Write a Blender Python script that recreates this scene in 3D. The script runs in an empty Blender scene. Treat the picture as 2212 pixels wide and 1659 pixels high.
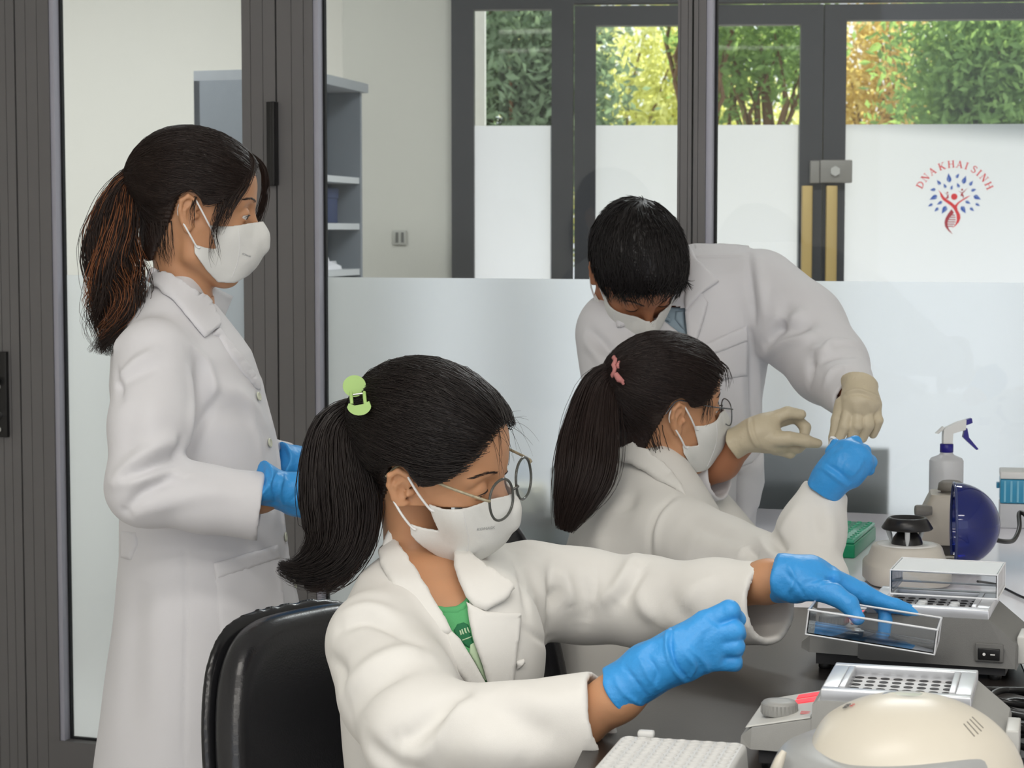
import bpy, bmesh, math, random
import numpy as np
from mathutils import Vector, Matrix
from mathutils.geometry import delaunay_2d_cdt

SC = bpy.context.scene
COL = SC.collection
RNG = np.random.default_rng(7)
random.seed(7)

# ------------------------------------------------------------------ camera, world, sun, lamps, exposure
FPX = 4473.0
PITCH = math.radians(4.21)
CAM = np.array([0.0, 0.0, 1.35])
FWD = np.array([0.0, math.cos(PITCH), -math.sin(PITCH)])
UPV = np.array([0.0, math.sin(PITCH), math.cos(PITCH)])
RGT = np.array([1.0, 0.0, 0.0])
cam_d = bpy.data.cameras.new('camera')
cam_d.sensor_width = 36.0
cam_d.lens = FPX / 2212 * 36.0
cam_d.clip_start = 0.05
cam_d.clip_end = 200
cam_d.dof.use_dof = True
cam_d.dof.focus_distance = 2.9
cam_d.dof.aperture_fstop = 16.0
cam_o = bpy.data.objects.new('camera', cam_d)
COL.objects.link(cam_o)
cam_o.location = CAM
cam_o.rotation_euler = (math.pi / 2 - PITCH, 0, 0)
SC.camera = cam_o

SC.view_settings.view_transform = 'Standard'
SC.view_settings.look = 'None'
SC.view_settings.exposure = 0.0
SC.view_settings.gamma = 1.0
SC.view_settings.use_curve_mapping = False
SC.cycles.max_bounces = 10
SC.cycles.transparent_max_bounces = 16
SC.cycles.sample_clamp_indirect = 6.0
SC.cycles.blur_glossy = 0.5

world = bpy.data.worlds.new('overcast_sky')
SC.world = world
world.use_nodes = True
wn = world.node_tree
bg = wn.nodes['Background']
bg.inputs['Color'].default_value = (0.92, 0.95, 1.0, 1)
bg.inputs['Strength'].default_value = 1.5

sun_d = bpy.data.lights.new('sun', 'SUN')
sun_d.energy = 8.0
sun_d.angle = math.radians(2)
sun_d.color = (1.0, 0.93, 0.8)
sun_o = bpy.data.objects.new('sun', sun_d)
COL.objects.link(sun_o)
sun_o.rotation_euler = (math.radians(-38), math.radians(14), 0)

# ceiling lamps of the lab (fluorescent panels), then two for the back room: x, y, z, size x, size y, power
LAMPS = [(-0.5, 0.2, 2.78, 1.2, 0.3, 20), (0.9, 0.5, 2.78, 1.2, 0.3, 20),
         (-0.3, 1.75, 2.78, 1.2, 0.3, 13), (0.9, -1.3, 2.78, 1.2, 0.3, 18), (-0.8, -1.3, 2.78, 1.2, 0.3, 18),
         (-1.7, 6.2, 2.78, 1.2, 0.3, 42), (0.9, 5.4, 2.78, 1.2, 0.3, 45)]  # unseen pair added to brighten the back room
for i, (x, y, z, sx, sy, w) in enumerate(LAMPS):
    ld = bpy.data.lights.new('ceiling_lamp_light', 'AREA')
    ld.shape = 'RECTANGLE'; ld.size = sx; ld.size_y = sy; ld.energy = w
    ld.color = (1.0, 0.955, 0.89) if y < 3 else (0.97, 0.98, 1.0)
    lo = bpy.data.objects.new('ceiling_lamp_light', ld)
    COL.objects.link(lo); lo.location = (x, y, z - 0.03)

# ------------------------------------------------------------------ helpers
def P(px, py, d):
    """a point seen at photo pixel (px, py), d metres in front of the camera"""
    return CAM + RGT * ((px - 1106) / FPX * d) + UPV * ((829.5 - py) / FPX * d) + FWD * d

def proj(p):
    q = np.asarray(p) - CAM
    d = q @ FWD
    return np.stack([1106 + q[..., 0] / d * FPX, 829.5 - (q @ UPV) / d * FPX, d], -1)

def srgb(r, g, b):
    def f(c):
        c /= 255.0
        return c / 12.92 if c <= 0.04045 else ((c + 0.055) / 1.055) ** 2.4
    return (f(r), f(g), f(b), 1.0)

MATS = {}
def mat(name, rgb, rough=0.5, metal=0.0, spec=0.5, noise=0.06, nscale=40.0, bump=0.0, bscale=200.0,
        sss=0.0, coat=0.0, sheen=0.0, trans=0.0, alpha=1.0, ior=1.45, stretch=None):
    """a principled material with a little procedural variation of colour and relief"""
    if name in MATS:
        return MATS[name]
    m = bpy.data.materials.new(name); MATS[name] = m
    m.use_nodes = True
    nt = m.node_tree; b = nt.nodes['Principled BSDF']
    c = srgb(*rgb)
    b.inputs['Roughness'].default_value = rough
    b.inputs['Metallic'].default_value = metal
    b.inputs['Specular IOR Level'].default_value = spec
    b.inputs['IOR'].default_value = ior
    b.inputs['Transmission Weight'].default_value = trans
    b.inputs['Alpha'].default_value = alpha
    b.inputs['Coat Weight'].default_value = coat
    b.inputs['Sheen Weight'].default_value = sheen
    if sss:
        b.inputs['Subsurface Weight'].default_value = sss
        b.inputs['Subsurface Radius'].default_value = (1.0, 0.35, 0.2)
        b.inputs['Subsurface Scale'].default_value = 0.006
    tc = nt.nodes.new('ShaderNodeTexCoord')
    src = tc.outputs['Object']
    if stretch:
        mp = nt.nodes.new('ShaderNodeMapping'); mp.inputs['Scale'].default_value = stretch
        nt.links.new(src, mp.inputs['Vector']); src = mp.outputs['Vector']
    if noise > 0:
        n = nt.nodes.new('ShaderNodeTexNoise'); n.inputs['Scale'].default_value = nscale
        n.inputs['Detail'].default_value = 4
        nt.links.new(src, n.inputs['Vector'])
        mx = nt.nodes.new('ShaderNodeMix'); mx.data_type = 'RGBA'
        mx.inputs['A'].default_value = tuple(min(1, v * (1 - noise)) for v in c[:3]) + (1,)
        mx.inputs['B'].default_value = tuple(min(1, v * (1 + noise)) for v in c[:3]) + (1,)
        nt.links.new(n.outputs['Fac'], mx.inputs['Factor'])
        nt.links.new(mx.outputs['Result'], b.inputs['Base Color'])
    else:
        b.inputs['Base Color'].default_value = c
    if bump > 0:
        n2 = nt.nodes.new('ShaderNodeTexNoise'); n2.inputs['Scale'].default_value = bscale
        n2.inputs['Detail'].default_value = 3
        nt.links.new(src, n2.inputs['Vector'])
        bp = nt.nodes.new('ShaderNodeBump'); bp.inputs['Strength'].default_value = bump
        bp.inputs['Distance'].default_value = 0.002
        nt.links.new(n2.outputs['Fac'], bp.inputs['Height'])
        nt.links.new(bp.outputs['Normal'], b.inputs['Normal'])
    return m

def glass_mat(name, tint=(0.97, 0.99, 0.98), refl=1.0, rough=0.02):
    m = bpy.data.materials.new(name); MATS[name] = m
    m.use_nodes = True
    nt = m.node_tree
    nt.nodes.remove(nt.nodes['Principled BSDF'])
    out = nt.nodes['Material Output']
    t = nt.nodes.new('ShaderNodeBsdfTransparent'); t.inputs['Color'].default_value = (*tint, 1)
    g = nt.nodes.new('ShaderNodeBsdfGlossy'); g.inputs['Roughness'].default_value = rough
    fr = nt.nodes.new('ShaderNodeFresnel'); fr.inputs['IOR'].default_value = 1.45
    mu = nt.nodes.new('ShaderNodeMath'); mu.operation = 'MULTIPLY'; mu.inputs[1].default_value = refl
    nt.links.new(fr.outputs[0], mu.inputs[0])
    mx = nt.nodes.new('ShaderNodeMixShader')
    nt.links.new(mu.outputs[0], mx.inputs[0])
    nt.links.new(t.outputs[0], mx.inputs[1]); nt.links.new(g.outputs[0], mx.inputs[2])
    nt.links.new(mx.outputs[0], out.inputs['Surface'])
    return m

def frost_mat(name, rough=0.45, mixv=0.3, col=(0.95, 0.97, 1.0)):
    m = bpy.data.materials.new(name); MATS[name] = m
    m.use_nodes = True
    nt = m.node_tree
    nt.nodes.remove(nt.nodes['Principled BSDF'])
    out = nt.nodes['Material Output']
    r = nt.nodes.new('ShaderNodeBsdfRefraction'); r.inputs['Roughness'].default_value = rough
    r.inputs['IOR'].default_value = 1.3; r.inputs['Color'].default_value = (*col, 1)
    t = nt.nodes.new('ShaderNodeBsdfTranslucent'); t.inputs['Color'].default_value = (*col, 1)
    d = nt.nodes.new('ShaderNodeBsdfDiffuse'); d.inputs['Color'].default_value = (*col, 1)
    m1 = nt.nodes.new('ShaderNodeMixShader'); m1.inputs[0].default_value = mixv
    nt.links.new(r.outputs[0], m1.inputs[1]); nt.links.new(t.outputs[0], m1.inputs[2])
    m2 = nt.nodes.new('ShaderNodeMixShader'); m2.inputs[0].default_value = 0.14
    nt.links.new(m1.outputs[0], m2.inputs[1]); nt.links.new(d.outputs[0], m2.inputs[2])
    nt.links.new(m2.outputs[0], out.inputs['Surface'])
    return m

def make_mesh(name, V, faces_flat, counts, smooth=True):
    me = bpy.data.meshes.new(name)
    V = np.ascontiguousarray(V, dtype=np.float32)
    me.vertices.add(len(V)); me.vertices.foreach_set('co', V.ravel())
    fl = np.ascontiguousarray(faces_flat, dtype=np.int32)
    counts = np.ascontiguousarray(counts, dtype=np.int32)
    me.loops.add(len(fl)); me.loops.foreach_set('vertex_index', fl)
    me.polygons.add(len(counts))
    st = np.concatenate([[0], np.cumsum(counts)[:-1]]).astype(np.int32)
    me.polygons.foreach_set('loop_start', st)
    me.update(calc_edges=True)
    me.validate()
    me.polygons.foreach_set('use_smooth', np.full(len(me.polygons), smooth))
    return me

def world_of(o):
    if o.parent is None:
        return o.matrix_basis.copy()
    return world_of(o.parent) @ o.matrix_parent_inverse @ o.matrix_basis

def link(name, me, m=None, parent=None, **props):
    o = bpy.data.objects.new(name, me)
    COL.objects.link(o)
    if m is not None:
        for mm in (m if isinstance(m, (list, tuple)) else [m]):
            me.materials.append(mm)
    if parent is not None:
        o.parent = parent
        o.matrix_parent_inverse = world_of(parent).inverted()
    for k, v in props.items():
        o[k] = v
    return o

def empty(name, loc=(0, 0, 0), label=None, category=None, group=None):
    o = bpy.data.objects.new(name, None)
    COL.objects.link(o)
    o.location = loc; o.empty_display_size = 0.05
    if label: o['label'] = label
    if category: o['category'] = category
    if group: o['group'] = group
    return o

class MB:
    """collects simple solids into one mesh; frame = (origin, x axis, y axis, z axis)"""
    def __init__(self, frame=None):
        self.v = []; self.f = []; self.sm = []
        self.fr = frame
    def _add(self, vs, fs, smooth=False):
        b = len(self.v)
        for p in vs:
            if self.fr is not None:
                o, ax, ay, az = self.fr
                p = o + ax * p[0] + ay * p[1] + az * p[2]
            self.v.append(tuple(float(c) for c in p))
        for f in fs:
            self.f.append([b + i for i in f]); self.sm.append(smooth)
    def box(self, lo, hi, bev=0.0):
        x0, y0, z0 = lo; x1, y1, z1 = hi
        if bev <= 0:
            vs = [(x, y, z) for z in (z0, z1) for y in (y0, y1) for x in (x0, x1)]
            self._add(vs, [(0, 2, 3, 1), (4, 5, 7, 6), (0, 1, 5, 4), (2, 6, 7, 3), (0, 4, 6, 2), (1, 3, 7, 5)])
        else:
            bm = bmesh.new()
            bmesh.ops.create_cube(bm, size=1.0)
            for v in bm.verts:
                v.co = Vector((x0 + (v.co.x + .5) * (x1 - x0), y0 + (v.co.y + .5) * (y1 - y0), z0 + (v.co.z + .5) * (z1 - z0)))
            bmesh.ops.bevel(bm, geom=bm.edges[:], offset=bev, segments=2, affect='EDGES', profile=0.6)
            bm.verts.ensure_lookup_table()
            self._add([tuple(v.co) for v in bm.verts], [[v.index for v in f.verts] for f in bm.faces], True)
            bm.free()
        return self
    def prism(self, pts, z0, z1, top=None, smooth=False):
        """outline pts (x, y) extruded from z0 to z1; top = other outline at z1"""
        n = len(pts); t = top or pts
        vs = [(x, y, z0) for x, y in pts] + [(x, y, z1) for x, y in t]
        fs = [tuple(range(n - 1, -1, -1)), tuple(range(n, 2 * n))]
        self._add(vs, fs)
        self._add(vs, [(i, (i + 1) % n, n + (i + 1) % n, n + i) for i in range(n)], smooth)
        return self
    def loops(self, rings, cap0=True, cap1=True, smooth=True):
        """skin a list of equal-length rings of 3D points"""
        n = len(rings[0]); vs = [p for r in rings for p in r]; fs = []
        for k in range(len(rings) - 1):
            for i in range(n):
                j = (i + 1) % n
                fs.append((k * n + i, k * n + j, (k + 1) * n + j, (k + 1) * n + i))
        self._add(vs, fs, smooth)
        if cap0: self._add(rings[0], [tuple(range(n - 1, -1, -1))])
        if cap1: self._add(rings[-1], [tuple(range(n))])
        return self
    def lathe(self, prof, c=(0, 0, 0), n=24, sx=1.0, sy=1.0, cap=True):
        rings = [[(c[0] + sx * r * math.cos(2 * math.pi * i / n), c[1] + sy * r * math.sin(2 * math.pi * i / n), c[2] + z) for i in range(n)] for r, z in prof]
        return self.loops(rings, cap, cap)
    def tube(self, pts, r, n=8, closed=False):
        pts = [np.array(p, float) for p in pts]
        rr = r if isinstance(r, (list, tuple, np.ndarray)) else [r] * len(pts)
        rings = []; prev = None
        for i, p in enumerate(pts):
            a = pts[i - 1] if (i > 0 or closed) else pts[i]
            b = pts[(i + 1) % len(pts)] if (i < len(pts) - 1 or closed) else pts[i]
            t = b - a; t = t / (np.linalg.norm(t) + 1e-12)
            if prev is None:
                u = np.cross(t, (0, 0, 1.0))
                if np.linalg.norm(u) < 1e-3: u = np.cross(t, (1.0, 0, 0))
            else:
                u = prev - t * (prev @ t)
            u = u / (np.linalg.norm(u) + 1e-12); prev = u
            w = np.cross(t, u)
            rings.append([tuple(p + rr[i] * (u * math.cos(2 * math.pi * k / n) + w * math.sin(2 * math.pi * k / n))) for k in range(n)])
        if closed:
            rings.append(rings[0])
            return self.loops(rings, False, False)
        return self.loops(rings)
    def build(self, name, m, parent=None, **props):
        me = bpy.data.meshes.new(name)
        me.from_pydata(self.v, [], self.f)
        me.polygons.foreach_set('use_smooth', self.sm)
        bm = bmesh.new(); bm.from_mesh(me)
        bmesh.ops.recalc_face_normals(bm, faces=bm.faces[:])
        bm.to_mesh(me); bm.free()
        return link(name, me, m, parent, **props)

def rrect(x0, y0, x1, y1, r, n=5):
    pts = []
    for cx, cy, a0 in ((x1 - r, y1 - r, 0), (x0 + r, y1 - r, 90), (x0 + r, y0 + r, 180), (x1 - r, y0 + r, 270)):
        for i in range(n + 1):
            a = math.radians(a0 + 90 * i / n)
            pts.append((cx + r * math.cos(a), cy + r * math.sin(a)))
    return pts

def catmull(pts, n):
    """resample a control polyline (k, dims) smoothly into n points"""
    pts = np.asarray(pts, float)
    k = len(pts)
    t = np.linspace(0, k - 1, n)
    i = np.minimum(t.astype(int), k - 2); u = (t - i)[:, None]
    g = lambda j: pts[np.clip(j, 0, k - 1)]
    p0, p1, p2, p3 = g(i - 1), g(i), g(i + 1), g(i + 2)
    return 0.5 * (2 * p1 + (p2 - p0) * u + (2 * p0 - 5 * p1 + 4 * p2 - p3) * u ** 2 + (3 * p1 - p0 - 3 * p2 + p3) * u ** 3)

# ------------------------------------------------------------------ signed-distance sculpting
def smin(a, b, k):
    h = np.clip(0.5 + 0.5 * (b - a) / k, 0, 1)
    return b + (a - b) * h - k * h * (1 - h)
def smax(a, b, k):
    return -smin(-a, -b, k)
def sph(p, c, r):
    return np.sqrt(((p - np.asarray(c, p.dtype)) ** 2).sum(-1)) - r
def ell(p, c, rad, R=None):
    q = p - np.asarray(c, p.dtype)
    if R is not None: q = q @ np.asarray(R, p.dtype)
    rad = np.asarray(rad, p.dtype)
    k0 = np.sqrt(((q / rad) ** 2).sum(-1)); k1 = np.sqrt(((q / rad ** 2) ** 2).sum(-1))
    return k0 * (k0 - 1.0) / (k1 + 1e-9)
def rcone(p, a, b, ra, rb):
    a = np.asarray(a, p.dtype); b = np.asarray(b, p.dtype)
    ab = b - a; L2 = float(ab @ ab) + 1e-12
    h = np.clip(((p - a) @ ab) / L2, 0, 1)
    return np.sqrt(((p - a - h[:, None] * ab) ** 2).sum(-1)) - (ra + (rb - ra) * h)
def chain(p, pts, rad, k=0.01):
    d = None
    for i in range(len(pts) - 1):
        e = rcone(p, pts[i], pts[i + 1], rad[i], rad[i + 1])
        d = e if d is None else smin(d, e, k)
    return d
def stack(p, z, cx, cy, rx, ry, yaw=0.0, k=0.03, lean=None):
    """torso: horizontal ellipses at the heights z (ascending)"""
    zz = p[:, 2]
    z = np.asarray(z, float)
    f = lambda v: np.interp(zz, z, np.asarray(v, float)).astype(p.dtype)
    X = p[:, 0] - f(cx); Y = p[:, 1] - f(cy); a = f(rx); b = f(ry)
    yw = f(yaw) if not np.isscalar(yaw) else yaw
    c, s = np.cos(yw), np.sin(yw)
    u = X * c + Y * s; w = -X * s + Y * c
    k0 = np.sqrt((u / a) ** 2 + (w / b) ** 2); k1 = np.sqrt((u / a ** 2) ** 2 + (w / b ** 2) ** 2)
    d = k0 * (k0 - 1) / (k1 + 1e-9)
    d = np.where(k0 < 0.2, -0.8 * np.minimum(a, b), d)
    return smax(smax(d, zz - z[-1], k), z[0] - zz, k)

def poly_sd(p2, poly):
    """2D signed distance to a polygon"""
    poly = np.asarray(poly, np.float32); n = len(poly)
    d = np.full(len(p2), 1e9, np.float32); s = np.ones(len(p2), bool)
    for i in range(n):
        a = poly[i]; b = poly[i - 1]
        e = b - a; w = p2 - a
        h = np.clip((w @ e) / (e @ e + 1e-12), 0, 1)
        q = w - h[:, None] * e
        d = np.minimum(d, (q ** 2).sum(-1))
        c1 = p2[:, 1] >= a[1]; c2 = p2[:, 1] < b[1]; c3 = e[0] * w[:, 1] > e[1] * w[:, 0]
        fl = (c1 & c2 & c3) | (~c1 & ~c2 & ~c3)
        s ^= fl
    return np.where(s, 1, -1) * np.sqrt(d)

def surface(f, lo, hi, h, B=8, slack=1.7):
    """surface nets over a sparse block grid; returns vertices and quads"""
    lo = np.asarray(lo, float); hi = np.asarray(hi, float)
    nb = np.maximum(1, np.ceil((hi - lo) / (h * B)).astype(int))
    n = nb * B + 1
    cs = [(np.arange(k) + 0.5) * B * h for k in nb]
    C = np.stack(np.meshgrid(*cs, indexing='ij'), -1).reshape(-1, 3) + lo
    dc = f(C.astype(np.float32))
    rad = 0.87 * B * h
    act = np.abs(dc) < rad * slack + 2 * h
    G = np.empty(tuple(n), np.float32)
    big = np.repeat(np.repeat(np.repeat(dc.reshape(tuple(nb)), B, 0), B, 1), B, 2)
    G[:-1, :-1, :-1] = big
    G[-1] = G[-2]; G[:, -1] = G[:, -2]; G[:, :, -1] = G[:, :, -2]
    ids = np.argwhere(act.reshape(tuple(nb)))
    ar = np.arange(B + 1)
    off = np.stack(np.meshgrid(ar, ar, ar, indexing='ij'), -1).reshape(-1, 3)
    CH = 400
    for s in range(0, len(ids), CH):
        idx = (ids[s:s + CH, None, :] * B + off[None]).reshape(-1, 3)
        pts = (idx * h + lo).astype(np.float32)
        v = f(pts)
        G[idx[:, 0], idx[:, 1], idx[:, 2]] = v
    S = G < 0
    c8 = [S[i:n[0] - 1 + i, j:n[1] - 1 + j, k:n[2] - 1 + k] for i in (0, 1) for j in (0, 1) for k in (0, 1)]
    cnt = sum(c.astype(np.int8) for c in c8)
    cell = np.argwhere((cnt > 0) & (cnt < 8))
    corner = np.array([(i, j, k) for i in (0, 1) for j in (0, 1) for k in (0, 1)])
    vals = np.stack([G[cell[:, 0] + a, cell[:, 1] + b, cell[:, 2] + c] for a, b, c in corner], 1)
    acc = np.zeros((len(cell), 3)); w = np.zeros(len(cell))
    for a in range(8):
        for b in range(a + 1, 8):
            if np.abs(corner[a] - corner[b]).sum() != 1: continue
            va, vb = vals[:, a], vals[:, b]
            m = (va < 0) != (vb < 0)
            t = np.where(m, va / np.where(m, va - vb, 1), 0)
            acc += np.where(m[:, None], corner[a] + t[:, None] * (corner[b] - corner[a]), 0)
            w += m
    V = (cell + acc / w[:, None]) * h + lo
    imap = np.full(tuple(n - 1), -1, np.int32)
    imap[cell[:, 0], cell[:, 1], cell[:, 2]] = np.arange(len(cell))
    quads = []
    for ax in range(3):
        sl0 = [slice(None)] * 3; sl1 = [slice(None)] * 3
        sl0[ax] = slice(0, n[ax] - 1); sl1[ax] = slice(1, n[ax])
        A = S[tuple(sl0)]; Bq = S[tuple(sl1)]
        e = np.argwhere(A != Bq)
        u, v = (ax + 1) % 3, (ax + 2) % 3
        ok = (e[:, u] > 0) & (e[:, v] > 0) & (e[:, u] < n[u] - 1) & (e[:, v] < n[v] - 1)
        e = e[ok]
        fl = A[e[:, 0], e[:, 1], e[:, 2]]
        def g(du, dv):
            q = e.copy(); q[:, u] += du; q[:, v] += dv
            return imap[q[:, 0], q[:, 1], q[:, 2]]
        q = np.stack([g(-1, -1), g(0, -1), g(0, 0), g(-1, 0)], 1)
        q[~fl] = q[~fl][:, ::-1]
        quads.append(q)
    Q = np.concatenate(quads)
    Q = Q[(Q >= 0).all(1)]
    return V, Q

def vnormals(V, Q):
    N = np.zeros_like(V)
    a = V[Q[:, 2]] - V[Q[:, 0]]; b = V[Q[:, 3]] - V[Q[:, 1]]
    fn = np.cross(a, b)
    for k in range(4): np.add.at(N, Q[:, k], fn)
    return N / (np.linalg.norm(N, axis=1, keepdims=True) + 1e-12)

def relax(V, Q, it=2, lam=0.5):
    for _ in range(it):
        A = np.zeros_like(V); c = np.zeros(len(V))
        for k in range(4):
            np.add.at(A, Q[:, k], V[Q[:, (k + 1) % 4]]); np.add.at(c, Q[:, k], 1)
            np.add.at(A, Q[:, k], V[Q[:, (k + 3) % 4]]); np.add.at(c, Q[:, k], 1)
        V = V + lam * (A / np.maximum(c, 1)[:, None] - V)
    return V

def seg_dist(V, a, b):
    ab = b - a; h = np.clip(((V - a) @ ab) / (ab @ ab + 1e-12), 0, 1)
    return np.sqrt(((V - a - h[:, None] * ab) ** 2).sum(-1)), h

def march(f, px, py, d0=1.9, d1=5.2, n=90):
    """depth along the camera ray of each pixel where it meets the surface (nan = miss)"""
    px = np.asarray(px, float); py = np.asarray(py, float)
    dirs = RGT * ((px - 1106) / FPX)[:, None] + UPV * ((829.5 - py) / FPX)[:, None] + FWD
    t = np.full(len(px), d0)
    for _ in range(n):
        v = f((CAM + dirs * t[:, None]).astype(np.float32))
        t = t + np.clip(v, -0.01, 0.06) * 0.85
        t = np.minimum(t, d1 + 0.1)
    v = f((CAM + dirs * t[:, None]).astype(np.float32))
    t[(t > d1) | (np.abs(v) > 0.006)] = np.nan
    return t

def folds_apply(V, N, f, folds, depth_hint=None):
    """folds: list of (pixel polyline, amplitude m, width m). Each line is laid on the surface the
    camera sees there and raises (+) or sinks (-) the cloth round it."""
    D = np.zeros(len(V))
    for line, amp, wid in folds:
        L = catmull(line, max(6, 4 * len(line)))
        t = march(f, L[:, 0], L[:, 1])
        ok = ~np.isnan(t)
        if ok.sum() < 2: continue
        pts = np.array([P(x, y, d) for x, y, d in zip(L[ok, 0], L[ok, 1], t[ok])])
        near = ((V > pts.min(0) - 3 * wid) & (V < pts.max(0) + 3 * wid)).all(1)
        idx = np.nonzero(near)[0]
        if not len(idx): continue
        W = V[idx]; best = np.full(len(idx), 1e9); bs = np.zeros(len(idx))
        m = len(pts) - 1
        for i in range(m):
            dd, h = seg_dist(W, pts[i], pts[i + 1])
            u = dd < best
            best = np.where(u, dd, best); bs = np.where(u, (i + h) / m, bs)
        taper = np.sin(np.clip(bs, 0.06, 0.94) * math.pi) ** 0.6
        D[idx] += 1.3 * amp * np.exp(-(best / wid) ** 2) * taper
    return V + N * D[:, None]

def sdf_obj(name, f, lo, hi, h, m, parent=None, relax_it=1, folds=None, cut=None, noise=None, **props):
    V, Q = surface(f, lo, hi, h)
    if relax_it: V = relax(V, Q, relax_it)
    N = vnormals(V, Q)
    if folds: V = folds_apply(V, N, f, folds); V = relax(V, Q, 1, 0.3)
    if noise is not None:
        N = vnormals(V, Q); V = V + N * noise(V, N)[:, None]
    if cut is not None:
        kill = cut(V, N)
        Q = Q[~kill[Q].any(1)]
    me = make_mesh(name, V, Q.ravel(), np.full(len(Q), 4))
    return link(name, me, m, parent, **props)

def wob(V, s, seed=0):
    """cheap smooth noise field in [-1, 1]"""
    r = np.random.default_rng(seed)
    o = np.zeros(len(V))
    for i in range(6):
        k = r.normal(size=3); k /= np.linalg.norm(k)
        o += np.sin(V @ (k * s * r.uniform(0.6, 1.6)) + r.uniform(0, 6.28))
    return o / 3.0

def patch(name, poly, m, parent, f=None, off=0.004, thick=0.003, res=7.0, depths=None, bulge=0.0, lift=None, edge_round=True, **props):
    """a piece of cloth laid on the surface f: pixel outline -> real sheet with thickness.
    depths given per outline vertex makes a free-standing sheet instead."""
    poly = np.asarray(poly, float)
    pts = []; dep = []
    n = len(poly)
    for i in range(n):
        a = poly[i]; b = poly[(i + 1) % n]
        k = max(1, int(np.linalg.norm(b - a) / res))
        for j in range(k):
            pts.append(a + (b - a) * j / k)
            if depths is not None: dep.append(depths[i] + (depths[(i + 1) % n] - depths[i]) * j / k)
    nb = len(pts)
    x0, y0 = poly.min(0); x1, y1 = poly.max(0)
    gx, gy = np.meshgrid(np.arange(x0, x1, res), np.arange(y0, y1, res))
    g = np.stack([gx.ravel(), gy.ravel()], 1)
    sd = poly_sd(g.astype(np.float32), poly)
    g = g[sd < -res * 0.55]
    allp = [Vector(p) for p in pts] + [Vector(p) for p in g]
    vo, eo, fo, ov, oe, of = delaunay_2d_cdt(allp, [(i, (i + 1) % nb) for i in range(nb)], [list(range(nb))], 1, 0.01)
    P2 = np.array([tuple(v) for v in vo])
    tri = np.array([list(t) for t in fo if len(t) == 3])
    if depths is not None:
        bp = np.array(pts); bd = np.array(dep)
        w = 1.0 / (((P2[:, None, :] - bp[None]) ** 2).sum(-1) + 1e-3) ** 1.0
        t = (w * bd).sum(1) / w.sum(1)
    else:
        t = march(f, P2[:, 0], P2[:, 1])
        bad = np.isnan(t)
        if bad.any() and (~bad).any():
            good = np.nonzero(~bad)[0]
            for i in np.nonzero(bad)[0]:
                dd = ((P2[good] - P2[i]) ** 2).sum(1)
                j = good[np.argsort(dd)[:6]]
                t[i] = t[j].mean()
    # smooth the depths over the sheet
    E = np.concatenate([tri[:, [0, 1]], tri[:, [1, 2]], tri[:, [2, 0]]]); E = np.concatenate([E, E[:, ::-1]])
    for _ in range(6):
        A = np.zeros(len(t)); c = np.zeros(len(t))
        np.add.at(A, E[:, 0], t[E[:, 1]]); np.add.at(c, E[:, 0], 1)
        t = 0.5 * t + 0.5 * A / np.maximum(c, 1)
    V = np.array([P(x, y, d) for (x, y), d in zip(P2, t)])
    q = P2[tri]
    area = (q[:, 1, 0] - q[:, 0, 0]) * (q[:, 2, 1] - q[:, 0, 1]) - (q[:, 1, 1] - q[:, 0, 1]) * (q[:, 2, 0] - q[:, 0, 0])
    tri[area > 0] = tri[area > 0][:, ::-1]      # face the viewer (pixel y runs down)
    N = np.zeros_like(V); fn = np.cross(V[tri[:, 1]] - V[tri[:, 0]], V[tri[:, 2]] - V[tri[:, 0]])
    for k in range(3): np.add.at(N, tri[:, k], fn)
    N /= np.linalg.norm(N, axis=1, keepdims=True) + 1e-12
    if ((N * (CAM - V)).sum(1)).mean() < 0:
        N = -N; tri = tri[:, ::-1]
    sdv = -poly_sd(P2.astype(np.float32), poly)
    e = np.clip(sdv / (0.7 * res), 0, 1) if edge_round else np.ones(len(V))
    o = np.full(len(V), off) + bulge * np.sin(np.clip(sdv / (sdv.max() + 1e-6), 0, 1) * 1.57)
    if lift is not None: o = o + lift(P2)
    top = V + N * (o + thick * np.sqrt(e))[:, None]
    bot = V + N * (o - 0.0005)[:, None]
    nv = len(V)
    # boundary loop = edges used once
    cnt = {}
    for a, b, c in tri:
        for u, v in ((a, b), (b, c), (c, a)):
            cnt[(u, v)] = cnt.get((u, v), 0) + 1
    be = [(u, v) for (u, v) in cnt if (v, u) not in cnt]
    side = [(v, u, u + nv, v + nv) for u, v in be]
    flat = np.concatenate([tri.ravel(), (tri[:, ::-1] + nv).ravel(), np.array(side).ravel() if side else np.zeros(0, int)])
    counts = np.concatenate([np.full(2 * len(tri), 3), np.full(len(side), 4)])
    me = make_mesh(name, np.concatenate([top, bot]), flat, counts)
    return link(name, me, m, parent, **props)

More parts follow.
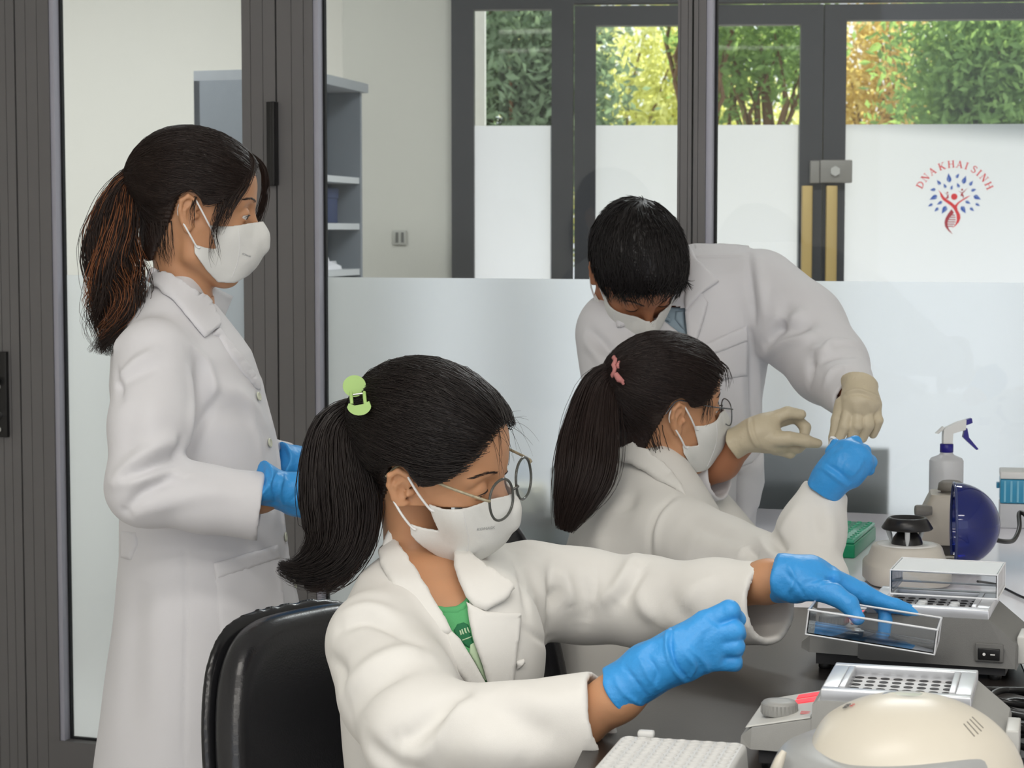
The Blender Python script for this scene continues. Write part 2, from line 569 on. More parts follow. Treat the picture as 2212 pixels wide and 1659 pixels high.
def strands_mesh(name, S, rad, m, parent=None, sides=3, **props):
    """S: (k, n, 3) hair strands, rad: (k, n) radii -> thin tapering tubes in one mesh"""
    k, n, _ = S.shape
    T = np.gradient(S, axis=1); T /= np.linalg.norm(T, axis=2, keepdims=True) + 1e-12
    ref = np.array([0.31, 0.88, 0.36])
    U = np.cross(T, ref); U /= np.linalg.norm(U, axis=2, keepdims=True) + 1e-12
    W = np.cross(T, U)
    ang = np.arange(sides) * 2 * math.pi / sides
    R = S[:, :, None, :] + rad[:, :, None, None] * (U[:, :, None, :] * np.cos(ang)[None, None, :, None] + W[:, :, None, :] * np.sin(ang)[None, None, :, None])
    V = R.reshape(-1, 3)
    i = np.arange(k)[:, None, None]; j = np.arange(n - 1)[None, :, None]; s = np.arange(sides)[None, None, :]
    s2 = (s + 1) % sides
    b = i * n * sides
    q = np.stack(np.broadcast_arrays(b + j * sides + s, b + j * sides + s2, b + (j + 1) * sides + s2, b + (j + 1) * sides + s), -1).reshape(-1, 4)
    me = make_mesh(name, V, q.ravel(), np.full(len(q), 4))
    return link(name, me, m, parent, **props)
# ------------------------------------------------------------------ materials of the setting
M_FRAME = mat('charcoal_aluminium', (114, 112, 112), rough=0.45, metal=0.0, spec=0.4, noise=0.04, nscale=8, bump=0.05, bscale=900)
M_FRAME2 = mat('dark_window_frame', (52, 53, 57), rough=0.5, spec=0.4, noise=0.12, nscale=6)
M_STILE_LIT = mat('lit_stile_side', (176, 176, 188), rough=0.4, noise=0.03)  # pale colour imitates light caught by the stiles' side faces
M_GASKET = mat('black_rubber', (18, 20, 22), rough=0.6, noise=0.02)
M_BLACKM = mat('black_metal', (30, 29, 29), rough=0.4, noise=0.04)
M_CHROME = mat('brushed_steel', (205, 205, 205), rough=0.3, metal=1.0, noise=0.03, nscale=90)
M_WALL = mat('white_wall_paint', (232, 230, 224), rough=0.9, noise=0.012, nscale=3, bump=0.06, bscale=120)
M_CEIL = mat('ceiling_paint', (236, 236, 232), rough=0.95, noise=0.01)
M_FLOOR = mat('pale_floor_tile', (196, 192, 186), rough=0.35, noise=0.04, nscale=5)
M_GLASS = glass_mat('clear_glass', refl=0.7)
M_GLASSW = glass_mat('window_glass', refl=0.18)
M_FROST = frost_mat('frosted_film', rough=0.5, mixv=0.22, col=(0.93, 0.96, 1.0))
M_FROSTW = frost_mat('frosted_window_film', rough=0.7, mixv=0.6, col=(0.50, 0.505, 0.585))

def struct(o):
    o['kind'] = 'structure'; return o

Z3 = np.array([0, 0, 1.0])
# ------------------------------------------------------------------ shell
struct(MB().box((-3.1, -2.6, -0.1), (3.0, 7.95, 0.0)).build('floor', M_FLOOR))
struct(MB().box((-3.2, -2.6, 2.8), (3.1, 8.2, 2.95)).build('ceiling', M_CEIL))
struct(MB().box((-3.2, -2.6, 0.0), (-3.1, 8.2, 2.8)).build('wall_left', M_WALL))
struct(MB().box((3.0, -2.6, 0.0), (3.1, 8.2, 2.8)).build('wall_right', M_WALL))
for i, (x, y, z, sx, sy, w) in enumerate(LAMPS):
    t = empty('ceiling_light', (x, y, z), ['slim ceiling light panel over the aisle left of the bench', 'slim ceiling light panel over the bench in front of the seated women',
              'slim ceiling light panel nearest the glass partition', 'slim ceiling light panel behind the camera on the bench side', 'slim ceiling light panel behind the camera on the aisle side', 'unseen light panel added over the grey cabinet to brighten the back room', 'unseen light panel added by the glass doors to brighten the back room'][i], 'lamp', 'ceiling light panels')
    f = MB()
    for a, b in (((x - sx / 2 - .02, y - sy / 2 - .02), (x + sx / 2 + .02, y - sy / 2)), ((x - sx / 2 - .02, y + sy / 2), (x + sx / 2 + .02, y + sy / 2 + .02)),
                 ((x - sx / 2 - .02, y - sy / 2), (x - sx / 2, y + sy / 2)), ((x + sx / 2, y - sy / 2), (x + sx / 2 + .02, y + sy / 2))):
        f.box((a[0], a[1], z - 0.02), (b[0], b[1], z + 0.02))
    f.build('frame', mat('white_lamp_frame', (235, 235, 235), rough=0.5), t)
    MB().box((x - sx / 2, y - sy / 2, z), (x + sx / 2, y + sy / 2, z + 0.02)).build('diffuser', mat('lamp_diffuser', (245, 245, 240), rough=0.6), t)

# ------------------------------------------------------------------ glass partition (folding aluminium doors)
def ground_line(pa, da, pb, db):
    A = P(pa, 500, da); B = P(pb, 500, db)
    A = np.array([A[0], A[1], 0]); B = np.array([B[0], B[1], 0])
    u = (B - A) / np.linalg.norm(B - A)
    n = np.array([-u[1], u[0], 0])      # points away from the camera
    return A, u, n
PA, PU, PN = ground_line(150, 5.0, 2212, 4.25)
def s_at(line, px, py=700, back=0.0):
    A, u, n = line
    A = A + n * back
    D = P(px, py, 1.0) - CAM
    # CAM.xy + t D.xy = A + s u
    M_ = np.array([[u[0], -D[0]], [u[1], -D[1]]])
    s, t = np.linalg.solve(M_, np.array([CAM[0] - A[0], CAM[1] - A[1]]))
    return s, CAM[2] + t * D[2]
PL = (PA, PU, PN)
FR = (PA, PU, PN, Z3)
FILM_Z = 1.245
def S(px): return s_at(PL, px)[0]

def stile(name, x0, x1, grooves, parent):
    """one door stile: flat bars between shadow grooves, standing proud of the glass"""
    m = MB(FR); y0, y1 = -0.028, 0.03
    xs = [x0] + sorted(grooves) + [x1]
    for i in range(len(xs) - 1):
        a = xs[i] + (0.0007 if i else 0); b = xs[i + 1] - (0.0007 if i < len(xs) - 2 else 0)
        m.box((a, y0, 0.0), (b, y1, 2.8))
    m.box((x0 + .001, y0 + 0.003, 0.0), (x1 - .001, y1, 2.8))
    return m.build(name, M_FRAME, parent)

def leaf(idx, xl0, xl1, xr0, xr1, gl, gr, label_has=None):
    d = empty('door_%d' % idx, tuple(PA + PU * (xl0 + xr1) / 2))
    d['kind'] = 'structure'
    if xl0 is not None: stile('stile', xl0, xl1, gl, d)
    if xr0 is not None: stile('stile', xr0, xr1, gr, d)
    MB(FR).box((xl1, -0.028, 0.0), (xr0, 0.03, 0.105)).build('bottom_rail', M_FRAME, d)
    MB(FR).box((xl1, -0.028, 2.7), (xr0, 0.03, 2.8)).build('top_rail', M_FRAME, d)
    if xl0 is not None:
        MB(FR).box((xl1, -0.024, 0.105), (xl1 + 0.0125, 0.002, 2.7), 0.001).build('lit_side_strip', M_STILE_LIT, d)  # added strip, the lit look of the stile's side put into its colour
    g = MB(FR)
    for a, b in (((xl1 + .0125, 0.105), (xl1 + 0.0175, 2.7)), ((xr0 - 0.003, 0.105), (xr0, 2.7)), ((xl1, 0.105), (xr0, 0.11))):
        g.box((a[0], 0.0, a[1]), (b[0], 0.012, b[1]))
    g.build('gasket', M_GASKET, d)
    MB(FR).box((xl1, 0.003, 0.105), (xr0, 0.009, 2.7)).build('glass_pane', M_GLASS, d)
    fm = MB(FR)
    fm._add([(xl1 + .014, 0.0105, 0.11), (xr0 - .002, 0.0105, 0.11), (xr0 - .002, 0.0105, FILM_Z), (xl1 + .014, 0.0105, FILM_Z)], [(0, 1, 2, 3)])
    fm.build('frosted_film', M_FROST, d)
    return d

gap = 0.0022
# leaf 1 ends at the left seam, leaf 2 in the middle of the picture's left half, then the two wide panes
sA, sB, sC = S(56), S(612), S(1536)
d1 = leaf(1, S(-640), S(-560), S(-22), sA - gap, [S(-600)], [S(-2), S(18), S(36)])
d2 = leaf(2, sA + gap, S(127.5), S(539), sB - gap, [S(79), S(103)], [S(558), S(584)])
d3 = leaf(3, sB + gap, S(690), S(1468), S(1500) - gap, [S(645), S(671)], [S(1474), S(1490)])
d4 = leaf(4, S(1500) + gap, S(1528), S(2330), S(2400), [S(1512)], [S(2360)])
for sx in (sA, sB, S(1500)):
    pass
sl = MB(FR)
for sx in (sA, sB):
    sl.box((sx - gap, 0.0, 0.0), (sx + gap, 0.02, 2.8))
sl.build('trim_1', M_GASKET)['kind'] = 'structure'
# hinge on the middle seam
z0, z1 = s_at(PL, 607, 402)[1], s_at(PL, 607, 222)[1]
h = MB(FR)
h.box((S(597.5), -0.046, z0), (S(608), -0.026, z1), 0.002)
h.box((S(608.6), -0.052, z0), (S(616.5), -0.026, z1), 0.002)
h.build('hinge', M_BLACKM, d2)
# lever handle plate on the left stile
z0, z1 = s_at(PL, 18, 941)[1], s_at(PL, 18, 758)[1]
hp = MB(FR).box((S(2), -0.04, z0), (S(31), -0.027, z1), 0.002).build('handle_plate', M_BLACKM, d1)
MB(FR).box((S(-40), -0.078, z0 + (z1 - z0) * .62), (S(20), -0.058, z0 + (z1 - z0) * .7), 0.003).tube([(S(14), -0.03, z0 + (z1 - z0) * .66), (S(14), -0.07, z0 + (z1 - z0) * .66)], 0.009).build('lever', M_BLACKM, hp)
k = MB(FR)
for fz in (.59, .09):
    k.tube([(S(15), -0.039, z0 + (z1 - z0) * fz), (S(15), -0.043, z0 + (z1 - z0) * fz)], 0.006, 10)
k.tube([(S(-8), -0.06, z0 + (z1 - z0) * .27), (S(14), -0.056, z0 + (z1 - z0) * .28)], 0.0065, 10)
k.tube([(S(15), -0.039, z0 + (z1 - z0) * .26), (S(15), -0.058, z0 + (z1 - z0) * .25)], 0.0075, 10)
k.build('key_cylinder', M_CHROME, hp, label='bright steel lock and screws')

# ------------------------------------------------------------------ the room behind: walls, windows
WL = ground_line(1045, 7.4, 2212, 7.27)
WA, WU, WN = WL
WFR = (WA, WU, WN, Z3)
def WS(px): return s_at(WL, px, 300)[0]
def WZ(px, py): return s_at(WL, px, py)[1]
xr = WS(977); xl = WS(741)
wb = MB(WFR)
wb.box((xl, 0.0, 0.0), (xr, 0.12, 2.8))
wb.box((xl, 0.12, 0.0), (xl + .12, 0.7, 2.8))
struct(wb.build('wall_back', mat('shaded_wall_paint', (182, 181, 174), rough=0.9, noise=0.015, nscale=3, bump=0.06, bscale=120)))  # shade of the back-lit white wall put into its grey
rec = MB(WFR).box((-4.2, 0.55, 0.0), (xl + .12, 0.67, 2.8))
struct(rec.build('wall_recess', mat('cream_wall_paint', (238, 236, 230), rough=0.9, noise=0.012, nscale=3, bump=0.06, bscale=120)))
# socket plate on the back wall
so = empty('wall_socket', tuple(WA + WU * WS(861) + Z3 * WZ(861, 513)), 'small steel double wall socket on the white wall left of the windows', 'socket')
MB(WFR).box((WS(848), -0.008, WZ(861, 529)), (WS(877), 0.0, WZ(861, 497)), 0.002).build('socket_plate', mat('grey_plastic', (158, 158, 152), rough=0.4), so)
mm = MB(WFR)
for q in (854, 866):
    mm.box((WS(q), -0.0095, WZ(861, 524)), (WS(q + 6), -0.0075, WZ(861, 502)))
mm.build('socket_slots', mat('dark_grey_plastic', (95, 95, 92), rough=0.5), so)

FILM2 = WZ(1500, 270)
def wleaf(name, a, b, ga, gb, zt, gt, has_film=True):
    """window leaf: outer edge pixels a..b, glass pixels ga..gb, top height zt, glass top gt"""
    d = empty(name, tuple(WA + WU * WS((a + b) / 2)))
    d['kind'] = 'structure'
    m = MB(WFR)
    m.box((WS(a), -0.03, 0.0), (WS(ga), 0.03, zt)); m.box((WS(gb), -0.03, 0.0), (WS(b), 0.03, zt))
    m.box((WS(ga), -0.03, gt), (WS(gb), 0.03, zt)); m.box((WS(ga), -0.03, 0.0), (WS(gb), 0.03, 0.12))
    m.build('leaf_frame', M_FRAME2, d)
    MB(WFR).box((WS(ga), -0.004, 0.12), (WS(gb), 0.004, gt)).build('glass_pane', M_GLASSW, d)
    f = MB(WFR)
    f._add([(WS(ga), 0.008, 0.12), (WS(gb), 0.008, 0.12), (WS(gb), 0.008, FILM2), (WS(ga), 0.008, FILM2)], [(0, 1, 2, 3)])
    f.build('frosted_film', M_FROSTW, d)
    return d
zt1 = WZ(1350, 14); zt2 = WZ(1700, 0)
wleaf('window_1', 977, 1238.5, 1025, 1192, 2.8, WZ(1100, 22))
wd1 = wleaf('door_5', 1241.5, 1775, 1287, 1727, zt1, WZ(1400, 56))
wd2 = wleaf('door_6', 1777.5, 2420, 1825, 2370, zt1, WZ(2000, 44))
hd = MB(WFR).box((WS(1238.5), -0.03, zt1 + .008), (WS(2480), 0.03, 2.8))
struct(hd.build('trim_2', M_FRAME2))
struct(MB(WFR).box((WS(2420), -0.06, 0.0), (WS(2480) + 0.6, 0.06, 2.8)).build('wall_back_right', M_WALL))
# pull handles and lock of the double door
for i, (a, b) in enumerate(((1730, 1753), (1782, 1806))):
    hx = MB(WFR); zt = WZ(a, 402)
    hx.box((WS(a), -0.085, 0.62), (WS(b), -0.055, zt), 0.004)
    for zz in (0.7, zt - 0.12):
        hx.box((WS(a) + .012, -0.06, zz), (WS(b) - .012, -0.028, zz + .03))
    hx.build('pull_handle', mat('brass_bar', (170, 146, 92), rough=0.45, metal=0.35, noise=0.08, nscale=20, stretch=(1, 1, .1)), (wd1, wd2)[i], label='long pale brass pull handle')
lk = MB(WFR)
lk.box((WS(1748), -0.07, WZ(1790, 397)), (WS(1768), -0.028, WZ(1790, 348)), 0.004)
lk.box((WS(1769), -0.07, WZ(1790, 396)), (WS(1838), -0.028, WZ(1790, 347)), 0.004)
lk.build('lock_case', mat('lock_grey', (128, 125, 120), rough=0.45), wd2)
hexa = [(WS(1801) + 0.018 * math.cos(math.radians(60 * i + 30)), -0.075, WZ(1790, 371) + 0.018 * math.sin(math.radians(60 * i + 30))) for i in range(6)]
MB(WFR).loops([[(x, -0.07, z) for x, y, z in hexa], [(x, -0.082, z) for x, y, z in hexa]], smooth=False).build('lock_knob', mat('lock_knob_grey', (175, 174, 170), rough=0.4), wd2)

# ------------------------------------------------------------------ grey cabinet behind the partition
M_CAB = mat('grey_cabinet_board', (132, 138, 146), rough=0.5, noise=0.02)
M_CABE = mat('pale_shelf_edge', (196, 200, 204), rough=0.5, noise=0.02)
M_CABI = mat('dark_cabinet_inside', (56, 56, 62), rough=0.6, noise=0.03)
def XY(px, d):
    p = P(px, 500, d); return np.array([p[0], p[1]])
c0, c1, c2 = XY(422, 6.32), XY(640, 6.2), XY(783, 6.86)
c3 = c0 + (c2 - c1) * 0.98
cab = empty('grey_cabinet', (c1[0], c1[1], 0), 'tall grey cabinet with open shelves standing behind the glass partition', 'cabinet')
ztop = 1.35 + 0.486
def quad(m, pts, z0, z1):
    m.prism([tuple(p) for p in pts], z0, z1); return m
ins = lambda p, f: p + (np.mean([c0, c1, c2, c3], 0) - p) * f
t = 0.02
def along(a, b, k): return a + (b - a) / np.linalg.norm(b - a) * k
quad(MB(), [c0, c1, along(c1, c2, t), along(c0, c3, t)], 0, ztop - .03).build('side_panel', M_CAB, cab)
quad(MB(), [along(c3, c0, t), along(c2, c1, t), c2, c3], 0, ztop - .03).build('side_panel', M_CAB, cab)
quad(MB(), [c0, along(c0, c1, t), along(c3, c2, t), c3], 0, ztop - .03).build('back_panel', M_CABI, cab)
e0, e2 = c1 + (c1 - c0) * 0.05, c2 + (c2 - c3) * 0.05 + (c2 - c1) * .03
quad(MB(), [c0, e0, e2, c3 + (c2 - c1) * .03], ztop - .03, ztop).build('top_board', mat('cabinet_top_grey', (156, 160, 166), rough=0.5), cab)
for py in (380, 482, 583):
    zz = 1.35 + (500 - py) * 6.6 / 4473
    quad(MB(), [along(c0, c1, t), along(c1, c0, .004), along(c2, c3, .004), along(c3, c2, t)], zz - .02, zz).build('shelf', M_CABE, cab)
quad(MB(), [along(c1, c0, .03), c1, along(c1, c2, .03), along(c1, c2, .03) + (c0 - c1) * .07], 0, .3).build('kick_board', M_CAB, cab)
inner = lambda f, g: c1 + (c2 - c1) * f + (c0 - c1) * g
# things on the shelves
M_PAPER = mat('white_paper', (232, 232, 238), rough=0.8, noise=0.03, nscale=60, bump=0.3, bscale=60)
zs = 1.35 + (500 - 380) * 6.6 / 4473
for i in range(3):
    p = inner(.62, .3)
    pr = [(0.012, 0.001), (0.04, 0.0), (0.05, 0.008), (0.053, 0.022), (0.05, 0.036), (0.04, 0.041), (0.012, 0.04)]
    o = MB().lathe([(r, z + zs + i * .0415) for r, z in pr], (p[0] + (0.002, -.003, 0.004)[i], p[1], 0), 18).build('paper_roll', M_PAPER)
    o['label'] = ['white paper roll at the bottom of the stack in the cabinet', 'white paper roll in the middle of the stack in the cabinet', 'white paper roll on top of the stack in the cabinet'][i]
    o['category'] = 'paper roll'; o['group'] = 'white rolls in the cabinet'
p = inner(.55, .45); zs2 = 1.35 + (500 - 482) * 6.6 / 4473
bx = MB((np.array([p[0], p[1], zs2]), np.array([*(c1 - c0) / np.linalg.norm(c1 - c0), 0]), np.array([*(c2 - c1) / np.linalg.norm(c2 - c1), 0]), Z3))
bx.box((-.1, -.2, 0), (.1, .2, .11), .004).box((-.103, -.203, .08), (.103, .203, .114), .004)
o = bx.build('storage_box', mat('navy_card', (52, 66, 104), rough=0.6, noise=0.1)); o['label'] = 'dark blue lidded box on the middle cabinet shelf'; o['category'] = 'box'
zs3 = 1.35 + (500 - 583) * 6.6 / 4473
for i in range(4):
    p = inner(.58, .1 + .06 * i)
    fr = (np.array([p[0], p[1], zs3]), np.array([*(c2 - c1) / np.linalg.norm(c2 - c1), 0]), np.array([*(c0 - c1) / np.linalg.norm(c0 - c1), 0]), Z3)
    w = [.16, .15, .13, .12][i]; hgt = [.05, .075, .1, .085][i]
    n = 8; rings = []
    for q in (0, .012):
        rings.append([(-w + .3 * w * (kx / n), q, 0) for kx in range(1)] + [(-w + 2 * w * kx / n, q + .006 * math.sin(kx * 1.9 + i), hgt * (1 - .75 * (kx / n) ** 1.3) + .004 * math.sin(kx * 2.3 + i)) for kx in range(n + 1)] + [(w, q, 0)])
    o = MB(fr).loops(rings, smooth=False).build('paper_sheaf', M_PAPER)
    o['label'] = ['low crumpled white paper at the front of the bottom cabinet shelf', 'second white paper from the front of the bottom cabinet shelf', 'tall slanting white paper on the bottom cabinet shelf', 'white paper at the back of the bottom cabinet shelf'][i]
    o['category'] = 'paper'; o['group'] = 'papers on the bottom cabinet shelf'

# ------------------------------------------------------------------ things right behind the frosted film
def SB(px, back): return s_at(PL, px, 1000, back)[0]
def ZB(px, py, back): return s_at(PL, px, py, back)[1]
rd = empty('side_desk', tuple(PA + PU * S(1700) + PN * 0.3), 'dark desk standing behind the frosted partition, seen blurred', 'desk')
zt = ZB(1700, 1162, .1)
MB(FR).box((SB(1560, .1), .06, zt - .03), (SB(2000, .1), .6, zt)).build('desk_top', mat('dark_wood', (62, 56, 54), rough=0.4), rd)
for a in (1580, 1970):
    for b in (.08, .55):
        MB(FR).box((SB(a, .1), b, 0), (SB(a, .1) + .04, b + .04, zt - .03)).build('leg', M_BLACKM, rd)
mo = empty('monitor', tuple(PA + PU * S(1780) + PN * .1), 'wide black monitor standing behind the frosted glass beside the bent man', 'monitor')
MB(FR).box((SB(1615, .07), .05, ZB(1780, 1150, .07)), (SB(1922, .07), .085, ZB(1780, 962, .07)), .006).build('screen', mat('dark_screen', (26, 34, 36), rough=0.35), mo)
MB(FR).box((SB(1730, .1), .085, zt), (SB(1800, .1), .16, zt + .12), .004).box((SB(1700, .1), .05, zt), (SB(1830, .1), .22, zt + .012), .003).build('stand', M_BLACKM, mo)
sh = empty('low_cupboard', tuple(PA + PU * S(1130) + PN * 0.3), 'low dark cupboard behind the frosted glass behind the seated women', 'cupboard')
zc = ZB(1130, 1108, .08)
MB(FR).box((SB(1075, .08), .05, 0.05), (SB(1330, .08), .4, zc - .025)).build('carcass', mat('grey_green_board', (104, 114, 114), rough=0.5), sh)
MB(FR).box((SB(1068, .08), .04, zc - .025), (SB(1336, .08), .41, zc)).build('top_board', mat('dark_wood', (62, 56, 54)), sh)
o = MB(FR).box((SB(1098, .1), .06, zc), (SB(1172, .1), .2, ZB(1130, 1052, .1)), .01).box((SB(1104, .1), .065, ZB(1130, 1052, .1)), (SB(1166, .1), .19, ZB(1130, 1046, .1)), .004).build('beige_case', mat('beige_plastic', (205, 196, 172), rough=0.5))
o['label'] = 'beige plastic case on the low cupboard behind the frosted glass'; o['category'] = 'case'
o = MB(FR).box((SB(1198, .07), .05, zc), (SB(1240, .07), .2, ZB(1210, 1005, .07)), .006).box((SB(1202, .07), .045, zc + .02), (SB(1236, .07), .05, zc + .1)).build('dark_file_box', mat('dark_green_card', (70, 84, 84), rough=0.6))
o['label'] = 'dark upright file box behind the frosted glass beside the long ponytail'; o['category'] = 'file box'

# ------------------------------------------------------------------ outdoors
struct(MB().box((-9, 7.96, -0.12), (12, 40, -0.02)).build('ground_outside', mat('pale_concrete', (168, 166, 164), rough=0.9, noise=0.08, nscale=2)))
cx = XY(1036, 8.6)
struct(MB().box((cx[0] - .25, cx[1], 0), (cx[0] + .023, cx[1] + .3, 3.2)).build('column_outside', mat('white_column_paint', (226, 226, 228), rough=0.8)))

def leaf_mat(name, rgb, tr):
    m = bpy.data.materials.new(name); MATS[name] = m
    m.use_nodes = True; nt = m.node_tree
    nt.nodes.remove(nt.nodes['Principled BSDF'])
    tc = nt.nodes.new('ShaderNodeTexCoord')
    n = nt.nodes.new('ShaderNodeTexNoise'); n.inputs['Scale'].default_value = 4.0; n.inputs['Detail'].default_value = 5
    nt.links.new(tc.outputs['Object'], n.inputs['Vector'])
    c = srgb(*rgb); t = srgb(*tr)
    def ramp(a):
        mx = nt.nodes.new('ShaderNodeMix'); mx.data_type = 'RGBA'
        mx.inputs['A'].default_value = tuple(v * .5 for v in a[:3]) + (1,)
        mx.inputs['B'].default_value = tuple(min(1, v * 1.45) for v in a[:3]) + (1,)
        nt.links.new(n.outputs['Fac'], mx.inputs['Factor']); return mx.outputs['Result']
    d = nt.nodes.new('ShaderNodeBsdfDiffuse'); nt.links.new(ramp(c), d.inputs['Color'])
    tt = nt.nodes.new('ShaderNodeBsdfTranslucent'); nt.links.new(ramp(t), tt.inputs['Color'])
    mx = nt.nodes.new('ShaderNodeMixShader'); mx.inputs[0].default_value = 0.6
    nt.links.new(d.outputs[0], mx.inputs[1]); nt.links.new(tt.outputs[0], mx.inputs[2])
    nt.links.new(mx.outputs[0], nt.nodes['Material Output'].inputs['Surface'])
    return m
M_BARK = mat('bark', (120, 92, 68), rough=0.9, noise=0.3, nscale=12, bump=0.6, bscale=30)
def tree(px, d, zc, rx, rz, n, size, m, label, seed, trunk_px=None, clumps=16):
    r = np.random.default_rng(seed)
    base = XY(trunk_px or px, d); cen = XY(px, d)
    t = empty('tree', (base[0], base[1], -0.02), label, 'tree', 'trees outside the windows')
    tb = MB()
    top = np.array([cen[0], cen[1], zc])
    b0 = np.array([base[0], base[1], -0.02])
    tb.tube(catmull([b0, b0 * .5 + top * .5 + np.array([.1, 0, 0]), top], 8), [.07, .06, .055, .05, .045, .04, .03, .015], 9)
    cl = []
    for k in range(clumps):
        v = r.normal(size=3); v /= np.linalg.norm(v)
        c = top + v * np.array([rx, rx, rz]) * r.uniform(.35, .85)
        cl.append(c)
        mid = b0 * .35 + top * .65
        tb.tube([mid, (mid + c) / 2 + r.normal(size=3) * .08, c], [.022, .014, .004], 6)
    tb.build('trunk', M_BARK, t)
    cl = np.array(cl)
    ci = cl[r.integers(0, clumps, n)]
    off = r.normal(size=(n, 3)) * np.array([rx, rx, rz]) * .27
    ctr = ci + off
    a = r.normal(size=(n, 3)); a /= np.linalg.norm(a, axis=1, keepdims=True)
    b = np.cross(a, r.normal(size=(n, 3))); b /= np.linalg.norm(b, axis=1, keepdims=True)
    s = (size * r.uniform(.6, 1.3, n))[:, None]
    w = np.cross(a, b) * s * .12
    V = np.stack([ctr - a * s, ctr - b * s * .42 + w, ctr + a * s, ctr + b * s * .42 + w], 1).reshape(-1, 3)
    q = np.arange(n * 4).reshape(-1, 4)
    tr = np.concatenate([q[:, [0, 1, 2]], q[:, [0, 2, 3]]])
    me = make_mesh('foliage', V, tr.ravel(), np.full(len(tr), 3), smooth=False)
    link('foliage', me, m, t, kind='stuff')
    return t
L1 = leaf_mat('grey_green_leaf', (140, 158, 138), (128, 150, 112))
L2 = leaf_mat('yellow_green_leaf', (226, 232, 150), (244, 246, 150))
L3 = leaf_mat('green_leaf', (128, 158, 112), (158, 186, 104))
L4 = leaf_mat('tawny_leaf', (220, 186, 130), (240, 206, 130))
tree(1110, 11.0, 2.35, .55, .95, 15000, .034, L1, 'dense grey green tree behind the leftmost window pane', 1)
tree(1330, 15.5, 2.2, 1.05, 1.1, 11000, .042, L2, 'bright yellow green tree behind the middle window pane', 2)
tree(1500, 12.0, 2.75, .3, .42, 3200, .034, L3, 'small dark green crown above and between the two middle panes', 3)
tree(1640, 12.5, 2.5, .42, .48, 3800, .034, L3, 'loose mid green tree left of the brass door handles', 4)
tree(1650, 17.0, 1.9, 1.0, .75, 8000, .042, L2, 'low yellow green tree behind the mid green tree', 5)
tree(1890, 15.0, 2.5, .55, .9, 5000, .038, L4, 'tawny tree with bare stems right of the door lock', 6, trunk_px=1935)
tree(2110, 11.5, 2.3, .62, .85, 14000, .034, L3, 'big dense green tree at the right edge of the windows', 7)
tree(2420, 13.0, 2.4, .9, 1.0, 6000, .04, L3, 'green tree beyond the right edge of the windows', 8)
# ------------------------------------------------------------------ the bench
DZ = 0.76
def Zp(px, py, z):
    """the point at height z seen at a photo pixel"""
    D = P(px, py, 1.0) - CAM
    return CAM + D * ((z - CAM[2]) / D[2])
def Dp(px, py): return Zp(px, py, DZ)
def frame_at(o, deg, tilt=0.0, roll=0.0):
    a = math.radians(deg)
    R = np.array(Matrix.Rotation(a, 3, 'Z') @ Matrix.Rotation(math.radians(tilt), 3, 'Y') @ Matrix.Rotation(math.radians(roll), 3, 'X'))
    return (np.asarray(o, float), R[:, 0], R[:, 1], R[:, 2])

M_DESK = mat('dark_brown_laminate', (40, 36, 34), rough=0.3, spec=0.35, noise=0.08, nscale=30, bump=0.05, bscale=400)
desk = empty('lab_bench', (0.8, 2.4, 0), 'long dark brown laminate lab bench carrying the instruments', 'bench')
e0, e1 = np.array([0.03, 2.0]), np.array([0.235, 3.32])
eu = (e1 - e0) / np.linalg.norm(e1 - e0)
def edge(y): return e0 + eu * ((y - e0[1]) / eu[1])
fa = PA + PU * S(1480) - PN * 0.05; fb = PA + PU * S(2900) - PN * 0.05
# where the left edge meets the partition
A_ = np.array([[eu[0], -PU[0]], [eu[1], -PU[1]]]); bb = (PA - PN * 0.05)[:2] - e0
tt, ss = np.linalg.solve(A_, bb)
far_l = e0 + eu * tt
# the brown bench is 0.58 m deep and ends at 3.26 m; a white bench of the same height runs behind and beside it
M_WBENCH = mat('white_laminate', (240, 238, 246), rough=0.16, spec=0.6, noise=0.02, nscale=20)
ev = np.array([eu[1], -eu[0]])
W_ = 0.535
y_end = 3.26
def right(y): return edge(y) + ev * W_
top = [tuple(edge(1.0)), tuple(right(1.0)), tuple(right(y_end)), tuple(edge(y_end))]
MB().prism(top, DZ - 0.035, DZ).build('bench_top', M_DESK, desk)
pm = mat('bench_panel_grey', (120, 118, 116), rough=0.5)
for yy in (1.1, y_end - .12):
    p, q = edge(yy) + ev * .06, edge(yy) + ev * (W_ - .02)
    MB().prism([tuple(p), tuple(q), tuple(q + eu * .03), tuple(p + eu * .03)], 0, DZ - .035).build('end_panel', pm, desk)
p, q = edge(1.13) + ev * .48, edge(y_end - .12) + ev * .48
MB().prism([tuple(p), tuple(p + ev * .02), tuple(q + ev * .02), tuple(q)], .2, DZ - .035).build('modesty_panel', pm, desk)
wdesk = empty('side_bench', (1.0, 3.4, 0), 'white laminate bench running along the glass partition behind the brown bench', 'bench')
g_ = 0.002
# corner cut out for the brown bench
r0, r1 = right(1.0) + ev * g_, right(y_end + g_) + ev * g_
L_ = [tuple(edge(y_end + g_)), tuple(r1), tuple(r0), (1.9, 1.0), tuple(fb[:2]), tuple(far_l)]
MB().prism(L_, DZ - 0.035, DZ).build('bench_top', M_WBENCH, wdesk)
for p, q in ((np.array(far_l) - eu * .1 + ev * .05, fb[:2] - eu * .1), (edge(y_end + .1) + ev * .7, edge(y_end + .1) + ev * 1.3)):
    MB().prism([tuple(p), tuple(q), tuple(q + eu * .03), tuple(p + eu * .03)], 0, DZ - .035).build('end_panel', pm, wdesk)

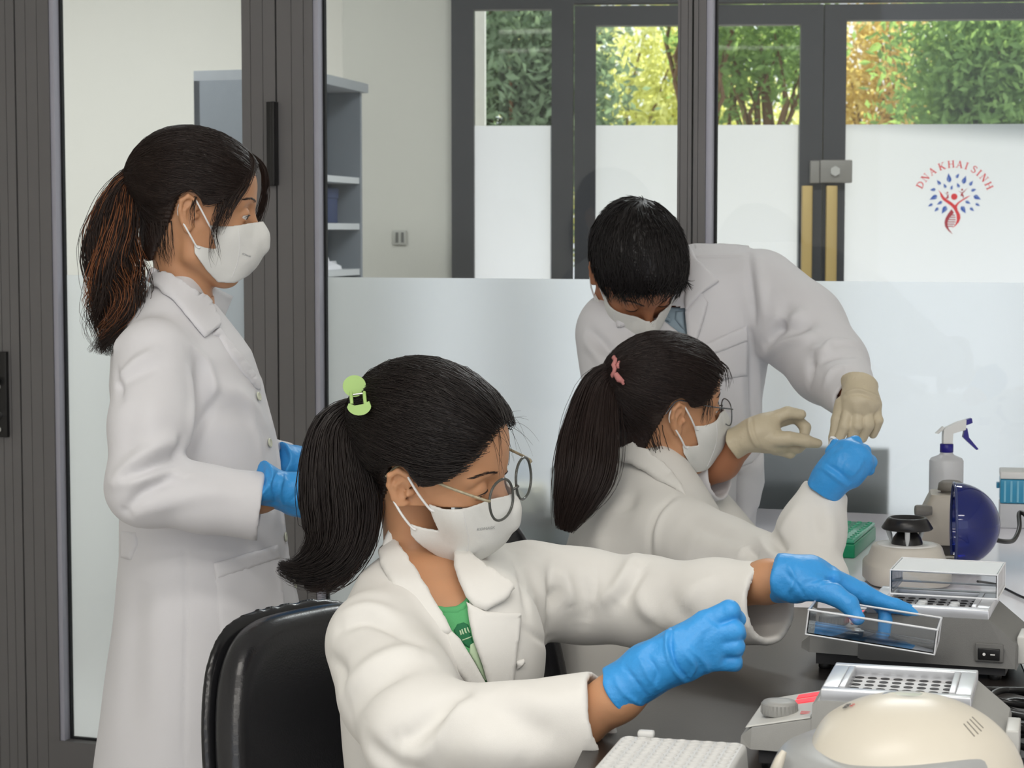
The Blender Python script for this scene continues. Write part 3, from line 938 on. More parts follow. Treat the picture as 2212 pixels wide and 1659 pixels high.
# ------------------------------------------------------------------ instruments
M_GREY = mat('instrument_grey', (150, 150, 147), rough=0.45, noise=0.03, nscale=60, bump=0.12, bscale=900)
M_DGREY = mat('instrument_dark_grey', (104, 104, 102), rough=0.5, noise=0.03, nscale=60, bump=0.12, bscale=900)
M_LGREY = mat('instrument_light_grey', (196, 196, 192), rough=0.4, noise=0.02, nscale=60)
M_ALU = mat('anodised_aluminium', (206, 208, 212), rough=0.3, metal=0.55, noise=0.03, nscale=80)
M_CREAM = mat('cream_plastic', (208, 202, 188), rough=0.32, noise=0.015, nscale=30)
M_BLK = mat('black_plastic', (24, 24, 25), rough=0.35, noise=0.05)
M_HOLE = mat('tube_hole_dark', (46, 46, 48), rough=0.6)
M_RED = mat('red_display', (235, 60, 70), rough=0.4, noise=0.02)
rb = M_RED.node_tree.nodes['Principled BSDF']; rb.inputs['Emission Color'].default_value = (1, .06, .08, 1); rb.inputs['Emission Strength'].default_value = 0.5
M_WHITE = mat('white_plastic', (226, 226, 224), rough=0.4, noise=0.015)
M_ACR = glass_mat('clear_acrylic', tint=(0.98, 0.985, 0.99), refl=1.4, rough=0.04)

def heat_block(label, corner, deg, name='heat_block', with_cover=False, tubes=()):
    """corner = world point of the top frame's front right corner (local .245, .012, .088)"""
    fr0 = frame_at((0, 0, 0), deg)
    o = corner - (fr0[1] * .247 + fr0[2] * .012 + fr0[3] * .088)
    o[2] = DZ
    fr = frame_at(o, deg)
    W = lambda x, y, z: fr[0] + fr[1] * x + fr[2] * y + fr[3] * z
    t = empty(name, tuple(W(.14, .07, 0)), label, 'heat block')
    def sect(x, y0, y1, z0, z1, ys):     # front face leans: y at top is ys further back
        return [(x, y0, z0), (x, y1, z0), (x, y1, z1), (x, y0 + ys, z1)]
    b = MB(fr)
    b.loops([sect(.0, .006, .150, .028, .036, .003), sect(.012, 0, .156, .024, .046, .006), sect(.078, -.004, .160, .024, .060, .010)], smooth=False)
    b.build('control_body', M_GREY, t)
    b = MB(fr)
    b.loops([sect(.078, -.006, .162, .022, .076, .014), sect(.083, -.006, .162, .020, .080, .016), sect(.247, -.006, .162, .020, .080, .016),
             sect(.283, -.006, .156, .020, .052, .010), sect(.285, -.004, .154, .018, .046, .008)], smooth=False)
    b.build('body', M_GREY if not with_cover else M_DGREY, t)
    MB(fr).loops([sect(.02, .006, .15, .008, .026, 0), sect(.27, .006, .15, .008, .024, 0)], smooth=False).build('base_plate', mat('base_dark_grey', (52, 52, 54), rough=0.6), t)
    for x in (.03, .255):
        for y in (.02, .135):
            MB(fr).lathe([(.008, .0), (.009, .002), (.009, .009), (.007, .010)], (x, y, 0), 12).build('rubber_foot', M_BLK, t)
    # top frame round the plate
    x0, x1, y0, y1 = .086, .247, .013, .160
    f = MB(fr)
    zt = .0885
    for a, c in (((x0, y0), (x1, y0 + .016)), ((x0, y1 - .016), (x1, y1)), ((x0, y0 + .016), (x0 + .018, y1 - .016)), ((x1 - .018, y0 + .016), (x1, y1 - .016))):
        f.box((a[0], a[1], zt - .0095), (c[0], c[1], zt + .004), 0.0015)
    fo = f.build('top_frame', M_ALU, t)
    # inner retaining bars
    for xa in (x0 + .018, x1 - .025):
        MB(fr).box((xa, y0 + .02, zt - .008), (xa + .007, y1 - .02, zt + .005), 0.001).build('plate_clamp', M_ALU, t)
    MB(fr).box((x0 + .016, y0 + .014, zt - .012), (x1 - .016, y1 - .014, zt - .007)).build('heating_plate', mat('plate_aluminium', (196, 197, 199), rough=0.45, metal=0.1), t)
    hs = MB(fr)
    nx, ny = 8, 6
    for i in range(nx):
        for j in range(ny):
            cx = x0 + .030 + (x1 - x0 - .060) * i / (nx - 1); cy = y0 + .026 + (y1 - y0 - .052) * j / (ny - 1)
            hs.lathe([(.0052, zt - .0071), (.0052, zt - .0064), (.0040, zt - .0064), (.0034, zt - .0068)], (cx, cy, 0), 12)
    hs.build('tube_holes', M_HOLE, t, kind='stuff')
    # control panel: knob, displays
    pz = lambda x: .046 + (.060 - .046) * (x - .012) / .066
    MB(fr).loops([[(.004, .012, pz(.004) + .0005), (.076, .010, pz(.076) + .0008), (.076, .154, pz(.076) + .0008), (.004, .148, pz(.004) + .0005)],
                  [(.006, .014, pz(.006) + .002), (.075, .012, pz(.075) + .002), (.075, .152, pz(.075) + .002), (.006, .146, pz(.006) + .002)]], smooth=False).build('control_panel', M_LGREY, t)
    kn = MB(fr).lathe([(.0195, 0), (.0205, .002), (.0195, .012), (.018, .0145), (.010, .015)], (.036, .052, pz(.036) + .002), 28).build('knob', M_GREY, t)
    gr = MB(fr)
    for q in range(28):
        a = 2 * math.pi * q / 28
        gr.tube([(.036 + .0202 * math.cos(a), .052 + .0202 * math.sin(a), pz(.036) + .004), (.036 + .0197 * math.cos(a), .052 + .0197 * math.sin(a), pz(.036) + .014)], .0008, 4)
    gr.build('grip_ribs', M_GREY, kn, kind='stuff')
    for y in (.092, .120):
        MB(fr).loops([[(.046, y, pz(.046) + .0021), (.070, y, pz(.070) + .0021), (.070, y + .019, pz(.070) + .0021), (.046, y + .019, pz(.046) + .0021)],
                      [(.046, y, pz(.046) + .0032), (.070, y, pz(.070) + .0032), (.070, y + .019, pz(.070) + .0032), (.046, y + .019, pz(.046) + .0032)]], smooth=False).build('display', M_RED, t, label='glowing red display')
    MB(fr).box((.062, .03, pz(.07) + .0015), (.072, .034, pz(.07) + .0025)).box((.062, .037, pz(.07) + .0015), (.072, .041, pz(.07) + .0025)).build('panel_print', mat('red_print', (200, 120, 120), rough=0.5), t)
    # switch and mains inlet on the front right
    MB(fr).box((.232, -.0085, .028), (.268, -.004, .052), .001).build('switch_frame', M_DGREY, t)
    sw = MB(fr).box((.236, -.0115, .031), (.264, -.007, .046), .001).build('rocker_switch', M_BLK, t)
    MB(fr).tube([(.244, -.0118, .0385), (.244, -.0122, .0385)], .002, 10).box((.252, -.0122, .0378), (.258, -.0115, .0392)).build('switch_marks', M_WHITE, sw)
    MB(fr).box((.283, .02, .022), (.297, .085, .058), .002).build('mains_inlet', M_LGREY, t)
    pl = MB(fr)
    pl.loops([[(.297 + dx, .052 + ky * w, .040 + kz * h) for ky, kz in ((-1, -1), (1, -1), (1, 1), (-1, 1))] for dx, w, h in ((0, .016, .011), (.012, .017, .012), (.02, .014, .011), (.035, .009, .008), (.05, .006, .006))], smooth=False)
    return t, fr, W, pl

t2, fr2, W2, pl2 = heat_block('grey heat block with clear cover on its plate, under the far glove', Zp(2136, 1326, DZ + .088), -18.5, with_cover=True)
t1, fr1, W1, pl1 = heat_block('grey heat block with open plate and two red displays, behind the cream centrifuge', Zp(2098, 1517, DZ + .088), -15.5)
c = pl2
c.tube(catmull([(.347, .052, .040), (.38, .05, .03), (.42, .03, .008), (.46, -.03, .005), (.52, -.12, .005)], 14), .0042, 8)
o = c.build('power_cord', M_BLK); o['label'] = 'black mains plug and cord in the side of the covered heat block'; o['category'] = 'cord'
# tubes standing in the covered block
M_TUBE = mat('clear_tube_plastic', (226, 230, 232), rough=0.25, noise=0.0, trans=0.25)
for i, (x, y) in enumerate(((.1542, .045), (.1542, .064), (.1973, .045), (.1973, .064))):
    tb = MB(fr2).lathe([(.0045, .078), (.0048, .086), (.0066, .087), (.0066, .091), (.0050, .092)], (x, y, 0), 14)
    tb.box((x - .003, y + .005, .0875), (x + .003, y + .009, .09))
    o = tb.build('sample_tube', M_TUBE)
    o['label'] = ['front left tube cap in the covered heat block', 'back left tube cap in the covered heat block', 'front right tube cap in the covered heat block', 'back right tube cap in the covered heat block'][i]
    o['category'] = 'tube'; o['group'] = 'tube caps in the covered heat block'

def clear_tray(name, fr, L, Wd, H, th, label, open_top, top_mat=None):
    t = empty(name, tuple(fr[0]), label, 'cover')
    m = MB(fr)
    for lo, hi in (((0, 0, 0), (L, th, H)), ((0, Wd - th, 0), (L, Wd, H)), ((0, th, 0), (th, Wd - th, H)), ((L - th, th, 0), (L, Wd - th, H))):
        m.box(lo, hi)
    m.build('wall', M_ACR, t)
    z = (0, th) if open_top else (H - th, H)
    MB(fr).box((th, th, z[0]), (L - th, Wd - th, z[1])).build('plate', top_mat or M_ACR, t)
    r = MB(fr); zz = H if open_top else 0
    e = .0016
    for a, b in (((0, 0), (L, 0)), ((L, 0), (L, Wd)), ((L, Wd), (0, Wd)), ((0, Wd), (0, 0))):
        r.tube([(a[0], a[1], zz), (b[0], b[1], zz)], e, 6)
        r.tube([(a[0], a[1], H - zz), (b[0], b[1], H - zz)], e * .7, 6)
    for a in ((0, 0), (L, 0), (L, Wd), (0, Wd)):
        r.tube([(a[0], a[1], 0), (a[0], a[1], H)], e * .7, 6)
    r.build('edge_bead', mat('acrylic_edge', (236, 238, 242), rough=0.2, noise=0.0, trans=0.15), t)
    return t
fo = W2(.106, .094, .0935)
clear_tray('clear_cover', (fo, fr2[1], fr2[2], fr2[3]), .144, .112, .033, .0022, 'clear plastic cover lying over the plate of the far heat block', False, mat('white_reflection_lid', (240, 242, 244), rough=0.10, trans=0.12, noise=0.0))  # white of the top plate imitates the sky reflected in clear plastic

# the clear lid in the far glove of the woman in front: four long edges read off the photograph
HB = P(1765, 1293, 2.74); HR = P(2034, 1335, 2.70); HF = P(1797, 1325, 2.64); HD = P(1757, 1346, 2.735)
hx = HR - HB; hL = np.linalg.norm(hx); hx /= hL
hy = HB - HF; hy -= hx * (hy @ hx); hW = np.linalg.norm(hy); hy /= hW
hz = np.cross(hx, hy)
hH = abs((HB - HD) @ hz)
LID_FR = (HB - hy * hW - hz * hH, hx, hy, hz)
clear_tray('clear_tray', LID_FR, hL, hW, hH, .0022, 'clear plastic tray-like lid held in the blue glove over the heat block', True)

# ---- mini centrifuge with black rotor and open blue dome
d_mc = Dp(1966, 1262); d_mc = P(1966, 700, 3.45); d_mc[2] = DZ
mc = empty('mini_centrifuge', tuple(d_mc), 'white mini centrifuge with black rotor and open dark blue dome lid', 'centrifuge')
cx, cy = d_mc[0], d_mc[1]
def sq(ax, ay, n=32, e=3.2):
    return [(ax * math.copysign(abs(math.cos(a)) ** (2 / e), math.cos(a)), ay * math.copysign(abs(math.sin(a)) ** (2 / e), math.sin(a))) for a in [2 * math.pi * i / n for i in range(n)]]
M_MCW = mat('warm_white_plastic', (198, 193, 184), rough=0.4, noise=0.015)
b = MB()
b.loops([[(cx + x, cy + y, DZ + z) for x, y in sq(ax, ay, 40, e)] for z, ax, ay, e in ((.004, .066, .072, 3.5), (.008, .070, .076, 3.5), (.034, .070, .076, 3.4), (.038, .068, .074, 3.2), (.045, .063, .066, 2.6), (.062, .058, .060, 2.2), (.066, .055, .057, 2.1), (.0665, .050, .052, 2))])
b.build('base', M_MCW, mc)
for a in (45, 135, 225, 315):
    MB().lathe([(.008, 0), (.009, .002), (.008, .006)], (cx + .055 * math.cos(math.radians(a)), cy + .055 * math.sin(math.radians(a)), DZ), 10).build('rubber_foot', M_BLK, mc)
MB().lathe([(.050, .0662), (.050, .0672), (.040, .0680), (.030, .0672)], (cx, cy, DZ), 36).build('rotor_well', M_WHITE, mc)
z0 = DZ + .066
ro = MB().lathe([(.026, .000), (.026, .004), (.023, .012), (.016, .022), (.012, .026), (.014, .027), (.041, .026), (.043, .0285), (.034, .043), (.031, .046), (.0285, .046), (.026, .040), (.012, .036)], (cx, cy, z0), 40).build('rotor', mat('rotor_black', (26, 25, 26), rough=0.3), mc)
for a in (-100, 150, 30):
    tb = MB()
    a = math.radians(a); u = np.array([math.cos(a), math.sin(a)])
    tb.tube([(cx + u[0] * .036, cy + u[1] * .036, z0 + .030), (cx + u[0] * .030, cy + u[1] * .030, z0 + .014), (cx + u[0] * .027, cy + u[1] * .027, z0 + .001)], [.0045, .0042, .002], 10)
    tb.build('tube', M_TUBE, ro)
M_DOME = mat('dark_blue_clear_plastic', (40, 58, 150), rough=0.06, noise=0.0, trans=0.65, spec=0.6)
dc = P(2063, 1133, 3.56); dr = .0725
fr = frame_at(dc, -8, 0, 0)
dm = MB(fr)
rings = []
for th, rr in ((0, dr), (1, dr - .003)):
    pass
N_ = 14
outer = [[(dr * 1.05 * math.sin(math.pi / 2 * i / N_), dr * math.cos(math.pi / 2 * i / N_) * math.cos(2 * math.pi * k / 40), dr * math.cos(math.pi / 2 * i / N_) * math.sin(2 * math.pi * k / 40)) for k in range(40)] for i in range(N_)]
inner_ = [[(x * .955, y * .955, z * .955) for x, y, z in r] for r in outer][::-1]
dm.loops([[(x - .004, y, z) for x, y, z in inner_[-1]]] + [outer[0]], False, False)
dm.loops(outer + [[(dr * 1.05, .0005 * math.cos(k), .0005 * math.sin(k)) for k in range(40)]], False, True)
dm.loops(inner_, True, False)
dome = dm.build('dome_lid', M_DOME, mc)
rg = MB(fr).tube([(-.002, dr * .99 * math.cos(2 * math.pi * k / 40), dr * .99 * math.sin(2 * math.pi * k / 40)) for k in range(40)], .0025, 6, True).build('lid_rim', mat('blue_rim', (58, 68, 112), rough=0.15, noise=0), dome)
hg = MB(); hz0 = dc - Z3 * dr
hg.box((hz0[0] - .03, hz0[1] - .02, DZ + .03), (hz0[0] + .006, hz0[1] + .02, hz0[2] + .006), .002)
hg.build('hinge', M_MCW, mc)
# its mains cord running away to the right
cd = MB().tube(catmull([P(2150, 1166, 3.6), P(2172, 1170, 3.62), P(2190, 1166, 3.66), P(2202, 1140, 3.7), P(2202, 1108, 3.74), P(2222, 1122, 3.72), P(2250, 1190, 3.68)], 30), .0042, 8)
o = cd.build('power_cord', M_BLK); o['label'] = 'black cord arching beside the blue pipette tip box'; o['category'] = 'cord'

# ---- vortex mixer: a beige wedge behind the dome
vb = P(2052, 700, 3.78); vb[2] = DZ
vx = empty('vortex_mixer', tuple(vb), 'beige wedge shaped vortex mixer standing behind the blue dome', 'mixer')
fr = frame_at(vb, -10)
rect = lambda x0, x1, y0, y1, z: [(x0, y0, z), (x1, y0, z), (x1, y1, z), (x0, y1, z)]
bm_ = MB(fr)
secs = [(.022, -.066, .06, -.055, .06), (.03, -.068, .062, -.057, .062), (.10, -.036, .058, -.05, .055), (.112, -.030, .055, -.044, .05)]
bm_.loops([[(x, y, z) for x, y in rrect(a, c_, b_, d_, .012, 4)] for z, a, b_, c_, d_ in [(s[0], s[1], s[2], s[3], s[4]) for s in secs]])
bm_.build('body', mat('beige_grey_plastic', (172, 166, 156), rough=0.42, noise=0.02, nscale=40), vx)
MB(fr).prism(rrect(-.05, -.045, .055, .05, .01), 0.0, .022).build('base', mat('mixer_base_dark', (58, 55, 53), rough=0.5), vx)
MB(fr).lathe([(.018, .112), (.018, .116), (.024, .117), (.022, .130), (.016, .134), (.006, .131)], (.006, 0, 0), 24).build('cup_head', mat('mixer_head_grey', (120, 116, 110), rough=0.5), vx)
kb = P(1991, 1103, 3.74)
kf = (kb, np.array([0, 1.0, 0]), np.array([0, 0, 1.0]), np.array([1.0, 0, 0]))
MB(kf).lathe([(.009, -.012), (.0105, -.009), (.0105, .006), (.008, .018)], (0, 0, 0), 18).build('knob', mat('mixer_knob_grey', (112, 110, 106), rough=0.5), vx)

# ---- spray bottle
sb = P(2049, 700, 4.02); sb[2] = DZ
sp = empty('spray_bottle', tuple(sb), 'clear spray bottle with white head, dark blue collar and trigger', 'bottle')
hh = lambda py: 1.35 + (500 - py) * 4.02 / 4473 - DZ
M_BOT = mat('frosted_clear_plastic', (232, 233, 236), rough=0.3, trans=0.35, noise=0.0)
MB().lathe([(.030, 0.0), (.033, .004), (.033, hh(996)), (.030, hh(990)), (.016, hh(984)), (.0125, hh(980)), (.0125, hh(976))], (sb[0], sb[1], DZ), 32).build('bottle_body', M_BOT, sp)
MB().lathe([(.0295, .004), (.0315, .008), (.0315, hh(1013)), (.001, hh(1013))], (sb[0], sb[1], DZ), 32).build('liquid', mat('clear_liquid', (214, 220, 230), rough=0.1, trans=0.3, noise=0.0), sp)
MB().tube([(sb[0], sb[1], DZ + .012), (sb[0] + .002, sb[1], DZ + hh(980))], .002, 8).build('dip_tube', M_WHITE, sp)
M_NAVY = mat('navy_plastic', (34, 26, 128), rough=0.35, noise=0.02)
MB().lathe([(.0118, hh(978)), (.0130, hh(977)), (.0130, hh(960)), (.0118, hh(959))], (sb[0], sb[1], DZ), 24).build('collar', M_NAVY, sp)
q = lambda px, py, dy=0.0: np.array([(px - 1106) / 4473 * 4.02, sb[1] + dy, 1.35 + (500 - py) * 4.02 / 4473])
def slab(outline, w):
    m = MB()
    m.loops([[tuple(q(x, y, -w)) for x, y in outline], [tuple(q(x, y, w)) for x, y in outline]], smooth=False); return m
slab([(2040, 958), (2060, 958), (2061, 936), (2088, 928), (2089, 906), (2070, 912), (2047, 923), (2028, 936), (2041, 928), (2040, 940)], .009).build('spray_head', M_WHITE, sp)
slab([(2024, 936), (2030, 937), (2043, 924), (2040, 921)], .006).build('head_guard', M_WHITE, sp)
slab([(2088, 907), (2101, 903), (2103, 913), (2090, 918)], .0075).build('nozzle', M_NAVY, sp)
slab([(2085, 925), (2092, 925), (2096, 945), (2117, 970), (2113, 972), (2092, 953), (2083, 944), (2085, 935)], .006).build('trigger', M_NAVY, sp)

# ---- pipette tip box
tb0 = P(2166, 700, 4.1); tb0[2] = DZ
fr = frame_at(tb0, -12)
bx = empty('pipette_tip_box', tuple(tb0), 'pipette tip box with blue upper half and pale base at the right edge', 'tip box')
hz = lambda py: 1.35 + (500 - py) * 4.1 / 4473 - DZ
MB(fr).box((0, 0, 0), (.12, .085, hz(1090)), .003).build('base', mat('cloudy_plastic', (206, 208, 212), rough=0.35, trans=0.1, noise=0), bx)
MB(fr).box((.0005, .0005, hz(1089)), (.1195, .0845, hz(1037)), .003).build('tip_rack', mat('cyan_blue_plastic', (64, 160, 200), rough=0.3, trans=0.15, noise=0.03), bx)
MB(fr).box((0, 0, hz(1036)), (.12, .085, hz(1020)), .003).build('lid', mat('white_plastic', (226, 226, 224)), bx)
MB(fr).box((-.006, .03, hz(1060)), (0, .05, hz(1048)), .001).build('catch', mat('cyan_blue_plastic', (64, 160, 200)), bx)
rbs = MB(fr)
for i in range(9):
    rbs.box((.008 + i * .0125, -.0012, hz(1086)), (.012 + i * .0125, .0006, hz(1040)))
rbs.build('ribs', mat('cyan_pale_plastic', (120, 186, 212), rough=0.3), bx, kind='stuff')

# ---- green tube rack
g0 = Dp(1846, 1207); g1 = Dp(1892, 1166); g0[2] = g1[2] = DZ
gy = (g1 - g0); gL = np.linalg.norm(gy); gy /= gL; gx = np.array([gy[1], -gy[0], 0])
fr = (g0, gx, gy, Z3)
gr = empty('green_tube_rack', tuple(g0), 'emerald green plastic PCR tube rack behind the lifted sleeve', 'rack')
M_GRN = mat('emerald_plastic', (16, 150, 104), rough=0.3, noise=0.04, trans=0.1)
MB(fr).box((-.1, 0, 0), (0, gL, .026), .003).build('base', M_GRN, gr)
MB(fr).box((-.0985, .0015, .0265), (-.0015, gL - .0015, .034), .003).build('lid', mat('emerald_lid_plastic', (70, 186, 146), rough=0.2, noise=0.03, trans=0.2), gr)
rd_ = MB(fr)
for i in range(5):
    for j in range(10):
        rd_.lathe([(.0045, .034), (.0045, .0355), (.003, .0358)], (-.09 + i * .02, .012 + j * (gL - .024) / 9, 0), 10)
rd_.build('well_caps', mat('emerald_lid_plastic', (70, 186, 146)), gr, kind='stuff')

# ---- white tube rack at the bottom edge
w0 = Zp(1343, 1588, DZ + .045); w1 = Zp(1613, 1605, DZ + .045)
wx = w1 - w0; wL = np.linalg.norm(wx); wx /= wL; wy = np.cross(Z3, wx)
fr = (np.array([w0[0], w0[1], DZ]), wx, wy, Z3)
wr = empty('white_tube_rack', tuple(fr[0]), 'white plastic tube rack with round wells at the bottom edge of the picture', 'rack')
M_RACK = mat('white_rack_plastic', (205, 205, 203), rough=0.45, noise=0.015)
wd = .19
m = MB(fr)
m.loops([[(x, y, z) for x, y in rrect(-.004 + i_, -wd - .004 + i_, wL + .004 - i_, .004 - i_, .008, 4)] for z, i_ in ((0, 0), (.040, .003), (.0435, .0045), (.045, .007))])
m.build('body', M_RACK, wr)
m = MB(fr)
for i in range(9):
    for j in range(12):
        m.lathe([(.0062, .0448), (.0060, .0462), (.0052, .0462), (.0048, .0452), (.0015, .0448)], (.011 + i * (wL - .022) / 8, -.012 - j * .0152, 0), 14)
m.build('well_rims', M_RACK, wr, kind='stuff')
MB(fr).box((.018, -.006, .044), (.036, .006, .052), .003).build('lid_tab', M_RACK, wr)

# ---- cream centrifuge in the corner
def fz(py, d): return 1.35 + (500 - py) * d / 4473 
cd0 = 2.02
cc = P(1955, 700, cd0)
ccx, ccy = cc[0], cc[1]
yawc = math.radians(-14)
rot2 = np.array([[math.cos(yawc), math.sin(yawc)], [-math.sin(yawc), math.cos(yawc)]])
def cen_local(p):
    q = (p[:, :2] - np.array([ccx, ccy], p.dtype)) @ rot2.T.astype(p.dtype)
    return np.concatenate([q, p[:, 2:] - DZ], 1)
def f_lid(p):
    q = cen_local(p)
    d = ell(q, (0.0, .0, .062), (.098, .105, .081))
    return smax(d, .066 - q[:, 2] + .35 * (q[:, 0] + .09) * 0, .004)
def f_base(p):
    q = cen_local(p)
    d = ell(q, (0.0, .0, .052), (.118, .128, .084))
    d = smax(d, q[:, 2] - .088 - .10 * q[:, 0], .006)
    b2 = ell(q, (-.06, -.02, .03), (.07, .09, .06))
    d = smin(d, b2, .02)
    return smax(d, .004 - q[:, 2], .004)
ce = empty('spin_centrifuge', (ccx, ccy, DZ), 'cream and grey rounded centrifuge in the bottom right corner', 'centrifuge')
lo = np.array([ccx - .16, ccy - .17, DZ]); hi = np.array([ccx + .16, ccy + .17, DZ + .16])
sdf_obj('base', f_base, lo, hi, .0035, mat('centrifuge_grey', (158, 160, 160), rough=0.35, noise=0.02, nscale=50), ce, 3)
def f_lid2(p):
    q = cen_local(p)
    d = ell(q, (.010, .0, .050), (.113, .117, .084))
    # skirt line: low at the front, waved up near the clasp
    cut = .050 + .012 * np.sin((q[:, 0] + .02) * 26) * (q[:, 0] > .02) + 0.04 * np.clip(-q[:, 0] - .082, 0, 1) * 8
    d = smax(d, cut - q[:, 2], .004)
    d = smax(d, -.093 - q[:, 0] + .25 * np.clip(q[:, 2] - .06, 0, 1), .012)
    d = smax(d, -(ell(q, (.008, .012, .143), (.034, .034, .0120))), .0025)
    # clasp slot
    s = rcone(q, np.array([.072, -.078, .082]), np.array([.100, -.066, .060]), .004, .006)
    return smax(d, -s, .003)
sdf_obj('lid', f_lid2, lo, hi, .0025, M_CREAM, ce, 3)
def on_lid(px, py):
    t = march(f_lid2, [px], [py], 1.5, 2.6)[0]
    return P(px, py, t) if not np.isnan(t) else P(px, py, 2.0)
vt = MB()
for (a, b) in (((2104, 1548), (2127, 1575)), ((2111, 1543), (2135, 1570)), ((2117, 1538), (2142, 1564)), ((2122, 1533), (2146, 1557))):
    us = [(a[0] - 22 + (b[0] - a[0]) * k / 5, a[1] + 16 + (b[1] - a[1]) * k / 5) for k in range(6)]
    ts = march(f_lid2, [u[0] for u in us], [u[1] for u in us], 1.5, 2.6)
    vt.tube([P(u[0], u[1], t_) for u, t_ in zip(us, ts) if not np.isnan(t_)], .0007, 5)
vt.build('vent_lines', mat('vent_shadow', (112, 108, 100), rough=0.6), ce)
wp = on_lid(1951, 1507)
MB().lathe([(.024, -.002), (.0245, 0.0), (.020, .0005), (.001, .0005)], (cc[0] + .008 * math.cos(yawc), cc[1] + .004, DZ + .1312), 30).build('window', mat('glossy_window', (196, 196, 190), rough=0.08, noise=0), ce)
for i, (px, py, r) in enumerate(((1690, 1640, .006), (1683, 1652, .006))):
    pass
cl = P(1682, 1648, 2.0)
MB().tube(catmull([cl + np.array([.022, .012, -.030]), cl + np.array([-.002, .002, -.012]), cl + np.array([.006, .006, .010])], 6), [.006, .006, .006, .006, .005, .003], 8).build('latch', M_CREAM, ce)

# ---- lettering helper (flat print)
def text_obj(name, body, origin, ax, ay, size, m, parent, shear=0.0):
    cu = bpy.data.curves.new(name, 'FONT'); cu.body = body; cu.size = size; cu.extrude = 0.0002; cu.shear = shear
    tmp = bpy.data.objects.new(name, cu); COL.objects.link(tmp)
    dg = bpy.context.evaluated_depsgraph_get()
    me = bpy.data.meshes.new_from_object(tmp.evaluated_get(dg))
    bpy.data.objects.remove(tmp)
    az = np.cross(ax, ay)
    M = Matrix(((ax[0], ay[0], az[0], origin[0]), (ax[1], ay[1], az[1], origin[1]), (ax[2], ay[2], az[2], origin[2]), (0, 0, 0, 1)))
    me.transform(M)
    return link(name, me, m, parent)

# badge on the centrifuge lid
b0, b1 = on_lid(1829, 1534), on_lid(1851, 1515)
b2 = on_lid(1846, 1540)
u = (b1 - b0) / np.linalg.norm(b1 - b0); v = b0 - b2; v -= u * (v @ u); v /= np.linalg.norm(v)
nn = np.cross(u, v)
text_obj('badge_print', '8SB', b0 + nn * .0022, u, v, .0075, mat('badge_grey', (90, 88, 88), rough=0.5), ce)
text_obj('badge_print', 'FU', b0 + nn * .0024 + u * .003 - v * .006, u, v, .0055, mat('badge_red', (206, 84, 84), rough=0.5), ce)

# ---- coiled black cords
cr = MB(); r_ = np.random.default_rng(3)
pts = []
for k in range(150):
    a = k * 2 * math.pi / 26
    w = 1 + .16 * math.sin(k * .37)
    c_ = P(2212, 1505, 2.42); c_[2] = DZ
    pts.append(c_ + np.array([.042 * w * math.cos(a) + .006 * math.sin(k * .21), .075 * w * math.sin(a), .006 + .0068 * (k / 26) + .004 * math.sin(a * 2 + k * .1)]))
cr.tube(catmull(pts, 320), .0042, 7)
o = cr.build('coiled_cord', M_BLK); o['label'] = 'coil of black mains cord on the bench at the right edge'; o['category'] = 'cord'
cr = MB()
p0 = P(2195, 1590, 2.25); p0[2] = DZ + .012
cr.loops([[p0 + np.array([dx, ky * w, kz * h]) for ky, kz in ((-1, -1), (1, -1), (1, 1), (-1, 1))] for dx, w, h in ((-.022, .010, .008), (0, .012, .0105), (.014, .011, .01), (.03, .006, .006), (.05, .0045, .0045))], smooth=False)
cr.tube(catmull([p0 + np.array([.045, 0, 0]), p0 + np.array([.08, .02, -.006]), p0 + np.array([.12, .1, -.007])], 10), .0042, 7)
o = cr.build('mains_plug', M_BLK); o['label'] = 'black mains plug lying beside the cream centrifuge'; o['category'] = 'plug'
cr = MB().tube(catmull([Zp(2112, 1256, DZ + .02), Zp(2150, 1262, DZ + .006), Zp(2180, 1276, DZ + .004), Zp(2215, 1292, DZ + .004), Zp(2260, 1300, DZ + .004)], 24), .0022, 7)
o = cr.build('thin_cable', M_BLK); o['label'] = 'thin dark cable lying on the bench behind the covered heat block'; o['category'] = 'cable'

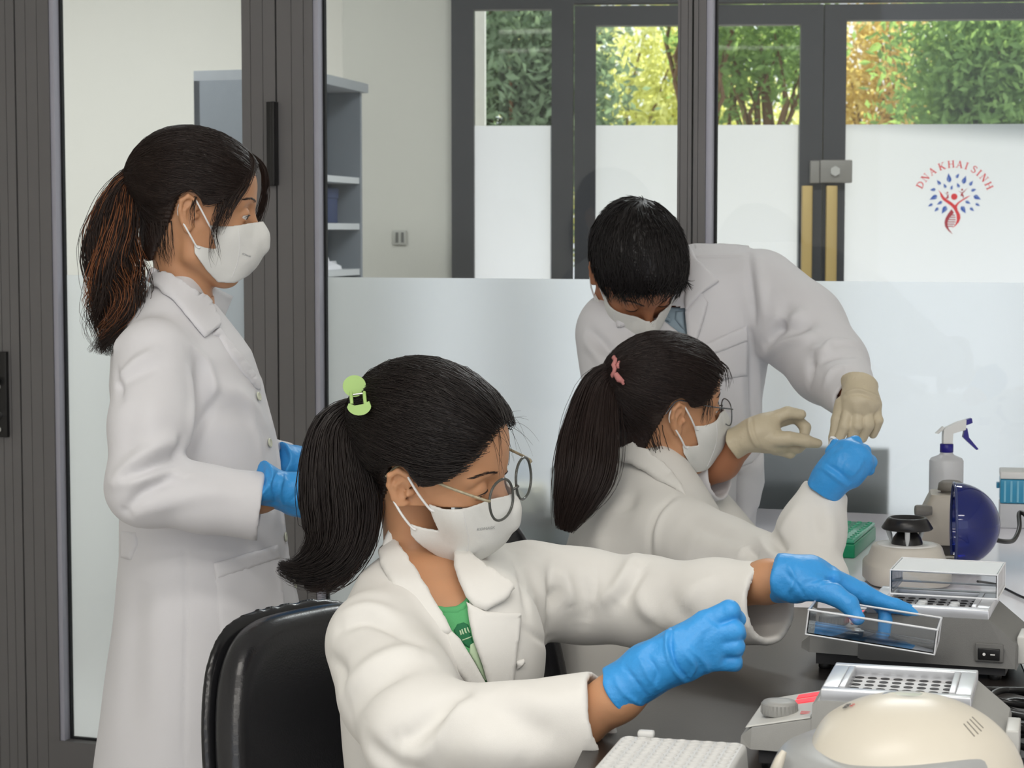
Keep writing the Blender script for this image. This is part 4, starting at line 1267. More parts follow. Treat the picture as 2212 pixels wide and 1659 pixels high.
# ------------------------------------------------------------------ chairs
M_LEATH = mat('black_leatherette', (30, 30, 33), rough=0.24, spec=0.6, noise=0.06, nscale=20, bump=0.12, bscale=350)
def rbox(q, c, h, r):
    d = np.abs(q - np.asarray(c, q.dtype)) - (np.asarray(h, q.dtype) - r)
    return np.sqrt((np.maximum(d, 0) ** 2).sum(-1)) + np.minimum(d.max(-1), 0) - r
def chair(name, label, base, yaw, ztop, w=.22, hback=.27):
    """yaw = direction the sitter faces"""
    t = empty(name, (base[0], base[1], 0), label, 'chair', 'black office chairs')
    a = math.radians(yaw)
    f_ = np.array([math.cos(a), math.sin(a), 0]); s_ = np.array([-math.sin(a), math.cos(a), 0])
    B = np.stack([f_, s_, Z3], 1)
    o = np.array([base[0], base[1], 0])
    loc = lambda p: ((p - o.astype(p.dtype)) @ B.astype(p.dtype))
    zc = ztop - hback
    def fb_(p, grow=0.0, thick=.030, dx=0.0):
        q = loc(p).copy()
        # curved, leaning backrest, narrower at the top corners
        q[:, 0] -= -.03 - .20 * (q[:, 2] - zc) + .5 * q[:, 1] ** 2 + dx
        hw = w - .25 * np.clip(q[:, 2] - zc, 0, 1) ** 1.5
        u = np.maximum(np.abs(q[:, 1]) / hw, 0); v = np.abs(q[:, 2] - zc) / hback
        k = (u ** 4.0 + v ** 4.0) ** .25
        e = (k - 1) * np.minimum(hw, hback) - grow
        dxx = np.abs(q[:, 0]) - thick
        r = .024
        m = np.stack([e + r, dxx + r], -1)
        return (np.sqrt((np.maximum(m, 0) ** 2).sum(-1)) + np.minimum(m.max(-1), 0) - r) * .8
    lo = o + np.array([-.42, -.42, zc - hback - .06]); hi = o + np.array([.42, .42, ztop + .06])
    sdf_obj('backrest', lambda p: fb_(p, 0, .030, .012), lo, hi, .005, M_LEATH, t, 4)
    sdf_obj('backrest_shell', lambda p: fb_(p, .006, .012, -.030), lo, hi, .0045, mat('black_shell_plastic', (26, 26, 28), rough=0.22), t, 5)
    fs = lambda p: rbox(loc(p), (.22, 0, .45), (.24, .24, .045), .04)
    sdf_obj('seat', fs, o + np.array([-.5, -.5, .36]), o + np.array([.7, .7, .52]), .012, M_LEATH, t, 2)
    W = lambda x, y, z: o + f_ * x + s_ * y + Z3 * z
    MB().tube(catmull([W(.1, 0, .40), W(-.02, 0, .40), W(-.07, 0, .46), W(-.065, 0, zc - hback * .3)], 12), .022, 8).build('back_bracket', M_BLACKM, t)
    MB().tube([W(.22, 0, .10), W(.22, 0, .40)], [.03, .025], 14).build('gas_column', M_BLACKM, t)
    for k in range(5):
        an = 2 * math.pi * k / 5 + .3
        e = W(.22 + .28 * math.cos(an), .28 * math.sin(an), .07)
        MB().tube([W(.22, 0, .11), e], [.026, .015], 8).build('base_arm', M_BLACKM, t)
        e2 = e.copy(); e2[2] = .028
        MB().tube([e2 + s_ * -.02, e2 + s_ * .02], .028, 14).tube([e2, e], .008, 6).build('caster', M_BLK, t)
    return t
ch = P(692, 700, 2.98)
chair('office_chair', 'black leather office chair with glossy backrest left of the woman in front', (ch[0] + .02, ch[1] + .02), -40, 1.35 - 862 * 2.9 / 4473)
ch = P(1134, 700, 3.83)
chair('office_chair', 'black office chair half hidden behind the front woman, under the long ponytail', (ch[0], ch[1]), 12, 1.35 - 592 * 3.83 / 4473)
# ================================================================== people
M_SKIN = mat('skin_light', (198, 147, 110), rough=0.48, noise=0.05, nscale=30, bump=0.06, bscale=500, sss=0.12)
M_SKIN2 = mat('skin_tan', (172, 116, 84), rough=0.5, noise=0.05, nscale=30, bump=0.06, bscale=500, sss=0.1)
M_COAT = mat('white_coat_cloth', (226, 224, 219), rough=0.85, noise=0.012, nscale=12, bump=0.15, bscale=1500, sheen=0.08)
M_COAT2 = mat('cool_white_coat_cloth', (220, 219, 222), rough=0.85, noise=0.012, nscale=12, bump=0.15, bscale=1500, sheen=0.08)
M_MASK = mat('white_mask_fabric', (228, 228, 224), rough=0.8, noise=0.02, nscale=300, bump=0.25, bscale=1600)
M_STRAP = mat('white_elastic', (238, 238, 238), rough=0.8, noise=0.02)
M_GLOVE = mat('blue_nitrile', (58, 152, 222), rough=0.42, noise=0.07, nscale=45, bump=0.5, bscale=130)
M_LATEX = mat('cream_latex', (198, 186, 160), rough=0.45, noise=0.05, nscale=45, bump=0.4, bscale=140)
M_EYE = mat('eye_white', (222, 216, 210), rough=0.15, noise=0)
M_IRIS = mat('dark_iris', (34, 20, 14), rough=0.1, noise=0)
M_BUTTON = mat('cream_button', (208, 210, 190), rough=0.35, noise=0.02)
M_TROUSER = mat('dark_trouser_cloth', (58, 58, 66), rough=0.85, noise=0.06, nscale=60)
M_SHOE = mat('dark_shoe', (38, 36, 36), rough=0.5, noise=0.05)

def hair_mat(name, rgb, rough=0.46):
    m = mat(name, rgb, rough=rough, spec=0.45, noise=0.25, nscale=90)
    return m
M_HAIR_B = hair_mat('black_brown_hair', (30, 23, 21))
M_HAIR_S = hair_mat('dark_brown_hair', (40, 28, 23))
M_HAIR_O = hair_mat('chestnut_dyed_hair', (128, 78, 47))
M_HAIR_2 = hair_mat('brown_black_hair', (44, 33, 30))
M_HAIR_M = hair_mat('short_black_hair', (24, 20, 20), 0.45)

def rotm(y, p, r):
    y, p, r = map(math.radians, (y, p, r))
    return np.array(Matrix.Rotation(y, 3, 'Z') @ Matrix.Rotation(p, 3, 'Y') @ Matrix.Rotation(r, 3, 'X'))

EAR = [(.006, .070, .010), (.002, .0765, .024), (-.010, .081, .029), (-.020, .083, .020), (-.0205, .081, .004), (-.013, .077, -.014), (-.005, .073, -.025), (.001, .071, -.019)]
def skull(q):
    return smin(ell(q, (-.006, 0, .048), (.097, .0735, .083)), ell(q, (.030, 0, .052), (.0665, .061, .062)), .03)
def head_sdf(q, lid=0.35, gaze_open=0.0042, ears=True):
    a = q.copy(); a[:, 1] = np.abs(a[:, 1])
    d = skull(q)
    d = smin(d, ell(q, (.034, 0, -.022), (.0605, .0545, .086)), .03)
    d = smin(d, chain(a, [(.0, .050, -.03), (.008, .046, -.068), (.058, .016, -.100)], [.015, .014, .013], .02), .03)
    d = smin(d, sph(q, (.072, 0, -.096), .018), .025)
    d = smin(d, sph(a, (.060, .034, -.022), .025), .02)
    d = smin(d, rcone(a, (.088, .010, .031), (.074, .044, .030), .0095, .0085), .014)
    d = smax(d, -sph(a, (.1005, .032, .011), .0165), .014)
    d = smin(d, rcone(q, (.089, 0, .020), (.1125, 0, -.020), .0068, .0098), .013)
    d = smin(d, sph(a, (.101, .0105, -.025), .0075), .008)
    d = smin(d, rcone(a, (.0965, 0, -.053), (.088, .021, -.057), .0055, .003), .006)
    d = smin(d, rcone(a, (.0945, 0, -.064), (.087, .019, -.060), .006, .003), .006)
    # eyelids with an opening
    ec = np.array((.0805, .031, .011), q.dtype)
    e = a - ec
    lid_d = np.sqrt((e ** 2).sum(-1)) - .0140
    slit = np.sqrt((e[:, 1] / .0130) ** 2 + ((e[:, 2] + .0030 + lid * .004) / gaze_open) ** 2) - 1
    lid_d = np.maximum(lid_d, np.where(e[:, 0] > 0, -slit * .0035, lid_d))
    d = smin(d, lid_d, .0035)
    if ears:
        er = ell(a, (-.0095, .0745, .004), (.0150, .0045, .0260))
        er = smin(er, chain(a, EAR, [.0034, .0036, .0038, .0038, .0036, .0042, .0062, .0045], .003), .004)
        er = smin(er, chain(a, [(-.004, .0775, .016), (-.012, .0795, .006), (-.008, .0775, -.010)], [.002, .0025, .0025], .002), .003)
        er = smax(er, -ell(a, (-.001, .081, -.001), (.0085, .0075, .0120)), .003)
        er = smin(er, rcone(a, (.007, .070, -.002), (.005, .0755, -.003), .005, .0036), .004)
        d = smin(d, er, .005)
    return d

class Pose:
    def __init__(self, pos, y, p, r, s=1.0):
        self.pos = np.array(pos, float); self.R = rotm(y, p, r); self.s = s
    def w(self, q):
        return self.pos + (np.asarray(q, float) * self.s) @ self.R.T
    def l(self, p):
        return ((p - self.pos.astype(p.dtype)) @ self.R.astype(p.dtype)) / np.asarray(self.s, p.dtype)
    def frame(self, q=(0, 0, 0)):
        return (self.w(q), self.R[:, 0] * self.s, self.R[:, 1] * self.s, self.R[:, 2] * self.s)

def ray_local(f, q0, dr, n=60):
    """march from local points q0 along dr until f = 0"""
    q0 = np.atleast_2d(np.asarray(q0, float)).copy(); dr = np.atleast_2d(np.asarray(dr, float))
    for _ in range(n):
        q0 += dr * np.clip(f(q0.astype(np.float32)), -.01, .03)[:, None] * .8
    return q0

# ---- sheets, buttons and seams on a coat
def at_pix(f, px, py):
    t = march(f, [px, px + 3, px, px - 3], [py, py, py + 3, py])
    t = np.where(np.isnan(t), np.nanmean(t), t)
    p = P(px, py, t[0])
    a = P(px + 3, py, t[1]); b = P(px, py + 3, t[2])
    n = np.cross(b - p, a - p); n /= np.linalg.norm(n) + 1e-12
    if n @ (CAM - p) < 0: n = -n
    return p, n
def button(f, px, py, parent, r=.0085, off=.002):
    p, n = at_pix(f, px, py)
    u = np.cross(n, (0, 0, 1.0)); u /= np.linalg.norm(u); v = np.cross(n, u)
    b = MB((p + n * off, u, v, n)).lathe([(r * .9, 0), (r, .0008), (r, .002), (r * .8, .0028), (r * .7, .0022), (.0005, .0020)], (0, 0, 0), 20)
    return b.build('button', M_BUTTON, parent)

def sleeve(p, pts, rad, cuff_len=.055, wall=.009, k=.02, cut=True):
    pts = [np.asarray(x, float) for x in pts]
    d = chain(p, pts, rad, k)
    if cut:
        c = pts[-1]; u = c - pts[-2]; u /= np.linalg.norm(u)
        pl = (p - c.astype(p.dtype)) @ u.astype(p.dtype)
        d = smax(d, pl, .003)
        h = rcone(p, c - u * cuff_len, c + u * .03, rad[-1] * 1.0 - wall, rad[-1] - wall)
        d = smax(d, -h, .002)
    return d

def px_slices(rows):
    """rows: (py, x left, x right, depth, half depth) from top to bottom -> ascending stack arrays"""
    z, cx, cy, rx, ry = [], [], [], [], []
    for y, a, b, d, h in rows[::-1]:
        c = P((a + b) / 2, y, d)
        z.append(c[2]); cx.append(c[0]); cy.append(c[1]); rx.append((b - a) / 2 * d / FPX); ry.append(h)
    return z, cx, cy, rx, ry

def pts_of(rows):
    return [P(x, y, d) for x, y, d in rows]

def hand_obj(name, chains, m, parent, h=.0016, k=.0032, palm_k=.010, cuff=None, wr_amp=.0012, folds=None, label=None, solid=False):
    """chains: list of (kind, points, radii); kind 'p' = palm (blended wide), 'f' = finger"""
    def f(p):
        d = None
        for kd, pts, rad in chains:
            e = chain(p, pts, rad, .004 if kd == 'f' else .012)
            if d is None: d = e
            else: d = smin(d, e, palm_k if kd == 'p' else k)
        if cuff is not None:
            a, b, ra, rb_ = cuff
            a = np.asarray(a, float); b = np.asarray(b, float); u = (b - a) / np.linalg.norm(b - a)
            c = rcone(p, a, b + u * .03, ra, rb_ + (rb_ - ra) * .03 / np.linalg.norm(b - a))
            wob_ = .004 * np.sin(((p - b.astype(p.dtype)) @ np.array([61., 37., 83.], p.dtype)))
            c = smax(c, (p - b.astype(p.dtype)) @ u.astype(p.dtype) + wob_, .002)
            d = smin(d, c, .012)
            if solid: return d
            hole = rcone(p, a + (b - a) * .72, b + u * .04, rb_ - .0052, rb_ + (rb_ - ra) * .3 - .0046)
            d = smax(d, -hole, .0015)
        return d
    allp = np.concatenate([np.asarray(c[1], float) for c in chains] + ([np.array([cuff[0], cuff[1]], float)] if cuff is not None else []))
    mr = max(max(c[2]) for c in chains) + .012
    if cuff is not None: mr = max(mr, cuff[3] + .02)
    lo, hi = allp.min(0) - mr, allp.max(0) + mr
    o = sdf_obj(name, f, lo, hi, h, m, parent, 1, folds=folds, noise=lambda V, N: wr_amp * wob(V, 220, 3) * (0.6 + 0.4 * wob(V, 60, 5)))
    if label: o['label'] = label
    return o, f

# ---- hair
HAIR_POLY = [(.090, .094), (.085, .078), (.074, .060), (.056, .040), (.038, .026), (.024, .022), (.012, .034), (-.006, .041), (-.021, .036), (-.029, .012), (-.033, -.012), (-.046, -.050), (-.058, -.090), (-.13, -.08), (-.16, .05), (-.12, .17), (.05, .17), (.095, .12)]
def hair_cap(name, pose, poly, grow, m, parent, nape=True, extra=None, h=.003):
    def g(q):
        d = skull(q) - grow
        if nape: d = smin(d, rcone(q, (-.032, 0, .0), (-.034, 0, -.075), .052, .047), .02)
        if extra is not None: d = extra(q, d)
        return d
    def fl(q):
        return smax(g(q), poly_sd(q[:, [0, 2]], poly), .006)
    f = lambda p: fl(pose.l(p)) * pose.s
    c = pose.w((0, 0, .04))
    V, Q = surface(f, c - .17, c + .17, h)
    V = relax(V, Q, 2)
    N = vnormals(V, Q); L = pose.l(V)
    V = V + N * (.0010 * np.sin(L[:, 2] * 900 + 14 * np.sin(L[:, 0] * 40)))[:, None]
    me = make_mesh(name, V, Q.ravel(), np.full(len(Q), 4))
    return link(name, me, m, parent), g

def cap_strands(pose, g, roots, tie, drop, n=16, lift=(.0005, .0035), spread=.008, seed=1, O=(-.005, 0, .04)):
    """strands from root directions over the hair surface back to the tie"""
    r = np.random.default_rng(seed)
    O = np.array(O)
    k = len(roots)
    t = np.linspace(0, 1, n)[None, :, None]
    R0 = roots - O; R0 /= np.linalg.norm(R0, axis=1, keepdims=True)
    E = np.array(tie) - O; eL = np.linalg.norm(E); E = E / eL
    E = E + r.normal(size=(k, 3)) * spread / eL
    C = (R0 + E) / 2 + np.asarray(drop)
    D = (1 - t) ** 2 * R0[:, None] + 2 * t * (1 - t) * C[:, None] + t ** 2 * E[:, None]
    D /= np.linalg.norm(D, axis=2, keepdims=True)
    q = (O + D * .19).reshape(-1, 3); dd = -D.reshape(-1, 3)
    S = ray_local(g, q, dd, 40).reshape(k, n, 3)
    S += D * (r.uniform(lift[0], lift[1], (k, 1, 1)) + .0008 * np.sin(t * 9 + r.uniform(0, 6, (k, 1, 1))))
    ear = .044 * np.exp(-((S[..., 0] + .009) / .026) ** 4) - .5 * (np.abs(S[..., 0] + .009) > .034)
    S[..., 2] = np.where((np.abs(S[..., 1]) > .055) & (S[..., 2] < ear), ear + (S[..., 2] - ear) * .1, S[..., 2])
    w = np.clip((t - .8) / .2, 0, 1) ** 2
    S = S * (1 - w) + (np.array(tie) + r.normal(size=(k, 1, 3)) * spread * .6) * w
    return pose.w(S.reshape(-1, 3)).reshape(k, n, 3)

def tail_strands(guide, width, k, n, seed, wave=0.0, wfreq=3.0, flat=0.75, ends=.06, frizz=.002):
    """ponytail: guide points (world), half widths (m) along it"""
    r = np.random.default_rng(seed)
    G = catmull(guide, n); Wd = catmull(np.asarray(width, float)[:, None], n)[:, 0]
    T = np.gradient(G, axis=0); T /= np.linalg.norm(T, axis=1, keepdims=True)
    U = np.cross(T, FWD); U /= np.linalg.norm(U, axis=1, keepdims=True)
    Vv = np.cross(U, T)
    ang = r.uniform(0, 2 * math.pi, k); rad = np.sqrt(r.uniform(0, 1, k))
    a = (rad * np.cos(ang))[:, None]; b = (rad * np.sin(ang) * flat)[:, None]
    tt = np.linspace(0, 1, n)[None]
    ph = r.uniform(0, 6.28, (k, 1)) * .35 + np.round(a * 3) * 1.1
    wv = wave * np.clip(tt * 1.4 - .15, 0, 1)
    da = wv * np.sin(wfreq * 2 * math.pi * tt + ph); db = wv * np.cos(wfreq * 2 * math.pi * tt + ph * 1.3)
    fr_ = frizz * np.cumsum(r.normal(size=(k, n)), 1) / math.sqrt(n)
    S = G[None] + U[None] * ((a * Wd[None] + da + fr_)[..., None]) + Vv[None] * ((b * Wd[None] + db)[..., None])
    # uneven ends
    e = 1 - r.uniform(0, ends, k)
    out = np.empty_like(S)
    idx = np.linspace(0, 1, n)[None] * e[:, None] * (n - 1)
    i0 = np.clip(idx.astype(int), 0, n - 2); fr2_ = (idx - i0)[..., None]
    kk = np.arange(k)[:, None]
    return S[kk, i0] * (1 - fr2_) + S[kk, i0 + 1] * fr2_

def taper(k, n, r0, r1=.25, seed=0):
    r = np.random.default_rng(seed)
    t = np.linspace(0, 1, n)[None]
    return (r0 * r.uniform(.6, 1.25, (k, 1))) * (1 - (1 - r1) * t ** 2.5)

def hair_roots(g_poly, k, seed, xmin=-.2):
    """random points on the hair region of the head (local)"""
    r = np.random.default_rng(seed)
    out = []
    O = np.array((-.005, 0, .04))
    while len(out) < k:
        v = r.normal(size=(k, 3)); v /= np.linalg.norm(v, axis=1, keepdims=True)
        q = ray_local(skull, O + v * .19, -v, 30)
        ok = poly_sd(q[:, [0, 2]].astype(np.float32), g_poly) < -.001
        out.extend(q[ok & (q[:, 0] > xmin)])
    return np.array(out[:k])

# ---- face mask, glasses, eyes, brows
MASK_POLY = [(.118, .004), (.098, -.001), (.075, -.008), (.052, -.013), (.030, -.014), (.036, -.030), (.046, -.052), (.030, -.052), (.0085, -.048), (.012, -.064), (.034, -.090), (.056, -.109), (.085, -.106), (.110, -.088), (.135, -.05), (.138, -.02)]
def mask_parts(pose, parent, snout=(.072, 0, -.045), sr=(.053, .046, .054)):
    def base(q):
        d = head_sdf(q, ears=False) - .0045
        s = ell(q, snout, sr)
        a = q.copy(); a[:, 1] = np.abs(a[:, 1])
        ridge = rcone(q, (.110, 0, -.004), (.1255, 0, -.040), .004, .006)
        s = smin(s, ridge, .02)
        return smin(d, s, .025)
    def fl(q):
        d = base(q)
        return smax(np.maximum(d, -(d + .0030)), poly_sd(q[:, [0, 2]], MASK_POLY), .0015)
    f = lambda p: fl(pose.l(p)) * pose.s
    c = pose.w((.07, 0, -.05))
    mk = sdf_obj('face_mask', f, c - .105, c + .105, .0017, M_MASK, parent, 2)
    # seams: centre ridge stitching and the panel line
    for sgn in (1, -1):
        st = MB(pose.frame())
        qs = []
        for u in np.linspace(0, 1, 14):
            qs.append((.078 + .012 * math.sin(u * 3.1) * .6, sgn * .11, -.012 - u * .085))
        q = ray_local(base, np.array(qs), np.array([(0, -sgn, 0)]), 60)
        st.tube([tuple(x + np.array([0, sgn * .0002, 0])) for x in q], .0006, 4)
        st.build('panel_seam', M_STRAP, mk)
    for sgn in (1, -1):
        for (x, z), ear in (((.034, -.019), (.0035, .0785, .024)), ((.014, -.052), (-.012, .0795, -.017))):
            q = ray_local(base, [(x, sgn * .12, z)], [(0, -sgn, 0)], 60)[0]
            e = np.array((ear[0], sgn * ear[1], ear[2]))
            mid = (q + e) / 2 + np.array([0, sgn * .003, 0])
            pts = catmull([q + np.array([.006, sgn * .0008, -.001]), q + np.array([0, sgn * .0012, 0]), mid, e], 10)
            MB(pose.frame()).tube([tuple(p) for p in pts], .0017, 6).build('ear_loop', M_STRAP, parent)
        loop = catmull([(.0035, sgn * .0785, .024), (-.010, sgn * .078, .0285), (-.022, sgn * .0755, .016), (-.023, sgn * .075, -.002), (-.012, sgn * .0795, -.017)], 14)
        MB(pose.frame()).tube([tuple(p) for p in loop], .0015, 6).build('ear_loop', M_STRAP, parent)
    return mk, base

def eyes(pose, parent, down=0.35, out=0.0, m_brow=None, brow=True, hf=None):
    for sgn in (1, -1):
        c = np.array((.0805, sgn * .031, .011))
        g = np.array([1, out, -down]); g /= np.linalg.norm(g)
        u = np.cross((0, 1.0, 0), g); u /= np.linalg.norm(u); v = np.cross(g, u)
        F = pose.frame()
        B = lambda q: q
        e = MB(F)
        rings = lambda r0, a0, a1, n: [[tuple(c + g * (r0 * math.cos(a)) + (u * math.cos(t) + v * math.sin(t)) * (r0 * math.sin(a))) for t in [2 * math.pi * k / 20 for k in range(20)]] for a in np.linspace(a0, a1, n)]
        e.loops(rings(.0124, .02, 3.1, 12))
        eo = e.build('eyeball', M_EYE, parent)
        MB(F).loops(rings(.0127, .01, .50, 6)).build('iris', M_IRIS, eo)
    if brow:
        r = np.random.default_rng(9)
        S = []
        for sgn in (1, -1):
            k = 70
            u = r.uniform(0, 1, k)
            y = .013 + u * .036; z = .0335 + .006 * np.sin(u * 2.6) + r.normal(size=k) * .0013 * (1 - .5 * u)
            q = ray_local(lambda p: head_sdf(p, ears=False), np.stack([np.full(k, .13), sgn * y, z], 1), [(-1, 0, 0)], 60)
            n = 5
            t = np.linspace(0, 1, n)[None, :, None]
            d = np.stack([-.002 - .004 * u, sgn * np.full(k, .0075), .0025 - .004 * u], 1)
            q2 = q[:, None] + d[:, None] * t
            x = ray_local(lambda p: head_sdf(p, ears=False), (q2 + np.array([.02, 0, 0])).reshape(-1, 3), [(-1, 0, 0)], 40).reshape(k, n, 3)
            S.append(x + np.array([.0008, 0, 0]))
        S = np.concatenate(S)
        W = pose.w(S.reshape(-1, 3)).reshape(S.shape)
        strands_mesh('eyebrows', W, taper(len(S), 5, .00032, .3), m_brow or M_HAIR_S, parent, kind='stuff')
        # dark lash line along the upper lid
        for sgn in (1, -1):
            pts = []
            for u in np.linspace(-1, 1, 9):
                y = .031 + u * .0125
                zz = .011 - .0030 - .0014 + .0042 * math.sqrt(max(0, 1 - u * u))
                rr = .0143
                xx = math.sqrt(max(1e-6, rr ** 2 - (u * .0125) ** 2 - (zz - .011) ** 2))
                pts.append((.0805 + xx, sgn * y, zz))
            MB(pose.frame()).tube(pts, [.0003, .0006, .0008, .0009, .0009, .0009, .0008, .0006, .0003], 5).build('eyelashes', M_HAIR_B, parent)

def glasses(pose, parent, m_frame, rx, rz, cy, cx, cz, tilt, r=.0016, square=2.0, label=None, temple_m=None, wrap=.10):
    t = np.linspace(0, 2 * math.pi, 29)[:-1]
    F = pose.frame()
    def lens_pt(sgn, a, s=1.0):
        yy = rx * math.copysign(abs(math.cos(a)) ** (2 / square), math.cos(a)) * s
        zz = rz * math.copysign(abs(math.sin(a)) ** (2 / square), math.sin(a)) * s
        return (cx + zz * math.sin(tilt) - abs(cy + yy) * wrap, sgn * (cy + yy), cz + zz * math.cos(tilt))
    g = MB(F)
    for sgn in (1, -1):
        g.tube([lens_pt(sgn, a) for a in t], r, 7, True)
    bx = lens_pt(1, math.pi)
    g.tube(catmull([(bx[0], bx[1], bx[2] + .003), (bx[0] + .004, 0, bx[2] + .006), (bx[0], -bx[1], bx[2] + .003)], 8), r, 7)
    fr_o = g.build('glasses', m_frame, parent)
    if label: fr_o['label'] = label
    for sgn in (1, -1):
        MB(F).loops([[lens_pt(sgn, a, s) for a in t] for s in (.97, .5, .03)], False, True).build('lens', M_LENS, fr_o)
        e = lens_pt(sgn, .35)
        pts = catmull([(e[0], e[1], e[2]), (e[0] - .004, sgn * (abs(e[1]) + .006), e[2] + .002), (.055, sgn * .0735, .5 * (e[2] + .026) + .003), (.010, sgn * .0755, .0330), (-.012, sgn * .0740, .0335), (-.030, sgn * .0720, .010)], 18)
        MB(F).tube([tuple(p) for p in pts], r * 1.05, 7).build('temple_arm', temple_m or m_frame, fr_o)
    return fr_o
M_LENS = glass_mat('spectacle_lens', tint=(0.96, 0.97, 0.97), refl=0.0)
_l = M_LENS.node_tree
for _n in _l.nodes:
    if _n.type == 'MIX_SHADER':
        for _k in list(_n.inputs[0].links): _l.links.remove(_k)
        _n.inputs[0].default_value = 0.10

def cut_poly(poly, near_fn=None, far_fn=0.0):
    poly = np.asarray(poly, np.float32)
    def cut(V, N):
        q = proj(V)
        ins = poly_sd(q[:, :2].astype(np.float32), poly) < 0
        return ins & ((N * (CAM - V)).sum(1) > -0.02) & (q[:, 2] < (near_fn or 9.0)) & (q[:, 2] > far_fn)
    return cut

def body_obj(parent, pose, f_head_neck, f_rest, lo_r, hi_r, neck_z, m):
    """head, neck and the rest of the body as one mesh object (finer grid on the head)"""
    c = pose.w((0, 0, .0))
    lo = c - np.array([.16, .16, .20]); hi = c + np.array([.16, .16, .16])
    V1, Q1 = surface(f_head_neck, lo, hi, .0021)
    V1 = relax(V1, Q1, 1)
    V2, Q2 = surface(f_rest, np.array(lo_r), np.array(hi_r), .006)
    V2 = relax(V2, Q2, 2)
    V = np.concatenate([V1, V2]); Q = np.concatenate([Q1, Q2 + len(V1)])
    me = make_mesh('body', V, Q.ravel(), np.full(len(Q), 4))
    return link('body', me, m, parent)

def legs_obj(parent, hips, knees, ankles, m=None, r=(.085, .062, .045)):
    def f(p):
        d = None
        for h_, k_, a_ in zip(hips, knees, ankles):
            e = chain(p, [h_, k_, a_], r, .03)
            d = e if d is None else smin(d, e, .02)
        return d
    al = np.array(hips + knees + ankles)
    sdf_obj('trousers', f, al.min(0) - .12, al.max(0) + .12, .010, m or M_TROUSER, parent, 2)
    for i, a_ in enumerate(ankles):
        dr = np.array(knees[i]) - np.array(hips[i]); dr[2] = 0
        if np.linalg.norm(dr) < .05: dr = np.array([1.0, .05, 0])
        dr /= np.linalg.norm(dr); a_ = np.array(a_)
        g = lambda p: smax(chain(p, [np.array([*(a_[:2] - dr[:2] * .04), .04]), np.array([*(a_[:2] + dr[:2] * .07), .035]), np.array([*(a_[:2] + dr[:2] * .15), .026])], [.036, .036, .026], .02), .001 - p[:, 2], .006)
        sdf_obj('shoe', g, np.array([a_[0] - .25, a_[1] - .25, -.02]), np.array([a_[0] + .25, a_[1] + .25, .13]), .007, M_SHOE, parent, 1)
def mid_pt(pose, px, py, d0=2.0, d1=4.6):
    """point of the head's middle plane behind a pixel (world)"""
    a = pose.l(P(px, py, d0)[None].astype(float))[0, 1]; b = pose.l(P(px, py, d1)[None].astype(float))[0, 1]
    return P(px, py, d0 + (d1 - d0) * a / (a - b))

